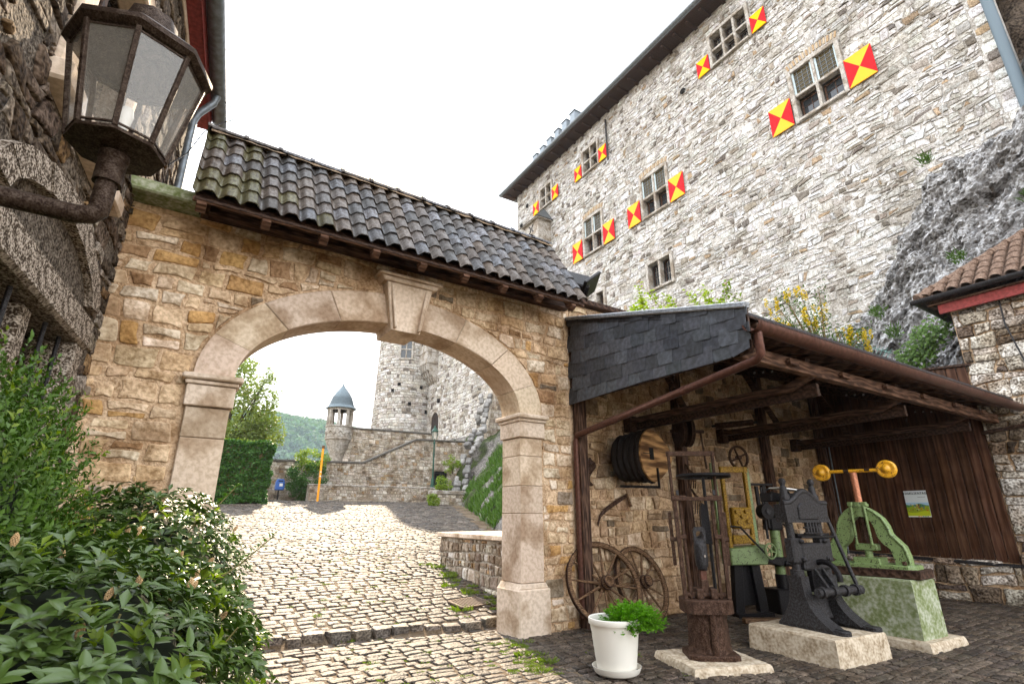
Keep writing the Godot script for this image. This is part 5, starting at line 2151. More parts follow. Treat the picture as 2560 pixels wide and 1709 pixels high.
	var la := MB.new()
	la.lathe(v2([0.12, 3.2, 0.13, 3.22, 0.19, 3.62, 0.001, 3.62]), 4, Vector3.ZERO, Basis(Vector3.UP, 0.6), true)
	part(s, "lantern_glass", la, M.old_glass)
	var lr := MB.new()
	lr.lathe(v2([0.001, 3.60, 0.23, 3.60, 0.235, 3.64, 0.12, 3.80, 0.07, 3.84, 0.06, 3.92, 0.001, 3.98]), 4, Vector3.ZERO, Basis(Vector3.UP, 0.6), true)
	part(s, "lantern_roof", lr, M.lamp_green)
	for k in 4:
		var a := 0.6 + TAU * k / 4
		var rb := MB.new()
		rb.bar(Vector3(cos(a) * 0.13, 3.2, -sin(a) * 0.13), Vector3(cos(a) * 0.195, 3.62, -sin(a) * 0.195), 0.02, 0.02)
		part(s, "lantern_rib", rb, M.lamp_green)
	# orange pole, blue bin
	var op := thing("marker_pole", "tall thin orange marker pole in front of the low wall", "pole", Vector3(1.45, 2.2, -19.6))
	boxp(op, "shaft", M.orange, Vector3(0, 1.28, 0), Vector3(0.09, 2.56, 0.07), 0.01)
	boxp(op, "tip", M.wood_old, Vector3(0, 2.52, 0.002), Vector3(0.13, 0.14, 0.09), 0.01)
	for y in [1.35, 1.15]:
		boxp(op, "reflector", M.paper, Vector3(0, y, 0.038), Vector3(0.06, 0.05, 0.006), 0.0)
	var bi := thing("waste_bin", "blue waste bin on a post against the far wall", "bin", Vector3(0.0, 2.3, -21.2))
	var bb := MB.new()
	bb.prism(v2([-0.2, 0.5, -0.17, 0.44, 0.17, 0.44, 0.2, 0.5, 0.2, 0.82, 0.14, 0.95, -0.14, 0.95, -0.2, 0.82]), -0.14, 0.14, 0.02)
	part(bi, "body", bb, M.blue)
	boxp(bi, "post", M.iron_grey, Vector3(0, 0.3, -0.17), Vector3(0.06, 0.62, 0.05), 0.005)
	boxp(bi, "sticker", M.paper, Vector3(0.03, 0.68, 0.143), Vector3(0.14, 0.13, 0.004), 0.0)
	boxp(bi, "opening", M.dark, Vector3(0, 0.86, 0.141), Vector3(0.2, 0.05, 0.006), 0.0)


func hill_h(x: float, z: float) -> float:
	# hillside between the path and the foot of the castle
	var xe := 1.2 + clampf(-z - 0.5, 0.0, 19.0) * 0.41
	var g := gh(0.0, z)
	var t := clampf((x - xe) / (12.4 - xe + 0.5), 0.0, 1.0)
	var h := g - 0.3 + (6.9 - g) * pow(t, 0.75) + (0.0 if t <= 0.0 else 0.25)
	if x > 0.9 and z > -6.0:
		h = maxf(h, 4.2 - maxf(0.0, -z - 1.2) * 1.0 - maxf(0.0, 2.4 - x) * 3.0)
	return h


func rock() -> void:
	var nz := FastNoiseLite.new()
	nz.seed = 5
	nz.frequency = 0.35
	nz.fractal_octaves = 4
	# hillside
	var b := MB.new()
	var rows := []
	var tone := []
	for j in 90:
		var z := lerpf(-0.5, -34.0, j / 89.0)
		var row := PackedVector3Array()
		for i in 60:
			var x := lerpf(0.7, 14.0, i / 59.0)
			var h := hill_h(x, z)
			var k := clampf((x - 1.0) * 0.6, 0.0, 1.0)
			row.append(Vector3(x + nz.get_noise_3d(x, h * 2, z) * 0.4 * k, h + nz.get_noise_2d(x * 3.0, z * 3.0) * 0.35 * k, z))
			tone.append(nz.get_noise_2d(x * 1.2 + 40, z * 1.2))
		rows.append(row)
	b.grid(rows)
	for i in tone.size():
		b.c[i] = Color(0.16, 0.21, 0.06) if tone[i] > 0.02 else Color(0.50, 0.46, 0.41)
	structure(part(self, "hillside", b, M.rock))
	# steep outcrop under the right end of the castle: slanting beds broken by joints
	var r := MB.new()
	rows = []
	var rough := FastNoiseLite.new()
	rough.seed = 9
	rough.frequency = 1.0
	rough.fractal_octaves = 4
	var cell := FastNoiseLite.new()
	cell.seed = 21
	cell.frequency = 1.0
	cell.noise_type = FastNoiseLite.TYPE_CELLULAR
	cell.cellular_return_type = FastNoiseLite.RETURN_CELL_VALUE
	cell.cellular_jitter = 0.9
	tone = []
	var nj := 210
	var ni := 230
	for j in nj:
		var y := lerpf(3.0, 15.0, j / (nj - 1.0))
		var row := PackedVector3Array()
		for i in ni:
			var z := lerpf(-4.0, 8.0, i / (ni - 1.0))
			var top := 7.6 + z * 0.35 if z < 0.0 else lerpf(7.6, 11.4, clampf(z / 2.6, 0.0, 1.0))
			if z > 3.0:
				top = 11.6 + maxf(0.0, z - 4.6) * 2.2
			top += 0.35 * rough.get_noise_1d(z * 1.7)
			var over := top - y
			var x := 12.95 - (0.26 * over + 0.5 * minf(1.0, over * 2.0) if over > 0.0 else over * 0.9)
			# bedding direction climbs to the right; beds are long and thin
			var wz := z + 0.35 * rough.get_noise_2d(y * 0.5, z * 0.5)
			var wy := y + 0.35 * rough.get_noise_2d(z * 0.6 + 30.0, y * 0.6)
			var al := wy * 0.77 + wz * 0.64
			var ac := wy * 0.64 - wz * 0.77
			var c1 := cell.get_noise_2d(al * 0.55, ac * 1.5)
			var c2 := cell.get_noise_2d(al * 1.3 + 50.0, ac * 3.8)
			var c3 := cell.get_noise_2d(al * 3.2 + 90.0, ac * 8.0)
			x -= 0.42 * c1 + 0.20 * c2 + 0.07 * c3 + 0.25 * rough.get_noise_2d(y * 0.4, z * 0.4) + 0.035 * rough.get_noise_2d(y * 6.0, z * 6.0)
			row.append(Vector3(x, y, z))
			tone.append(0.5 * c2 + 0.5 * c3 + 0.3 * rough.get_noise_2d(y * 0.9 + 7.0, z * 0.9))
		rows.append(row)
	for j in nj - 1:
		for i in ni - 1:
			var tn: float = tone[j * ni + i]
			var k: float = 1.05 + tn * 0.42
			r.col = Color(k, k, k * 1.01) if tn > -0.62 else Color(0.62 * k, 0.54 * k, 0.46 * k)
			r.quad(rows[j][i], rows[j][i + 1], rows[j + 1][i + 1], rows[j + 1][i])
	structure(part(self, "rock_outcrop", r, M.rock))
	# stone edging that climbs the slope beyond the arch
	var st := thing("rock_steps", "line of pale stone blocks climbing the slope beside the castle", "steps", Vector3(0, 0, 0))
	var a := [Vector3(8.75, 2.75, -19.2), Vector3(9.9, 5.0, -20.6), Vector3(11.1, 6.6, -21.2), Vector3(12.4, 9.3, -22.8)]
	for s in 3:
		for k in 7:
			var p: Vector3 = a[s].lerp(a[s + 1], k / 7.0)
			var q: Vector3 = a[s].lerp(a[s + 1], (k + 0.92) / 7.0)
			for side in [-1, 1]:
				if rng.randf() < 0.22:
					continue
				var bl := MB.new()
				var o := Vector3(0.19 * side + rnd(-0.10, 0.10), 0.03 * side + rnd(-0.08, 0.05), 0.1 * side)
				bl.col = Color(0.34, 0.33, 0.32) * rnd(0.6, 1.3)
				bl.bar(p + o, q + o + Vector3(rnd(-0.08, 0.08), rnd(-0.06, 0.06), 0), rnd(0.2, 0.46), rnd(0.18, 0.4), 0.05)
				part(st, "block", bl, M.stone_far)
	# buttress wall right of the steps
	var pal := [[5, 0.56, 0.53, 0.49], [3, 0.44, 0.40, 0.36], [1, 0.26, 0.22, 0.19]]
	flat_wall("buttress_wall", "sloping grey buttress against the castle right of the rock steps", v2([12.0, 5.5, 14.5, 5.5, 14.5, 11.5, 12.9, 9.8]), -22.3, 1.0, Vector2(0.14, 0.3), Vector2(0.2, 0.45), pal, 60, M.mortar_grey)
	# brown cliff far right behind the castle corner
	var bc := MB.new()
	rows = []
	for j in 60:
		var row := PackedVector3Array()
		for i in 40:
			var z := lerpf(2.5, 16.0, i / 39.0)
			var y := lerpf(4.0, 34.0, j / 59.0)
			row.append(Vector3(16.4 + nz.get_noise_2d(z * 2.0, y * 2.0) * 1.4 + (y - 12.0) * 0.03, y, z))
		rows.append(row)
	bc.grid(rows)
	structure(part(self, "cliff", bc, M.cliff_brown))


# ---------------------------------------------------------------- plants

func leaf(b: MB, at: Vector3, dir: Vector3, up: Vector3, l: float, w: float) -> void:
	# pointed oval leaf folded along its midrib, tip drooping: four triangles
	var side := dir.cross(up).normalized() * w * 0.5
	var nn := side.cross(dir).normalized()
	var base := at
	var mid := at + dir * l * 0.5 - nn * l * 0.05
	var tip := at + dir * l - nn * l * 0.22
	var e1 := at + dir * l * 0.48 + side + nn * w * 0.18
	var e2 := at + dir * l * 0.48 - side + nn * w * 0.18
	var k := b.v.size()
	for p in [base, e1, tip, e2, mid]:
		b.v.append(b.xf * p)
		b.n.append(Vector3.ZERO)
		b.c.append(b.col)
	b.face(k, k + 4, k + 1)
	b.face(k + 1, k + 4, k + 2)
	b.face(k + 2, k + 4, k + 3)
	b.face(k + 3, k + 4, k)
	for i in range(k, k + 5):
		b.n[i] = b.n[i].normalized()


func flake(b: MB, at: Vector3, s: float) -> void:
	# small leaf for distant crowns
	var d := Vector3(rnd(-1, 1), rnd(-0.7, 0.7), rnd(-1, 1)).normalized()
	var e := d.cross(Vector3(rnd(-1, 1), rnd(-1, 1), rnd(-1, 1))).normalized()
	b.tri(at - d * s, at + e * s * 0.5, at + d * s)
	b.tri(at - d * s, at + d * s, at - e * s * 0.5)


func ball() -> Vector3:
	while true:
		var p := Vector3(rnd(-1, 1), rnd(-1, 1), rnd(-1, 1))
		if p.length_squared() <= 1.0:
			return p
	return Vector3.ZERO


func crown(b: MB, at: Vector3, rad: Vector3, clumps: int, per: int, size: float, spread: float, hollow := 0.5, tone := Vector2(0.75, 1.3)) -> void:
	for k in clumps:
		var p := ball()
		if p.length() < hollow and p.length() > 0.01:
			p = p.normalized() * rnd(hollow, 1.0)
		var c := at + p * rad
		var t := rnd(tone.x, tone.y)
		for i in per:
			b.col = Color(t * rnd(0.85, 1.15), t * rnd(0.9, 1.1), t * rnd(0.8, 1.1))
			flake(b, c + ball() * spread, size * rnd(0.6, 1.2))


func limbs(t: Node3D, from: Vector3, rad: float, ends: Array) -> void:
	for e in ends:
		var b := MB.new()
		var m: Vector3 = from.lerp(e, 0.5) + Vector3(rnd(-0.2, 0.2), 0.15, rnd(-0.2, 0.2))
		b.tube(v3([from, m, e]), [rad, rad * 0.6, rad * 0.2], 6)
		part(t, "branch", b, M.bark)


func plants() -> void:
	# clipped hedge at the far left of the path
	var h := thing("clipped_hedge", "dense clipped green hedge left of the blue bin", "hedge", Vector3(-2.9, 2.1, -19.0))
	var core := MB.new()
	core.box(Vector3(0, 1.15, 0), Vector3(3.6, 2.3, 1.7), 0.2)
	part(h, "inner_twigs", core, M.stem)
	var b := MB.new()
	for i in 16000:
		var p := Vector3(rnd(-1, 1), rnd(-1, 1), rnd(-1, 1))
		var ax := rng.randi() % 5
		if ax == 0: p.x = 1.0
		elif ax == 1: p.y = 1.0
		else: p.z = 1.0
		var wob := 0.05 * sin(p.x * 9.0 + p.y * 7.0) + 0.03 * sin(p.y * 17.0 - p.x * 5.0) + rnd(-0.05, 0.07)
		var q := Vector3(p.x * (1.86 + wob), 1.2 + p.y * (1.22 + wob), p.z * (0.92 + wob))
		var t := rnd(0.7, 1.35)
		b.col = Color(t, t, t * 0.9)
		flake(b, q, rnd(0.045, 0.095))
	stuff(part(h, "foliage", b, M.leaf_hedge))
	var top := MB.new()
	for i in 2200:
		top.col = Color(1, 1, 1) * rnd(0.8, 1.2)
		flake(top, Vector3(rnd(-1.85, 1.85), 2.42 + rnd(-0.03, 0.2) * rng.randf(), rnd(-0.9, 0.9)), rnd(0.04, 0.08))
	stuff(part(h, "new_shoots", top, M.leaf_light))
	# tree behind the hedge
	var tr := thing("garden_tree", "airy sunlit tree rising behind the clipped hedge", "tree", Vector3(-2.6, 2.2, -21.8))
	var tk := MB.new()
	tk.tube(v3([Vector3(0, 0, 0), Vector3(0.1, 1.5, 0), Vector3(-0.05, 3.2, 0.1), Vector3(0.1, 4.6, 0)]), [0.17, 0.14, 0.1, 0.05], 8)
	part(tr, "trunk", tk, M.bark)
	var ends := []
	for k in 12:
		ends.append(Vector3(rnd(-1.8, 2.2), rnd(2.6, 6.4), rnd(-1.3, 1.3)))
	limbs(tr, Vector3(0, 1.9, 0), 0.07, ends)
	var cr := MB.new()
	crown(cr, Vector3(0.0, 4.2, 0), Vector3(2.0, 2.7, 1.7), 210, 60, 0.085, 0.42, 0.3)
	crown(cr, Vector3(1.4, 3.2, 0.2), Vector3(1.2, 0.9, 0.9), 70, 55, 0.08, 0.32, 0.2)
	for e in ends:
		crown(cr, e, Vector3(0.35, 0.35, 0.35), 3, 40, 0.07, 0.25, 0.1)
	stuff(part(tr, "crown", cr, M.leaf_back))
	# round shrub by the far wall
	var sh := thing("round_shrub", "rounded shrub with bright new shoots beside the orange pole", "shrub", Vector3(1.15, 2.25, -20.95))
	var sb := MB.new()
	crown(sb, Vector3(0, 1.0, 0), Vector3(0.95, 1.0, 0.6), 110, 60, 0.05, 0.2, 0.55)
	stuff(part(sh, "foliage", sb, M.leaf_hedge))
	var st := MB.new()
	crown(st, Vector3(0.15, 1.9, 0), Vector3(0.85, 0.65, 0.5), 60, 40, 0.05, 0.16, 0.3)
	stuff(part(sh, "new_shoots", st, M.leaf_light))
	var sk := MB.new()
	sk.tube(v3([Vector3(0, 0, 0), Vector3(0.05, 0.9, 0)]), [0.06, 0.03], 6)
	part(sh, "stem", sk, M.bark)
	# shrub by the rock steps
	for e in [[Vector3(7.6, 2.75, -18.9), 0.45, "bright yellow green shrub at the foot of the rock steps", M.leaf_light], [Vector3(8.9, 3.9, -20.4), 0.55, "yellow green shrub half way up the rock steps", M.leaf_light], [Vector3(6.6, 2.05, -17.9), 0.3, "small weed clump at the corner of the short low wall", M.leaf_light]]:
		var s2 := thing("rock_shrub", e[2], "shrub", e[0], 0, "shrubs by the rock steps")
		var f := MB.new()
		crown(f, Vector3(0, e[1] * 0.8, 0), Vector3(e[1], e[1] * 0.9, e[1]), 26, 40, 0.05, 0.14, 0.3)
		stuff(part(s2, "foliage", f, e[3]))
		var k2 := MB.new()
		k2.tube(v3([Vector3(0, -0.1, 0), Vector3(0.02, e[1] * 0.8, 0)]), [0.03, 0.015], 5)
		part(s2, "stem", k2, M.bark)
	# grass and ivy on the slope right behind the arch
	var gs := MB.new()
	var gm := FastNoiseLite.new()
	gm.seed = 14
	gm.frequency = 0.5
	for i in 12000:
		var z := rnd(-19.0, -9.0)
		var x := 1.0 + (-z) * 0.41 + rnd(-0.3, 2.6) * (0.4 + rng.randf())
		if gm.get_noise_2d(x, z) < 0.1 * (x - 1.0 + z * 0.41) - 0.12:
			continue
		var y := hill_h(x, z)
		var t := rnd(0.6, 1.4)
		gs.col = Color(t, t, t)
		var d := Vector3(rnd(-0.6, 0.6), 1, rnd(-0.6, 0.6)).normalized()
		leaf(gs, Vector3(x, y - 0.02, z), d, Vector3(rnd(-1, 1), 0, rnd(-1, 1)).normalized(), rnd(0.15, 0.4), 0.05)
	var gso := part(self, "slope_grass", gs, M.leaf)
	stuff(gso)
	tag(gso, "long green grass on the slope right behind the gate pillar", "grass")
	# climbing shrubs behind the shed roof
	var spots := [[Vector3(4.9, 4.2, -1.9), 2.9, "slender yellow green shoots behind the left end of the shed roof"], [Vector3(6.3, 4.3, -1.6), 3.2, "tall yellow green shoots behind the middle of the shed roof"], [Vector3(7.6, 4.6, -1.6), 3.4, "arching yellow green branches just left of the yellow flowers"]]
	for e in spots:
		var s := thing("climbing_shrub", e[2], "shrub", e[0], 0, "shrubs behind the shed roof")
		var f := MB.new()
		for k in 7:
			var tip := Vector3(rnd(-1.0, 1.0), e[1] * rnd(0.72, 1.08), rnd(-0.6, 0.6))
			var w := MB.new()
			var pts := []
			for q in 8:
				var u := q / 7.0
				pts.append(Vector3(tip.x * u * u, tip.y * u, tip.z * u) + Vector3(rnd(-0.03, 0.03), 0, rnd(-0.03, 0.03)))
			w.tube(v3(pts), [0.02, 0.018, 0.015, 0.013, 0.011, 0.009, 0.007, 0.005], 5)
			part(s, "branch", w, M.stem)
			for q in 190:
				var u := rnd(0.35, 1.0)
				var p := Vector3(tip.x * u * u, tip.y * u, tip.z * u) + ball() * 0.13
				var t := rnd(0.8, 1.2)
				f.col = Color(t, t, t)
				leaf(f, p, Vector3(rnd(-1, 1), rnd(-0.4, 0.8), rnd(-1, 1)).normalized(), Vector3.UP, rnd(0.07, 0.14), 0.07)
		stuff(part(s, "foliage", f, M.leaf_light))
	# yellow flowering laburnum
	var la := thing("flowering_laburnum", "laburnum with hanging yellow flowers above the shed gutter", "shrub", Vector3(9.2, 4.55, 0.3))
	var lf := MB.new()
	var fl := MB.new()
	for k in 40:
		var tip := Vector3(rnd(-0.8, 0.6), rnd(1.2, 2.95), rnd(-1.4, 0.95))
		tip.y -= maxf(0.0, tip.z - 0.2) * 1.0
		var w := MB.new()
		w.tube(v3([Vector3(0, 0, 0), tip * 0.5 + Vector3(0, 0.25, 0), tip]), [0.03, 0.018, 0.006], 5)
		part(la, "branch", w, M.stem)
		for q in 130:
			var p := tip * rnd(0.5, 1.05) + ball() * 0.26
			lf.col = Color(1, 1, 1) * rnd(0.7, 1.3)
			leaf(lf, p, Vector3(rnd(-1, 1), rnd(-0.6, 0.5), rnd(-1, 1)).normalized(), Vector3.UP, rnd(0.05, 0.09), 0.04)
		if k % 4 != 0:
			for q in 4:
				var c := tip + ball() * 0.22
				for m in 34:
					fl.col = Color(1, 1, 1) * rnd(0.85, 1.1)
					flake(fl, c + Vector3(rnd(-0.035, 0.035), -rnd(0, 0.26), rnd(-0.035, 0.035)), rnd(0.024, 0.042))
	stuff(part(la, "foliage", lf, M.leaf))
	stuff(part(la, "flowers", fl, M.flower))
	# ivy on the low wall by the right house
	var iv := thing("ivy", "bright green ivy hanging on the rock beside the right house", "ivy", Vector3(9.9, 4.3, 2.2))
	var vb := MB.new()
	for i in 1500:
		var u := rng.randf()
		var p := Vector3(rnd(-0.25, 0.25), lerpf(0.3, 1.6, u) + rnd(-0.25, 0.25), lerpf(-0.75, 0.4, u) + rnd(-0.35, 0.3))
		vb.col = Color(1, 1, 1) * rnd(0.6, 1.4)
		leaf(vb, p, Vector3(rnd(-1, 0.2), rnd(-1, 0.3), rnd(-1, 1)).normalized(), Vector3(-1, 0.4, 0).normalized(), rnd(0.06, 0.11), 0.07)
	stuff(part(iv, "foliage", vb, M.leaf))
	var vs := MB.new()
	vs.tube(v3([Vector3(0.1, 0, -0.6), Vector3(0.1, 0.8, -0.2), Vector3(0.1, 1.7, 0.4)]), [0.02, 0.015, 0.008], 5)
	part(iv, "stem", vs, M.stem)
	# green metal railing on the rock
	var ra := thing("metal_railing", "pale green metal hoop railing between the yellow flowers and the ivy", "railing", Vector3(10.4, 5.28, 0.78))
	ra.transform = Transform3D(Basis(Vector3(0, -0.52, 0.85).normalized(), Vector3(0, 0.85, 0.52).normalized(), Vector3(-1, 0, 0)), Vector3(9.7, 5.62, 1.1))
	for k in 12:
		var hb := MB.new()
		var x := -0.5 + k * 0.09
		hb.tube(v3([Vector3(x, -0.16, 0), Vector3(x, 0.12, 0), Vector3(x + 0.02, 0.17, 0.02), Vector3(x + 0.045, 0.185, 0.06)]), 0.008, 6)
		part(ra, "hoop", hb, M.trellis)
	for y in [-0.15, 0.1]:
		var rl := MB.new()
		rl.tube(v3([Vector3(-0.55, y, 0), Vector3(0.55, y, 0)]), 0.011, 6)
		part(ra, "rail", rl, M.trellis)
	# tufts on the rock outcrop
	var tf := MB.new()
	for e in [Vector3(11.5, 7.1, 0.9), Vector3(11.4, 6.4, 1.2), Vector3(11.1, 5.6, 0.5), Vector3(11.8, 9.0, 4.6), Vector3(11.9, 11.3, 2.8), Vector3(11.3, 7.9, 3.0)]:
		for i in 90:
			tf.col = Color(1, 1, 1) * rnd(0.6, 1.2)
			leaf(tf, e + ball() * 0.18, Vector3(rnd(-1, 0.1), rnd(-0.2, 1), rnd(-0.8, 0.8)).normalized(), Vector3.RIGHT, rnd(0.1, 0.28), 0.025)
	var tn := part(self, "rock_grass", tf, M.leaf)
	tag(tn, "tufts of grass growing from cracks in the grey rock", "grass", "", "stuff")


func hill() -> void:
	# valley haze between the terrace and the hill
	var fg := FogVolume.new()
	fg.name = "valley_haze"
	fg.shape = RenderingServer.FOG_VOLUME_SHAPE_BOX
	fg.size = Vector3(120, 60, 25)
	fg.position = Vector3(20, 25, -70)
	var fm := FogMaterial.new()
	fm.albedo = Color(0.80, 0.90, 1.0)
	fm.density = 0.0045
	fg.material = fm
	add_child(fg)
	tag(fg, "thin haze lying in the valley before the wooded hill", "haze", "", "stuff")
	# wooded hill far beyond the terrace
	var b := MB.new()
	var rows := []
	for j in 24:
		var row := PackedVector3Array()
		for i in 40:
			var a := TAU * i / 40.0
			var f := j / 23.0
			row.append(Vector3(10 + cos(a) * 80.0 * f, 21.0 * (1.0 - f * f) - 1.0, -128 + sin(a) * 48.0 * f))
		rows.append(row)
	b.grid(rows, true)
	structure(part(self, "hill", b, M.hill_green))
	var w := MB.new()
	for k in 2600:
		var a := rnd(PI * 0.05, PI * 0.95)
		var f := sqrt(rng.randf())
		var p := Vector3(10 + cos(a) * 78.0 * f, 21.0 * (1.0 - f * f), -128 + sin(a) * 47.0 * f)
		if p.z < -129.0 or p.x < -12.0 or p.x > 44.0:
			continue
		var t := rnd(0.75, 1.2)
		var r := rnd(1.6, 2.6)
		for i in 200:
			var q := ball()
			q = q.normalized() * pow(q.length(), 0.3)
			w.col = Color(t * rnd(0.85, 1.15), t * rnd(0.9, 1.1), t * 0.95)
			flake(w, p + Vector3(q.x * r, 1.2 + q.y * r * 0.9, q.z * r), rnd(0.28, 0.5))
	var wo := part(self, "woodland", w, M.leaf_far)
	stuff(wo)
	tag(wo, "hazy wooded hill far behind the terrace wall", "woodland")


# ---------------------------------------------------------------- foreground bush and lantern

func leaf_mesh(l: float, w: float, curl: float) -> ArrayMesh:
	# one broad leaf along +z, upper side +y
	var b := MB.new()
	var rows := []
	for j in 7:
		var f := j / 6.0
		var hw := w * 0.5 * pow(sin(PI * pow(f, 0.85)), 0.8) + 0.0008
		var y := -curl * l * f * f
		rows.append(v3([Vector3(-hw, y + hw * 0.25, l * f), Vector3(-hw * 0.5, y + hw * 0.1, l * f), Vector3(0, y, l * f), Vector3(hw * 0.5, y + hw * 0.1, l * f), Vector3(hw, y + hw * 0.25, l * f)]))
	rows.reverse()
	b.grid(rows)
	return b.done()


func bush() -> void:
	var t := thing("leafy_bush", "large evergreen bush with glossy leaves filling the lower left corner", "bush", Vector3(-5.2, 0, 3.2))
	var org := t.position
	var hull := [[Vector3(-5.32, 0.66, 3.35), Vector3(0.95, 0.88, 1.75), 1900, 0], [Vector3(-5.02, 0.92, 1.62), Vector3(0.76, 0.90, 1.15), 1000, 0], [Vector3(-5.85, 1.02, 2.75), Vector3(0.60, 1.38, 1.5), 0, 1]]
	# dark inner mass of twigs
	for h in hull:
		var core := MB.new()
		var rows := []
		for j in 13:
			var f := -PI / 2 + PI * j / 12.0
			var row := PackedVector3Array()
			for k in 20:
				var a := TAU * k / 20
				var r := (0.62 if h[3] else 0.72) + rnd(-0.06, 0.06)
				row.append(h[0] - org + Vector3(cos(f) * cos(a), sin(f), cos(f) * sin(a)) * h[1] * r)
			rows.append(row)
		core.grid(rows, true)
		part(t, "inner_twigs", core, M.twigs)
	var kinds := [leaf_mesh(0.085, 0.036, 0.25), leaf_mesh(0.07, 0.032, 0.4), leaf_mesh(0.095, 0.034, 0.15)]
	var whorls := []
	for h in hull:
		for i in h[2]:
			var d := ball().normalized()
			if d.y < -0.55:
				d.y *= -0.5
				d = d.normalized()
			var p: Vector3 = h[0] + d * h[1] * rnd(0.80, 1.04)
			var nn: Vector3 = (d / h[1]).normalized()
			var skip := false
			for o in hull:
				if o != h and ((p - o[0]) / o[1]).length() < 0.8:
					skip = true
			if skip or p.y < 0.08:
				continue
			whorls.append([shows(p, 0.02), p, (nn + Vector3.UP * 0.7 + ball() * 0.45).normalized(), rng.randf()])
	whorls.sort_custom(func(a, b): return a[0] > b[0])
	var singles := 0
	var dark := MB.new()
	var lite := MB.new()
	for w in whorls:
		var up: Vector3 = w[2]
		var young: bool = w[3] < 0.09
		var s := up.cross(Vector3(rnd(-1, 1), 0.1, rnd(-1, 1))).normalized()
		var u := up.cross(s)
		var n := rng.randi_range(6, 9)
		for k in n:
			var a := TAU * k / n + rnd(-0.25, 0.25)
			var el := rnd(0.05, 0.75) if not young else rnd(0.5, 1.1)
			var dir := ((s * cos(a) + u * sin(a)) * cos(el) + up * sin(el)).normalized()
			var at: Vector3 = w[1] - org + up * rnd(-0.03, 0.01) + dir * 0.008
			var l := rnd(0.055, 0.092) * (0.8 if young else 1.0)
			var tone := rnd(0.7, 1.3)
			if singles < 300 and w[0] > 0.0:
				var zz := dir
				var xx := up.cross(zz).normalized()
				var o := part(t, "leaf", kinds[k % 3], M.leaf_light if young else M.leaf_dark, Transform3D(Basis(xx, zz.cross(xx), zz).scaled_local(Vector3.ONE * l / 0.083), at))
				singles += 1
			elif young:
				lite.col = Color(tone, tone, tone)
				leaf(lite, at, dir, up, l, l * 0.42)
			else:
				dark.col = Color(tone, tone, tone)
				leaf(dark, at, dir, up, l, l * 0.44)
	stuff(part(t, "foliage", dark, M.leaf_dark))
	stuff(part(t, "young_foliage", lite, M.leaf_light))
	# flower spikes
	var sp := MB.new()
	for k in 46:
		var f := k / 46.0
		var a := k * 2.4
		var r := 0.010 * sin(PI * (0.15 + 0.8 * f))
		sp.lathe(v2([0.001, -0.004, 0.0042, 0.0, 0.001, 0.004]), 5, Vector3(cos(a) * r, f * 0.042, sin(a) * r))
	var spike := sp.done()
	var put := 0
	for i in range(0, whorls.size(), 23):
		var w = whorls[i]
		if w[0] <= 0.0 or put >= 40:
			continue
		put += 1
		part(t, "flower_spike", spike, M.bloom, Transform3D(Basis(Quaternion(Vector3.UP, w[2])), w[1] - org + w[2] * 0.02))
	for i in range(0, whorls.size(), 41):
		var w = whorls[i]
		var st := MB.new()
		var root: Vector3 = w[1] - w[2] * 0.4 + Vector3(rnd(-0.1, 0.1), -0.12, rnd(-0.1, 0.1))
		st.tube(v3([root - org, (w[1] + root) / 2 - org + ball() * 0.02, w[1] - org]), [0.006, 0.005, 0.004], 5)
		part(t, "twig", st, M.stem_green)
	# loose shoots that stick out at the right
	for e in [[Vector3(-4.62, 1.15, 2.5), Vector3(-4.25, 1.46, 2.55)], [Vector3(-4.6, 0.9, 2.6), Vector3(-4.33, 0.98, 2.75)], [Vector3(-4.7, 1.5, 1.6), Vector3(-4.38, 1.86, 1.3)], [Vector3(-4.55, 0.6, 2.7), Vector3(-4.36, 0.66, 2.9)]]:
		var st := MB.new()
		st.tube(v3([e[0] - org, e[0].lerp(e[1], 0.5) - org + Vector3(0, -0.02, 0), e[1] - org]), [0.006, 0.005, 0.003], 5)
		part(t, "twig", st, M.stem_green)
		var sh := MB.new()
		for k in 34:
			var f := rnd(0.45, 1.05)
			sh.col = Color(1, 1, 1) * rnd(0.7, 1.2)
			leaf(sh, e[0].lerp(e[1], f) - org, Vector3(rnd(-1, 1), rnd(0.1, 1.2), rnd(-1, 1)).normalized(), Vector3.UP, rnd(0.03, 0.06), 0.016)
		stuff(part(t, "shoot_leaves", sh, M.leaf))
	# second plant: taller fine leaved shrub against the house
	var q := thing("fine_leaved_shrub", "taller fine leaved shrub under the barred window of the left house", "shrub", Vector3(-5.85, 0, 2.7))
	var fb := MB.new()
	var fl := MB.new()
	var h = hull[2]
	for i in 1500:
		var d := ball().normalized()
		if d.y < -0.3:
			d.y = -d.y
		var p: Vector3 = h[0] + d * h[1] * rnd(0.66, 1.05)
		var dirs := (d + Vector3.UP * 0.6 + ball() * 0.5).normalized()
		for k in 16:
			var f := k / 15.0
			var at: Vector3 = p + dirs * (f - 0.5) * 0.22 + ball() * 0.01 - q.position
			var b := fl if (f > 0.75 and i % 3 == 0) else fb
			b.col = Color(1, 1, 1) * rnd(0.65, 1.3)
			leaf(b, at, (dirs + ball() * 1.1).normalized(), d, rnd(0.028, 0.046), 0.018)
	stuff(part(q, "foliage", fb, M.leaf))
	stuff(part(q, "new_shoots", fl, M.leaf_light))
	var tk := MB.new()
	tk.tube(v3([Vector3(0, 0, 0), Vector3(0.05, 0.7, 0), Vector3(0, 1.5, 0.05)]), [0.05, 0.04, 0.015], 6)
	part(q, "stem", tk, M.bark)


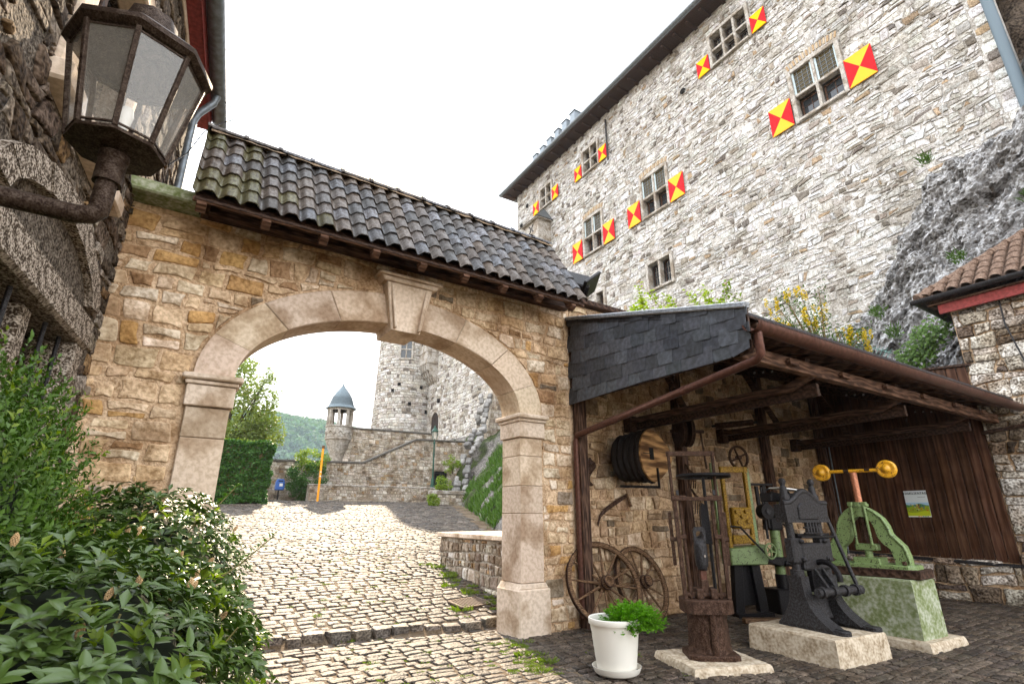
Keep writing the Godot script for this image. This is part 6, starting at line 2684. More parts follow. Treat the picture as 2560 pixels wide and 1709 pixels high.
func lantern() -> void:
	var t := thing("wall_lantern", "large eight sided metal wall lantern on a bent pipe arm at top left", "lantern", Vector3(-5.35, 0, 4.48))
	var rt := 0.225
	var rb := 0.155
	var yb := 2.93
	var yt := 3.335
	var arm := MB.new()
	arm.tube(v3([Vector3(-1.05, 2.625, 0), Vector3(-0.06, 2.625, 0), Vector3(-0.02, 2.635, 0), Vector3(0, 2.66, 0), Vector3(0, 2.70, 0), Vector3(0, 2.86, 0)]), 0.034, 16)
	part(t, "arm", arm, M.lamp_metal)
	var so := MB.new()
	so.lathe(v2([0.001, 2.775, 0.046, 2.775, 0.046, 2.87, 0.050, 2.875, 0.050, 2.90, 0.001, 2.90]), 20, Vector3.ZERO, Basis(), true)
	part(t, "socket", so, M.lamp_metal)
	var pl := MB.new()
	pl.lathe(v2([0.001, 2.90, rb + 0.004, 2.918, rb + 0.006, yb, rb - 0.012, yb + 0.004, 0.001, yb + 0.004]), 8, Vector3.ZERO, Basis(), true)
	part(t, "base_plate", pl, M.lamp_metal)
	for k in 8:
		var a := TAU * k / 8
		var a2 := TAU * (k + 1) / 8
		var p := Vector3(cos(a) * rb, yb, sin(a) * rb)
		var q := Vector3(cos(a) * rt, yt, sin(a) * rt)
		var p2 := Vector3(cos(a2) * rb, yb, sin(a2) * rb)
		var q2 := Vector3(cos(a2) * rt, yt, sin(a2) * rt)
		var r := MB.new()
		r.bar(p, q, 0.018, 0.018, 0.003, Vector3(cos(a), 0, sin(a)))
		part(t, "corner_bar", r, M.lamp_metal)
		var fr := MB.new()
		var m := (p + p2 + q + q2) / 4
		var c := [p.lerp(m, 0.075), q.lerp(m, 0.075), q2.lerp(m, 0.075), p2.lerp(m, 0.075)]
		for e in 4:
			fr.bar(c[e], c[(e + 1) % 4], 0.007, 0.007, 0.0, (m * Vector3(1, 0, 1)).normalized())
		part(t, "pane_frame", fr, M.lamp_metal)
		var gl := MB.new()
		gl.quad(c[0], c[1], c[2], c[3])
		part(t, "glass_pane", gl, M.lantern_glass)
	var rf := MB.new()
	rf.lathe(v2([rt - 0.02, yt - 0.004, rt + 0.008, yt - 0.004, rt + 0.03, yt + 0.012, rt + 0.03, yt + 0.035, 0.10, yt + 0.17, 0.09, yt + 0.24, 0.001, yt + 0.26]), 8, Vector3.ZERO, Basis(), true)
	part(t, "roof", rf, M.lamp_metal)
	var iv := MB.new()
	iv.lathe(v2([rt - 0.005, yt + 0.02, 0.11, yt + 0.12, 0.001, yt + 0.13]), 8, Vector3.ZERO, Basis(), true)
	part(t, "reflector", iv, M.lamp_metal)
	var bu := MB.new()
	bu.lathe(v2([0.001, 3.13, 0.018, 3.12, 0.026, 3.09, 0.022, 3.05, 0.014, 3.02, 0.014, 2.94]), 14)
	part(t, "bulb", bu, M.bulb_glass)
	var wp := MB.new()
	wp.lathe(v2([0.001, 0.0, 0.09, 0.0, 0.09, 0.02, 0.04, 0.03]), 16, Vector3(-1.02, 2.625, 0), Basis(Vector3(0, 0, 1), -PI / 2), true)
	part(t, "wall_plate", wp, M.lamp_metal)


# ---------------------------------------------------------------- things in the yard

func wagon_wheel(at: Vector3, r: float, turn: float, lean: float, label: String, spin: float) -> void:
	var t := thing("cartwheel", label, "wagon wheel", at, turn, "old wagon wheels under the shed")
	t.rotation.x = lean
	t.rotation.z = spin * 0.0
	# wheel in the local xy plane, standing on y = 0
	var c := Vector3(0, r, 0)
	var turnb := Basis(Vector3.RIGHT, PI / 2)
	var seg := 6
	for k in seg:
		var rows := []
		for j in 9:
			var a := TAU * (k + j / 8.0 * 0.985) / seg + spin
			var o := Vector3(cos(a), sin(a), 0)
			var row := PackedVector3Array()
			for q in [[r - 0.012, 0.026], [r - 0.012, -0.026], [r - 0.068, -0.028], [r - 0.076, -0.020], [r - 0.076, 0.020], [r - 0.068, 0.028]]:
				row.append(c + o * q[0] + Vector3(0, 0, q[1]))
			rows.append(row)
		var b := MB.new()
		for j in 8:
			for q in 6:
				b.quad(rows[j][q], rows[j][(q + 1) % 6], rows[j + 1][(q + 1) % 6], rows[j + 1][q])
		part(t, "felloe", b, M.wood_old)
	var ty := MB.new()
	ty.lathe(v2([r - 0.013, -0.029, r, -0.029, r, 0.029, r - 0.013, 0.029]), 48, c, turnb, true)
	part(t, "iron_tyre", ty, M.iron_rust)
	for k in 12:
		var a := TAU * (k + 0.5) / 12 + spin
		var o := Vector3(cos(a), sin(a), 0)
		var b := MB.new()
		b.tube(v3([c + o * 0.09, c + o * 0.2, c + o * (r - 0.12), c + o * (r - 0.066)]), [0.022, 0.020, 0.015, 0.013], 7)
		part(t, "spoke", b, M.wood_old)
	var h := MB.new()
	h.lathe(v2([0.001, -0.13, 0.075, -0.13, 0.085, -0.10, 0.105, -0.05, 0.105, 0.05, 0.09, 0.09, 0.082, 0.16, 0.05, 0.165, 0.045, 0.12, 0.001, 0.12]), 18, c, turnb)
	var hub := part(t, "hub", h, M.wood_old)
	for z in [0.15, 0.075]:
		var rg := MB.new()
		var rr := 0.084 if z > 0.1 else 0.097
		rg.lathe(v2([rr - 0.01, z - 0.014, rr + 0.005, z - 0.014, rr + 0.005, z + 0.014, rr - 0.01, z + 0.014]), 18, c, turnb, true)
		part(hub, "hub_band", rg, M.iron_rust)


func yard_things() -> void:
	wagon_wheel(Vector3(0.90, 0.02, 0.52), 0.64, -10, -0.42, "nearer wooden wagon wheel leaning on the shed post", 0.1)
	wagon_wheel(Vector3(1.83, 0.02, 0.40), 0.575, 4, -0.36, "wooden wagon wheel half hidden behind the nearer wheel", 0.3)
	# flower pot
	var t := thing("flower_pot", "big white plastic flower pot with a lime green plant on a saucer", "flower pot", Vector3(-0.60, 0.02, 2.06))
	var p := MB.new()
	var prof := [0.001, 0.02, 0.185, 0.02, 0.20, 0.03]
	for k in 9:
		prof.append_array([0.205 + 0.0055 * k + (0.002 if k % 2 else 0.0), 0.05 + 0.042 * k])
	prof.append_array([0.258, 0.43, 0.262, 0.47, 0.278, 0.475, 0.280, 0.525, 0.270, 0.532, 0.258, 0.52, 0.250, 0.44, 0.245, 0.42, 0.001, 0.42])
	p.lathe(v2(prof), 40)
	var pot := part(t, "pot", p, M.pot_white)
	var so := MB.new()
	so.lathe(v2([0.245, 0.425, 0.12, 0.44, 0.001, 0.445]), 24)
	part(t, "soil", so, M.earth)
	var sa := MB.new()
	sa.lathe(v2([0.001, 0.0, 0.21, 0.0, 0.235, 0.02, 0.26, 0.075, 0.252, 0.075, 0.228, 0.026, 0.2, 0.012, 0.001, 0.012]), 36)
	part(t, "saucer", sa, M.pot_white)
	var pl := thing("potted_plant", "lime green feathery plant growing out of the white pot", "plant", Vector3(-0.58, 0.46, 2.08))
	var f := MB.new()
	for i in 620:
		var d := Vector3(rnd(-1, 1.25), rnd(0.05, 1.0), rnd(-1, 1)).normalized()
		var l := rnd(0.20, 0.40)
		var tip := d * l * Vector3(1, 0.8, 1) + Vector3(0.1, -0.10 * l, 0.06)
		for k in 16:
			var u := rnd(0.4, 1.0)
			f.col = Color(1, 1, 1) * rnd(0.55, 1.35)
			leaf(f, tip * u + ball() * 0.014 + Vector3(0.06, 0.0, 0.03), (d + ball() * 0.9).normalized(), Vector3.UP, rnd(0.022, 0.038), 0.026)
	stuff(part(pl, "foliage", f, M.leaf_pot))
	for i in 14:
		var st := MB.new()
		var d := Vector3(rnd(-1, 1), rnd(0.3, 1.0), rnd(-1, 1)).normalized() * 0.18
		st.tube(v3([Vector3(0, -0.03, 0), d * 0.5 + Vector3(0.04, 0.02, 0), d + Vector3(0.06, 0, 0.03)]), [0.006, 0.004, 0.002], 5)
		part(pl, "stem", st, M.stem_green)
	# poster on the plank wall
	var po := thing("poster", "paper poster headed FAMILIENTAG pinned on the brown planks", "poster", Vector3(8.595, 1.56, 1.8))
	po.transform = Transform3D(Basis(Vector3(0, 0, 1), Vector3.UP, Vector3(-1, 0, 0)), Vector3(8.6, 1.56, 1.8))
	var sheet := MB.new()
	sheet.uvquad(Vector3(-0.205, 0, 0.012), Vector3(0.205, 0, 0.012), Vector3(0.205, 0.535, 0.012), Vector3(-0.205, 0.535, 0.012))
	part(po, "sheet", sheet, poster_print())
	var bk := MB.new()
	bk.box(Vector3(0, 0.2675, 0.006), Vector3(0.41, 0.535, 0.008))
	part(po, "backing", bk, M.paper)
	for e in [["FAMILIENTAG", 0.455, 0.048, Vector3(0.0, 0, 0)]] :
		var tm := TextMesh.new()
		var sf := SystemFont.new()
		sf.font_names = PackedStringArray(["Droid Sans"])
		sf.font_weight = 700
		tm.font = sf
		tm.text = e[0]
		tm.font_size = 64
		tm.pixel_size = e[2] / 48.0
		tm.depth = 0.001
		part(po, "lettering", tm, M.ink, Transform3D(Basis(), Vector3(e[3].x, e[1] + e[2] * 0.5, 0.0135)))


func poster_print() -> StandardMaterial3D:
	var w := 164
	var h := 214
	var im := Image.create(w, h, false, Image.FORMAT_RGB8)
	for y in h:
		for x in w:
			var c := Color(0.83, 0.86, 0.87)
			if y > 96:
				c = Color(0.62, 0.76, 0.86)
			var far := 112.0 + 7.0 * sin(x * 0.05)
			if y > far:
				c = Color(0.30, 0.52, 0.30)
			if y > 130.0 + 5.0 * sin(x * 0.07 + 1.0):
				c = Color(0.55, 0.62, 0.12)
			if y > 172.0 + 8.0 * sin(x * 0.035):
				c = Color(0.70, 0.76, 0.10)
			if y > 204:
				c = Color(0.9, 0.9, 0.88)
			im.set_pixel(x, y, c)
	var r := RandomNumberGenerator.new()
	r.seed = 4
	for k in 46:
		var c: Color = [Color(0.75, 0.25, 0.1), Color(0.9, 0.85, 0.8), Color(0.15, 0.25, 0.5), Color(0.85, 0.65, 0.1), Color(0.2, 0.15, 0.1)][k % 5]
		im.fill_rect(Rect2i(12 + r.randi() % 135, 108 + r.randi() % 50, 3 + r.randi() % 7, 4 + r.randi() % 10), c)
	for k in 5:
		im.fill_rect(Rect2i(70 + k * 16, 206, 12, 5), [Color(0.8, 0.1, 0.1), Color(0.9, 0.6, 0.1), Color(0.1, 0.3, 0.6), Color(0.2, 0.5, 0.2), Color(0.3, 0.1, 0.4)][k])
	for k in 9:
		im.fill_rect(Rect2i(96 + k * 6, 50 + (k % 2), 3 + k % 3, 4), Color(0.25, 0.27, 0.3))
	var m := StandardMaterial3D.new()
	m.resource_name = "poster_print"
	m.albedo_texture = ImageTexture.create_from_image(im)
	m.roughness = 0.5
	return m


func slab_block(called: String, label: String, at: Vector3, turn: float, low: Vector2, high: Vector2, h: float, m: Material) -> Node3D:
	# cast concrete block, slightly tapered, with uneven arrises
	var t := thing(called, label, "concrete block", at, turn)
	var rows := []
	var n := 8
	var ring := func(s: Vector2, y: float) -> PackedVector3Array:
		var row := PackedVector3Array()
		var c := [Vector2(-1, -1), Vector2(1, -1), Vector2(1, 1), Vector2(-1, 1)]
		for k in 4:
			for j in n:
				var q: Vector2 = c[k].lerp(c[(k + 1) % 4], j / float(n)) * s * 0.5
				row.append(Vector3(q.x + rnd(-0.004, 0.004), y + rnd(-0.004, 0.004), q.y + rnd(-0.004, 0.004)))
		return row
	rows.append(ring.call(low, 0.0))
	rows.append(ring.call(low.lerp(high, 0.5), h * 0.5))
	rows.append(ring.call(high, h - 0.02))
	rows.append(ring.call(high - Vector2(0.03, 0.03), h))
	var b := MB.new()
	for j in 3:
		for k in 32:
			b.quad(rows[j][k], rows[j + 1][k], rows[j + 1][(k + 1) % 32], rows[j][(k + 1) % 32])
	for k in 32:
		b.tri(Vector3(0, h + 0.002, 0), rows[3][(k + 1) % 32], rows[3][k])
	part(t, "block", b, m)
	return t


func weeds() -> void:
	# tufts growing in the joints of the cobbles
	var spots := [[-0.62, -1.35, 0.13], [-0.95, 0.85, 0.09], [-0.75, 0.45, 0.08], [-0.9, 1.25, 0.09], [-1.15, 1.5, 0.07], [-1.9, 0.1, 0.05], [-2.5, -1.05, 0.07], [-1.3, 0.3, 0.05], [-0.2, -2.6, 0.12], [0.05, -3.2, 0.14], [0.15, -3.9, 0.12], [-0.05, -2.1, 0.1], [-1.8, -2.2, 0.05], [-1.2, -1.6, 0.06], [-2.2, -3.4, 0.05], [-1.5, -3.0, 0.05], [0.45, 0.75, 0.06], [0.15, 1.6, 0.06], [0.3, 2.3, 0.05], [-0.2, 1.2, 0.05], [0.0, 2.5, 0.05], [0.35, 1.2, 0.04], [-3.0, -2.4, 0.04], [-0.5, 0.3, 0.06], [-1.0, 0.2, 0.04], [-0.75, 0.95, 0.06]]
	for i in 150:
		var z := rnd(-9.0, 1.4)
		spots.append([rnd(-2.8, -0.75 - maxf(z, 0.0) * 0.3 if z > -1.0 else 0.0), z, rnd(0.02, 0.05)])
	for i in 70:
		var f := rng.randf()
		spots.append([-0.55 - f * 0.5 + rnd(-0.35, 0.05), f * 1.65 + rnd(-0.1, 0.1), rnd(0.02, 0.05)])
	for i in 30:
		spots.append([rnd(-0.1, 0.3), rnd(-4.2, -1.2), rnd(0.03, 0.09)])
	var b := MB.new()
	for s in spots:
		var at := Vector3(s[0], gh(s[0], s[1]) - 0.005, s[1])
		var n := 70 if s[2] > 0.06 else 34
		for k in n:
			var a := rnd(0, TAU)
			var d := Vector3(cos(a) * rnd(0.3, 1.0), rnd(0.25, 1.0), sin(a) * rnd(0.3, 1.0)).normalized()
			b.col = Color(1, 1, 1) * rnd(0.7, 1.4)
			leaf(b, at + Vector3(cos(a), 0, sin(a)) * rng.randf() * s[2] * 1.2, d, Vector3(-sin(a), 0.2, cos(a)), rnd(0.35, 1.0) * s[2], s[2] * 0.18)
	var o := part(self, "weeds", b, M.grass)
	tag(o, "small yellow green weeds growing in the joints of the paving", "weeds", "", "stuff")


# ---------------------------------------------------------------- old machines under the shed

func cyl(parent: Node, called: String, m: Material, a: Vector3, b: Vector3, r: float, seg := 14, r2 := -1.0) -> MeshInstance3D:
	var o := MB.new()
	o.tube(v3([a, b]), [r, r if r2 < 0 else r2], seg)
	return part(parent, called, o, m)


func beam(parent: Node, called: String, m: Material, a: Vector3, b: Vector3, w: float, h: float, bev := 0.006) -> MeshInstance3D:
	var o := MB.new()
	o.bar(a, b, w, h, bev)
	return part(parent, called, o, m)


func extr(parent: Node, called: String, m: Material, poly: PackedVector2Array, z0: float, z1: float, bev := 0.006, xf := Transform3D()) -> MeshInstance3D:
	var o := MB.new()
	o.prism(poly, z0, z1, bev)
	return part(parent, called, o, m, xf)


func ring(parent: Node, called: String, m: Material, c: Vector3, n: Vector3, r: float, th: float, seg := 28) -> MeshInstance3D:
	var o := MB.new()
	var s := n.cross(Vector3.UP if absf(n.y) < 0.9 else Vector3.RIGHT).normalized()
	var u := n.cross(s).normalized()
	var rows := []
	for k in seg + 1:
		var a := TAU * k / seg
		var d := s * cos(a) + u * sin(a)
		var row := PackedVector3Array()
		for j in 8:
			var f := TAU * j / 8
			row.append(c + d * (r + th * cos(f)) + n * th * sin(f))
		rows.append(row)
	rows.reverse()
	o.grid(rows, true)
	return part(parent, called, o, m)


func hand_wheel(parent: Node, called: String, m: Material, c: Vector3, n: Vector3, r: float, th: float, spokes: int) -> void:
	var w := ring(parent, called, m, c, n, r, th)
	var s := n.cross(Vector3.UP if absf(n.y) < 0.9 else Vector3.RIGHT).normalized()
	var u := n.cross(s).normalized()
	for k in spokes:
		var a := TAU * k / spokes + 0.4
		cyl(w, "spoke", m, c, c + (s * cos(a) + u * sin(a)) * r, th * 0.75, 8)
	cyl(w, "hub", m, c - n * th * 1.8, c + n * th * 1.8, r * 0.2, 14)


func machines() -> void:
	drop_hammer()
	black_press()
	screw_press()
	hacksaw_machine()
	pillar_drill()


func drop_hammer() -> void:
	var slab := slab_block("concrete_slab", "thin concrete slab under the tall rusty drop hammer", Vector3(0.56, 0.0, 2.36), -20, Vector2(0.95, 0.88), Vector2(0.92, 0.85), 0.085, M.concrete)
	var t := thing("drop_hammer", "tall rusty brown drop hammer with four guide rails behind the flower pot", "drop hammer", Vector3(0.57, 0.085, 2.36), -38)
	t.scale = Vector3(0.66, 1.0, 0.72)
	var R: Material = M.iron_rust
	extr(t, "foot_plate", R, v2([-0.42, -0.25, -0.30, -0.33, 0.30, -0.33, 0.42, -0.25, 0.42, 0.25, 0.30, 0.33, -0.30, 0.33, -0.42, 0.25]), 0, 0.055, 0.012, Transform3D(Basis(Vector3.RIGHT, -PI / 2), Vector3.ZERO))
	var pd := MB.new()
	pd.lathe(v2([0.38, 0.055, 0.36, 0.10, 0.335, 0.42, 0.345, 0.46, 0.001, 0.46]), 6, Vector3.ZERO, Basis(Vector3.UP, 0.0).scaled(Vector3(1, 1, 0.8)), true)
	part(t, "pedestal", pd, R)
	cyl(t, "pedestal_rib", R, Vector3(0.02, 0.05, 0.27), Vector3(0.02, 0.46, 0.25), 0.06, 10)
	extr(t, "anvil_table", R, v2([-0.41, -0.2, -0.30, -0.32, 0.30, -0.32, 0.41, -0.2, 0.41, 0.2, 0.30, 0.32, -0.30, 0.32, -0.41, 0.2]), 0.46, 0.60, 0.012, Transform3D(Basis(Vector3.RIGHT, -PI / 2), Vector3.ZERO))
	for x in [-0.12, 0.12]:
		boxp(t, "die_block", R, Vector3(x, 0.655, 0.05), Vector3(0.12, 0.11, 0.3), 0.01)
	cyl(t, "die_shaft", R, Vector3(-0.36, 0.64, 0.10), Vector3(0.38, 0.64, 0.10), 0.03)
	boxp(t, "lower_die", M.iron_rust, Vector3(0, 0.72, 0.05), Vector3(0.13, 0.16, 0.13), 0.01)
	boxp(t, "die_stem", M.copper_brown, Vector3(0, 0.84, 0.05), Vector3(0.11, 0.14, 0.10), 0.008)
	var ram := MB.new()
	ram.lathe(v2([0.001, 0.90, 0.085, 0.90, 0.085, 0.93, 0.105, 0.95, 0.115, 1.02, 0.115, 1.17, 0.09, 1.22, 0.001, 1.22]), 16, Vector3(0, 0, 0.05))
	part(t, "ram", ram, M.iron_grey)
	extr(t, "ram_eye", M.iron_grey, v2([-0.10, 1.20, 0.10, 1.20, 0.11, 1.34, 0.07, 1.38, -0.07, 1.38, -0.11, 1.34, -0.10, 1.22, -0.05, 1.25, -0.06, 1.31, -0.04, 1.33, 0.04, 1.33, 0.06, 1.31, 0.05, 1.25, -0.05, 1.249, -0.099, 1.219]), 0.02, 0.09, 0.0)
	cyl(t, "ram_bolt", M.steel, Vector3(0.03, 1.06, 0.16), Vector3(0.03, 1.06, 0.18), 0.014)
	for s in [-1.0, 1.0]:
		beam(t, "guide_rail", R, Vector3(s * 0.37, 0.60, 0.16), Vector3(s * 0.40, 1.72, 0.13), 0.055, 0.07)
		beam(t, "guide_rail", R, Vector3(s * 0.25, 0.60, 0.10), Vector3(s * 0.29, 1.72, 0.08), 0.06, 0.05)
		beam(t, "side_lever", R, Vector3(s * 0.47, 0.95, 0.05), Vector3(s * 0.49, 1.55, 0.04), 0.03, 0.06)
		cyl(t, "lever_pivot", R, Vector3(s * 0.36, 1.24, 0.06), Vector3(s * 0.52, 1.24, 0.06), 0.025)
		boxp(t, "rail_clamp", R, Vector3(s * 0.31, 1.27, 0.12), Vector3(0.13, 0.05, 0.10), 0.008)
		boxp(t, "rail_clamp", R, Vector3(s * 0.31, 1.71, 0.11), Vector3(0.26, 0.06, 0.12), 0.008)
		beam(t, "top_post", M.iron_rust, Vector3(s * 0.40, 1.74, 0.02), Vector3(s * 0.41, 2.27, 0.02), 0.09, 0.04)
		boxp(t, "nut", M.iron_grey, Vector3(s * 0.33, 1.775, 0.12), Vector3(0.045, 0.06, 0.045), 0.006)
	beam(t, "crossbar", R, Vector3(-0.46, 1.70, 0.15), Vector3(0.46, 1.70, 0.15), 0.035, 0.045)
	beam(t, "top_rail", R, Vector3(-0.45, 2.25, 0.02), Vector3(0.46, 2.25, 0.02), 0.045, 0.06)
	extr(t, "rear_casting", M.iron, v2([0.02, 1.18, 0.28, 1.18, 0.26, 1.62, 0.16, 1.66, 0.12, 1.55, 0.12, 1.36, 0.08, 1.28, -0.06, 1.24]), -0.22, -0.12)
	# horizontal belt pulley behind the top frame
	var fw := MB.new()
	fw.lathe(v2([0.36, -0.018, 0.50, -0.022, 0.51, 0.0, 0.50, 0.022, 0.36, 0.018, 0.35, 0.0, 0.36, -0.018]), 40, Vector3(0.30, 1.99, -0.34))
	var fo := part(t, "belt_wheel", fw, M.iron)
	for k in 4:
		var a := TAU * k / 4 + 0.5
		cyl(fo, "spoke", M.iron, Vector3(0.30, 1.99, -0.34), Vector3(0.30 + cos(a) * 0.36, 1.99, -0.34 + sin(a) * 0.36), 0.014, 8)
	cyl(t, "wheel_shaft", M.iron, Vector3(0.30, 0.55, -0.34), Vector3(0.30, 2.02, -0.34), 0.03)


func black_press() -> void:
	slab_block("concrete_block", "pale concrete block carrying the black press, lit on its front end", Vector3(2.08, 0, 2.76), -6, Vector2(1.0, 1.16), Vector2(0.97, 1.13), 0.285, M.concrete)
	var t := thing("black_press", "black cast iron press with two columns on a concrete block", "press", Vector3(2.26, 0.285, 2.74), -8)
	t.scale = Vector3(0.95, 0.94, 0.95)
	var B: Material = M.iron_grey
	for s in [-1.0, 1.0]:
		# flared foot: leg sweeping forward into a long slotted toe
		var leg := MB.new()
		var rows := []
		for k in 9:
			var f := k / 8.0
			var y := lerpf(0.04, 0.62, f)
			var hw := lerpf(0.115, 0.075, minf(1.0, f * 2.0))
			var zf := 0.10 + 0.34 * pow(1.0 - f, 3.2)
			var zr := -0.10 - 0.20 * pow(1.0 - f, 3.0)
			rows.append(v3([Vector3(s * 0.28 - hw, y, zf), Vector3(s * 0.28 + hw, y, zf), Vector3(s * 0.28 + hw, y, zr), Vector3(s * 0.28 - hw, y, zr)]))
		for k in 8:
			for q in 4:
				leg.quad(rows[k][q], rows[k + 1][q], rows[k + 1][(q + 1) % 4], rows[k][(q + 1) % 4])
		part(t, "leg", leg, B)
		var toe := MB.new()
		var tp := PackedVector2Array()
		for k in 9:
			var a := PI * k / 8.0
			tp.append(Vector2(s * 0.30 + 0.085 * cos(a), -0.52 - 0.085 * sin(a)))
		tp.append(Vector2(s * 0.30 - 0.10, 0.30))
		tp.append(Vector2(s * 0.30 + 0.10, 0.30))
		toe.prism(tp, 0, 0.05, 0.012)
		var tn := part(t, "toe", toe, B, Transform3D(Basis(Vector3.RIGHT, -PI / 2), Vector3.ZERO))
		boxp(tn, "slot", M.dark, Vector3(s * 0.30, -0.40, 0.048), Vector3(0.03, 0.22, 0.008), 0.0)
		cyl(t, "leg_socket", B, Vector3(s * 0.28, 0.60, 0), Vector3(s * 0.28, 0.70, 0), 0.085, 18)
		cyl(t, "lower_column", B, Vector3(s * 0.28, 0.68, 0), Vector3(s * 0.28, 0.84, 0), 0.058, 16)
		cyl(t, "column", B, Vector3(s * 0.29, 0.84, 0), Vector3(s * 0.30, 1.56, 0), 0.052, 16)
		boxp(t, "cheek_plate", B, Vector3(s * 0.29, 0.94, 0.02), Vector3(0.21, 0.32, 0.14), 0.02)
		for y in [0.83, 1.06]:
			var nb := MB.new()
			nb.lathe(v2([0.034, 0, 0.034, 0.02, 0.024, 0.045, 0.001, 0.05]), 10, Vector3(s * 0.24, y, 0.09), Basis(Vector3.RIGHT, PI / 2))
			part(t, "bolt", nb, B)
		# finial on the column
		var fi := MB.new()
		fi.lathe(v2([0.07, 1.60, 0.07, 1.66, 0.05, 1.69, 0.045, 1.78, 0.03, 1.79, 0.035, 1.81, 0.052, 1.85, 0.035, 1.89, 0.001, 1.90]), 14, Vector3(s * 0.30, 0, 0))
		part(t, "finial", fi, B)
	# crosshead with a bowed top moulding
	var ch := PackedVector2Array([Vector2(-0.42, 1.30), Vector2(0.42, 1.30), Vector2(0.44, 1.54)])
	for k in 13:
		var f := k / 12.0
		ch.append(Vector2(lerpf(0.40, -0.40, f), 1.54 + 0.16 * pow(sin(PI * f), 2.0)))
	ch.append(Vector2(-0.44, 1.54))
	extr(t, "crosshead", B, ch, -0.09, 0.09, 0.012)
	var mo := []
	for k in 17:
		var f := k / 16.0
		mo.append(Vector3(lerpf(-0.45, 0.45, f), 1.56 + 0.16 * pow(sin(PI * clampf((f - 0.1) / 0.8, 0, 1)), 2.0), 0.06))
	var mb := MB.new()
	mb.tube(v3(mo), 0.04, 10)
	part(t, "crosshead_moulding", mb, B)
	extr(t, "crosshead_panel", B, v2([-0.19, 1.34, 0.19, 1.34, 0.19, 1.50, 0.12, 1.56, -0.12, 1.56, -0.19, 1.50]), 0.09, 0.112, 0.01)
	boxp(t, "rear_shelf", M.iron, Vector3(0.04, 1.64, -0.22), Vector3(0.9, 0.12, 0.2), 0.01)
	boxp(t, "paper_sheet", M.paper, Vector3(0.0, 1.76, -0.2), Vector3(0.44, 0.015, 0.2), 0.002, Vector3(0, 0, -4))
	# tool holder with slots
	for x in [-0.09, -0.03, 0.03, 0.09]:
		boxp(t, "tool_bar", B, Vector3(x + 0.04, 1.23, 0.08), Vector3(0.028, 0.15, 0.05), 0.004)
	for y in [1.16, 1.235, 1.305]:
		boxp(t, "tool_rail", B, Vector3(0.04, y, 0.075), Vector3(0.28, 0.022, 0.04), 0.004)
	boxp(t, "guide_bar", M.iron, Vector3(0.12, 1.14, 0.02), Vector3(0.66, 0.03, 0.05), 0.005)
	boxp(t, "work_table", B, Vector3(0.02, 0.86, 0.0), Vector3(0.52, 0.34, 0.22), 0.02)
	boxp(t, "table_lip", M.iron, Vector3(0.16, 1.11, 0.02), Vector3(0.74, 0.03, 0.16), 0.005)
	# curved ram arm and crank
	var arm := []
	for k in 13:
		var a := PI * (0.1 + 0.95 * k / 12.0)
		arm.append(Vector3(0.02, 0.60 + 0.20 * sin(a), 0.18 - 0.20 * cos(a)))
	var am := MB.new()
	am.tube(v3(arm), 0.036, 10)
	part(t, "curved_arm", am, M.iron)
	extr(t, "ram_fork", M.iron, v2([-0.11, 0.42, 0.11, 0.42, 0.12, 0.78, 0.07, 0.84, -0.07, 0.84, -0.12, 0.78]), 0.02, 0.10)
	cyl(t, "crank_shaft", B, Vector3(-0.30, 0.44, 0.26), Vector3(0.52, 0.44, 0.26), 0.05, 16)
	for x in [-0.24, -0.02, 0.22, 0.44]:
		cyl(t, "shaft_collar", B, Vector3(x, 0.44, 0.26), Vector3(x + 0.06, 0.44, 0.26), 0.072, 18)
	for x in [-0.05, 0.10]:
		beam(t, "shaft_bracket", B, Vector3(x, 0.44, 0.24), Vector3(x, 0.72, 0.05), 0.04, 0.09)
	cyl(t, "lever", B, Vector3(0.54, 0.44, 0.26), Vector3(0.50, 1.48, -0.02), 0.026, 12)
	var kn := MB.new()
	kn.lathe(v2([0.001, -0.06, 0.05, -0.05, 0.07, 0, 0.05, 0.05, 0.001, 0.06]), 14, Vector3(0.55, 0.44, 0.26))
	part(t, "lever_boss", kn, B)
	boxp(t, "lower_tie", B, Vector3(0, 0.12, -0.08), Vector3(0.42, 0.16, 0.05), 0.01)
	extr(t, "lower_apron", M.iron_grey, v2([-0.18, 0.02, 0.18, 0.02, 0.20, 0.30, 0.08, 0.36, -0.08, 0.36, -0.20, 0.30]), -0.02, 0.04)
	boxp(t, "cover_plate", B, Vector3(0, 0.24, 0.06), Vector3(0.30, 0.30, 0.02), 0.02, Vector3(-18, 0, 0))


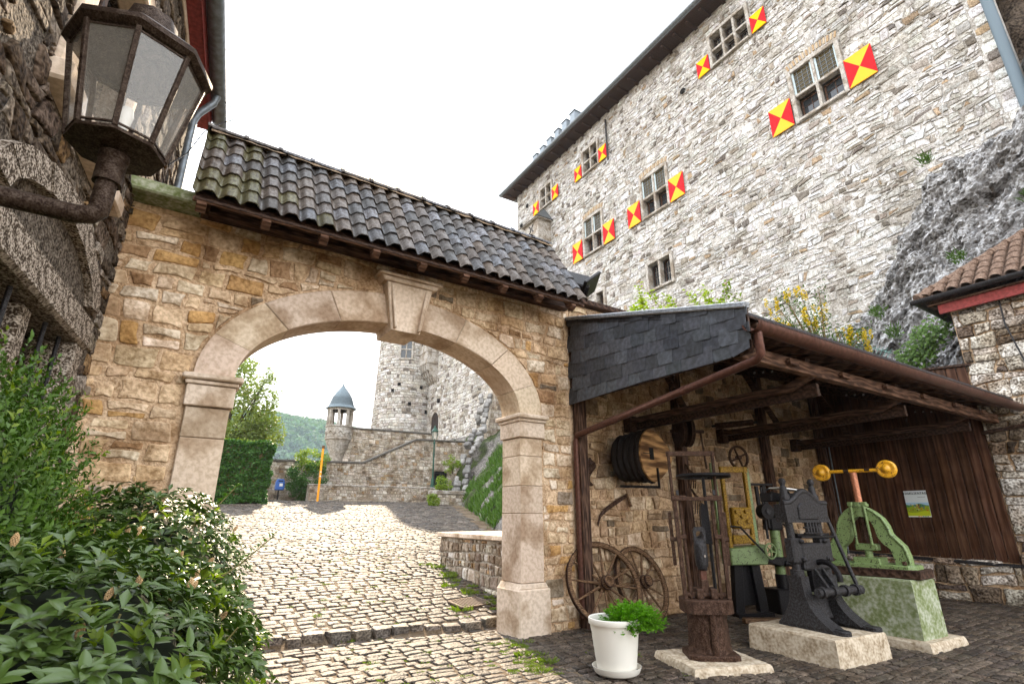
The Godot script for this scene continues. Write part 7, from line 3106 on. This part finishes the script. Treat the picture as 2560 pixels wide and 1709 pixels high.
func screw_press() -> void:
	var pl := slab_block("concrete_plinth", "flat concrete plinth below the mossy block", Vector3(3.70, 0, 2.72), -4, Vector2(0.95, 1.75), Vector2(0.92, 1.72), 0.11, M.concrete)
	slab_block("mossy_block", "tall mossy green concrete block under the green screw press", Vector3(3.66, 0.11, 2.66), -4, Vector2(0.62, 1.62), Vector2(0.60, 1.60), 0.69, M.concrete_moss)
	# local x runs along the long side of the block (towards the camera), local z faces the courtyard
	var t := thing("screw_press", "pale green screw press with a yellow weighted arm on the mossy block", "screw press", Vector3(3.64, 0.80, 2.86))
	t.transform = Transform3D(Basis(Vector3(0.07, 0, 1).normalized(), Vector3.UP, Vector3(-1, 0, 0.07).normalized()), Vector3(3.64, 0.80, 2.86))
	var G: Material = M.green_paint
	boxp(t, "timber_sole", M.wood_dark, Vector3(0.0, 0.055, 0), Vector3(1.28, 0.11, 0.52), 0.01)
	extr(t, "base_plate", G, v2([-0.58, -0.2, 0.50, -0.2, 0.58, -0.12, 0.58, 0.12, 0.50, 0.2, -0.58, 0.2]), 0.0, 0.05, 0.012, Transform3D(Basis(Vector3.RIGHT, -PI / 2), Vector3(0, 0.11, 0)))
	# bell shaped frame with an opening, as one outline per half
	for s in [-1.0, 1.0]:
		var o := [0.02, 0.86, 0.02, 0.70, 0.07, 0.69, 0.13, 0.62, 0.16, 0.52, 0.17, 0.40, 0.22, 0.30, 0.30, 0.22, 0.33, 0.05, 0.33, 0.0, 0.50, 0.0, 0.50, 0.10, 0.47, 0.26, 0.40, 0.36, 0.34, 0.44, 0.32, 0.56, 0.27, 0.68, 0.18, 0.78, 0.10, 0.84]
		var p := PackedVector2Array()
		for i in range(0, o.size(), 2):
			p.append(Vector2(o[i] * s, o[i + 1] * 0.88 + 0.16))
		extr(t, "frame_side", G, p, -0.075, 0.075, 0.016)
		var rim := []
		for i in range(20, o.size(), 2):
			rim.append(Vector3(o[i] * s * 0.985, o[i + 1] * 0.88 + 0.158, 0.07))
		var rb := MB.new()
		rb.tube(v3(rim), 0.022, 8)
		part(t, "frame_rim", rb, G)
		cyl(t, "guide_rod", G, Vector3(s * 0.095 , 0.40, 0.09), Vector3(s * 0.085, 0.93, 0.09), 0.018)
		boxp(t, "guide_lug", G, Vector3(s * 0.09, 0.95, 0.08), Vector3(0.07, 0.06, 0.06), 0.01)
		boxp(t, "holding_bolt", M.iron_rust, Vector3(s * 0.45, 0.185, 0.13), Vector3(0.05, 0.05, 0.05), 0.01)
	cyl(t, "nut_housing", G, Vector3(0, 0.78, 0), Vector3(0, 0.98, 0), 0.085, 18)
	cyl(t, "nut_flange", G, Vector3(0, 0.92, 0), Vector3(0, 0.955, 0), 0.115, 18)
	# threaded screw
	var sc := MB.new()
	var pf := []
	for k in 28:
		pf.append_array([0.042 if k % 2 else 0.033, 0.40 + k * 0.0145])
	sc.lathe(v2(pf), 14)
	part(t, "screw", sc, M.iron_rust)
	boxp(t, "slide", G, Vector3(0, 0.37, 0.0), Vector3(0.28, 0.09, 0.14), 0.012)
	boxp(t, "press_table", G, Vector3(0, 0.19, 0), Vector3(0.34, 0.09, 0.30), 0.012)
	cyl(t, "tool_holder", G, Vector3(0, 0.23, 0), Vector3(0, 0.33, 0), 0.05)
	cyl(t, "copper_shaft", M.copper, Vector3(0, 0.98, 0), Vector3(0, 1.40, 0), 0.048, 18)
	# arm with two weights
	cyl(t, "arm", M.yellow_paint, Vector3(-0.42, 1.43, 0), Vector3(0.40, 1.415, 0), 0.026)
	for x in [-0.12, 0.16]:
		cyl(t, "arm_band", M.wood_dark, Vector3(x, 1.424, 0), Vector3(x + 0.07, 1.422, 0), 0.028)
	for s in [-1.0, 1.0]:
		var w := MB.new()
		w.lathe(v2([0.001, -0.04, 0.11, -0.04, 0.125, -0.03, 0.125, -0.008, 0.112, -0.004, 0.112, 0.004, 0.125, 0.008, 0.125, 0.026, 0.112, 0.036, 0.09, 0.036, 0.085, 0.028, 0.055, 0.028, 0.05, 0.05, 0.03, 0.053, 0.026, 0.07, 0.001, 0.07]), 26, Vector3(s * 0.44, 1.422, 0), Basis(Vector3(0, 0, 1), -0.35 * s) * Basis(Vector3.RIGHT, PI / 2))
		var wn := part(t, "arm_weight", w, M.yellow_paint)
		ring(wn, "weight_groove", M.iron, Vector3(s * 0.44, 1.422, 0.0), (Basis(Vector3(0, 0, 1), -0.35 * s) * Basis(Vector3.RIGHT, PI / 2)).y, 0.116, 0.006)


func hacksaw_machine() -> void:
	var t := thing("hacksaw_machine", "narrow yellow and green machine on a black stand behind the hammer", "machine", Vector3(3.66, 0, 0.85), -24)
	var Y: Material = M.yellow_dull
	beam(t, "green_rail", M.green_paint, Vector3(-0.33, 0.95, -0.06), Vector3(-0.36, 2.50, -0.06), 0.06, 0.09)
	for x in [-0.22, 0.22]:
		beam(t, "yellow_rail", Y, Vector3(x, 1.05, 0), Vector3(x * 1.02, 2.42, 0), 0.07, 0.06)
	beam(t, "green_edge", M.green_paint, Vector3(0.28, 0.95, -0.02), Vector3(0.27, 2.40, -0.02), 0.045, 0.10)
	beam(t, "top_bar", Y, Vector3(-0.26, 2.38, 0.0), Vector3(0.28, 2.38, 0.0), 0.055, 0.10)
	boxp(t, "gear_box", Y, Vector3(0.0, 1.55, 0.05), Vector3(0.34, 0.36, 0.12), 0.02)
	for e in [[-0.1, 1.66], [0.08, 1.66], [-0.08, 1.48], [0.1, 1.5], [0.0, 1.58]]:
		cyl(t, "gear_cap", Y, Vector3(e[0], e[1], 0.1), Vector3(e[0], e[1], 0.15), 0.035, 12)
	boxp(t, "lower_carriage", Y, Vector3(0.02, 1.20, 0.03), Vector3(0.42, 0.14, 0.08), 0.01)
	extr(t, "body", M.green_paint, v2([-0.33, 0.80, 0.33, 0.80, 0.36, 0.86, 0.36, 1.12, -0.33, 1.06]), -0.15, 0.16, 0.015)
	beam(t, "crank_arm", M.iron, Vector3(-0.12, 1.40, 0.2), Vector3(0.26, 0.98, 0.24), 0.028, 0.03)
	cyl(t, "crank_handle", M.iron, Vector3(-0.30, 1.42, 0.2), Vector3(-0.10, 1.40, 0.2), 0.016)
	hand_wheel(t, "hand_wheel", M.green_paint, Vector3(0.36, 1.02, 0.24), Vector3(0.25, 0, 1).normalized(), 0.12, 0.016, 5)
	for s in [-1.0, 1.0]:
		beam(t, "stand_leg", M.iron, Vector3(s * 0.22, 0.05, 0.0), Vector3(s * 0.16, 0.80, 0), 0.13, 0.16)
	boxp(t, "stand_panel", M.iron, Vector3(0, 0.48, -0.04), Vector3(0.36, 0.64, 0.04), 0.006)
	boxp(t, "stand_foot", M.iron, Vector3(0, 0.035, 0), Vector3(0.66, 0.07, 0.34), 0.01)


func pillar_drill() -> void:
	var t := thing("pillar_drill", "black and green pillar drill between the yellow machine and the black press", "drill", Vector3(4.42, 0, 1.0), -20)
	var B: Material = M.iron
	boxp(t, "foot", B, Vector3(0, 0.2, 0), Vector3(0.5, 0.4, 0.4), 0.02)
	cyl(t, "pillar", M.green_paint, Vector3(0.02, 0.4, 0), Vector3(0.02, 1.35, 0), 0.085, 18)
	cyl(t, "pillar_sleeve", B, Vector3(0.02, 0.30, 0), Vector3(0.02, 0.62, 0), 0.10, 18)
	extr(t, "table", B, v2([-0.42, 0.90, 0.15, 0.90, 0.15, 0.80, -0.10, 0.76, -0.40, 0.86]), -0.16, 0.16, 0.01)
	cyl(t, "table_clamp", B, Vector3(0.02, 0.80, 0.14), Vector3(0.14, 0.80, 0.18), 0.05)
	boxp(t, "pillar_head", B, Vector3(0.0, 1.46, 0), Vector3(0.26, 0.24, 0.24), 0.03)
	beam(t, "spindle_frame", B, Vector3(-0.12, 1.38, 0.06), Vector3(-0.14, 2.12, 0.06), 0.07, 0.08)
	beam(t, "spindle_frame", B, Vector3(-0.27, 1.55, 0.06), Vector3(-0.28, 2.10, 0.06), 0.05, 0.06)
	cyl(t, "spindle", M.iron_grey, Vector3(-0.2, 1.2, 0.08), Vector3(-0.2, 2.08, 0.08), 0.022)
	boxp(t, "top_yoke", B, Vector3(-0.20, 2.13, 0.06), Vector3(0.50, 0.04, 0.12), 0.006)
	cyl(t, "drive_housing", B, Vector3(-0.26, 1.66, 0.10), Vector3(-0.26, 1.66, 0.26), 0.13, 18)
	cyl(t, "drive_cap", M.iron_grey, Vector3(-0.26, 1.66, 0.26), Vector3(-0.26, 1.66, 0.28), 0.05)
	hand_wheel(t, "green_pulley", M.green_paint, Vector3(0.16, 1.66, 0.06), Vector3(0.85, 0, 0.5).normalized(), 0.17, 0.03, 4)
	for e in [[2.02, 0.45, 2.06], [1.94, 0.42, 1.90], [1.5, 0.55, 1.22]]:
		var p := MB.new()
		p.tube(v3([Vector3(-0.08, e[0], 0), Vector3(0.10, e[0] + 0.06, -0.02), Vector3(e[1], e[2], -0.05), Vector3(e[1] + 0.1, e[2] - 0.16, -0.05)]), 0.02, 8)
		part(t, "bent_rod", p, B)


func wall_tools() -> void:
	# bellows hung on the wall: pear shaped boards with leather folds
	var t := thing("bellows", "old smithy bellows with a pear shaped wooden board and black leather folds", "bellows", Vector3(1.86, 2.56, 0.80))
	var nn := Vector3(0.06, 0.02, 1.0).normalized()
	var xx := Vector3.UP.cross(nn).normalized()
	t.transform = Transform3D(Basis(xx, nn.cross(xx), nn).scaled_local(Vector3(0.76, 1.0, 0.92)), Vector3(1.64, 2.52, 0.82))
	var pear := func(k: float) -> PackedVector2Array:
		var p := PackedVector2Array()
		for i in 28:
			var a := TAU * i / 28
			var r := 0.42
			var q := Vector2(cos(a) * r, sin(a) * r)
			if q.x > 0.12:
				q.y *= 1.0 - (q.x - 0.12) * 1.15
				q.x = 0.12 + (q.x - 0.12) * 1.75
			p.append(q * k)
		return p
	extr(t, "front_board", M.bellows_wood, pear.call(1.0), -0.035, 0.0, 0.008)
	boxp(t, "valve_hole", M.dark, Vector3(-0.06, 0.02, 0.001), Vector3(0.14, 0.19, 0.006), 0.0)
	var depth := 0.0
	for k in 5:
		var rows := []
		for j in 5:
			var f := j / 4.0
			var s := 1.0 - 0.03 * k - 0.10 * absf(f - 0.5) * 2.0 + 0.05
			var row := PackedVector3Array()
			var pp: PackedVector2Array = pear.call(s)
			for q in pp:
				row.append(Vector3(q.x - 0.02 * k, q.y + rnd(-0.006, 0.006), -0.036 - depth - f * 0.13))
			rows.append(row)
		var b := MB.new()
		b.grid(rows, true)
		part(t, "leather_fold", b, M.leather)
		depth += 0.13
	extr(t, "back_board", M.wood_old, pear.call(0.88), -0.036 - depth - 0.04, -0.036 - depth, 0.0)
	boxp(t, "strap", M.iron, Vector3(-0.22, 0.02, 0.006), Vector3(0.24, 0.014, 0.006), 0.0)
	var br := MB.new()
	br.bar(Vector3(0.06, -0.52, 0.02), Vector3(0.06, -0.20, 0.02), 0.04, 0.02)
	br.bar(Vector3(0.06, -0.50, 0.02), Vector3(-0.3, -0.46, -0.6), 0.04, 0.04)
	part(t, "bracket", br, M.iron)
	# double pulley on the post
	var p := thing("pulley_block", "rusty double pulley hanging from the shed post above the hammer", "pulley", Vector3(2.72, 3.02, 0.62), -28)
	for x in [-0.09, 0.06]:
		var d := MB.new()
		d.lathe(v2([0.001, -0.03, 0.27, -0.035, 0.28, -0.025, 0.25, -0.006, 0.25, 0.006, 0.28, 0.025, 0.27, 0.035, 0.001, 0.03]), 30, Vector3(x, 0, 0), Basis(Vector3(0, 0, 1), PI / 2))
		part(p, "pulley_wheel", d, M.iron_rust)
	cyl(p, "axle", M.iron_rust, Vector3(-0.25, 0, 0), Vector3(0.36, 0, 0), 0.03)
	beam(p, "hanger", M.iron_rust, Vector3(-0.18, -0.05, 0), Vector3(-0.18, 0.42, 0), 0.04, 0.06)
	beam(p, "hanger", M.iron_rust, Vector3(0.30, 0.02, 0), Vector3(0.34, -0.65, 0), 0.03, 0.03)
	# small tools
	var h := thing("wagon_hook", "rusty curved iron hook on the wall left of the bellows", "hook", Vector3(0.90, 2.05, 0.05))
	extr(h, "blade", M.iron_rust, v2([0.06, 0.0, 0.10, 0.02, 0.03, 0.07, 0.02, 0.13, 0.08, 0.22, 0.17, 0.30, 0.16, 0.38, 0.08, 0.42, 0.06, 0.46, -0.02, 0.40, 0.0, 0.33, -0.07, 0.33, -0.08, 0.28, 0.0, 0.26, -0.05, 0.18, -0.06, 0.10, -0.01, 0.02]), -0.02, 0.02, 0.004)
	cyl(h, "nail", M.iron, Vector3(0.06, 0.36, -0.05), Vector3(0.06, 0.36, 0.03), 0.008)
	var s := thing("sickle", "long curved sickle blade on the wall above the wagon wheels", "sickle", Vector3(1.05, 1.46, 0.05))
	var ot := PackedVector2Array()
	for k in 13:
		var f := k / 12.0
		ot.append(Vector2(0.72 * f, 0.48 * sqrt(f) * 1.0))
	for k in 13:
		var f := 1.0 - k / 12.0
		ot.append(Vector2(0.72 * f + 0.02, 0.48 * sqrt(f) - 0.035 - 0.03 * sin(PI * f)))
	extr(s, "blade", M.iron_rust, ot, -0.008, 0.008, 0.0)
	cyl(s, "handle", M.wood_old, Vector3(0.70, 0.49, 0), Vector3(0.78, 0.28, 0.01), 0.02, 10, 0.028)
	for e in [[Vector3(2.95, 2.05, 0.45), "iron claw fork hanging on the wall above the belt wheel"], [Vector3(3.05, 1.62, 0.45), "iron claw fork hanging on the wall below the belt wheel"]]:
		var f := thing("claw_fork", e[1], "fork", e[0], -20, "claw forks on the wall")
		for k in 4:
			var m := MB.new()
			m.tube(v3([Vector3(0.0, 0.34, 0), Vector3(-0.03 + k * 0.03, 0.26, 0.05), Vector3(-0.06 + k * 0.045, 0.1, 0.07), Vector3(-0.05 + k * 0.045, 0.0, 0.02)]), 0.009, 6)
			part(f, "tine", m, M.iron_rust)
		cyl(f, "socket", M.iron_rust, Vector3(0, 0.32, 0), Vector3(0.02, 0.42, -0.12), 0.02)
	var w := thing("hanging_wheel", "small four spoked iron handwheel hanging on a wire from the shed", "handwheel", Vector3(4.35, 2.66, 0.55))
	hand_wheel(w, "wheel", M.iron_rust, Vector3.ZERO, Vector3(-0.25, 0, 0.97).normalized(), 0.21, 0.026, 4)
	var wi := MB.new()
	wi.tube(v3([Vector3(0, 0.21, 0), Vector3(-0.04, 0.34, 0), Vector3(-0.12, 0.56, 0.02)]), 0.005, 5)
	part(w, "wire", wi, M.iron)
	var rp := thing("roller_pole", "rusty iron roller lying across the second shed strut", "roller", Vector3(4.35, 3.29, 0.55), -55)
	cyl(rp, "roller", M.iron_rust, Vector3(-0.35, 0, 0), Vector3(0.35, 0.03, 0), 0.06, 14)
	cyl(rp, "axle", M.iron, Vector3(-0.42, 0, 0), Vector3(0.42, 0.03, 0), 0.025, 10)
	# loose old timber and stones at the back of the floor
	for e in [[Vector3(2.95, 0.06, 0.7), 20.0, Vector3(0.9, 0.09, 0.16), "old timber beam on the floor behind the drop hammer"], [Vector3(3.2, 0.05, 1.35), -35.0, Vector3(0.6, 0.07, 0.14), "short timber offcut on the floor beside the black press"]]:
		var o := boxp(self, "timber", M.wood_old, e[0], e[2], 0.012, Vector3(0, e[1], 0))
		tag(o, e[3], "timber", "timbers on the shed floor")
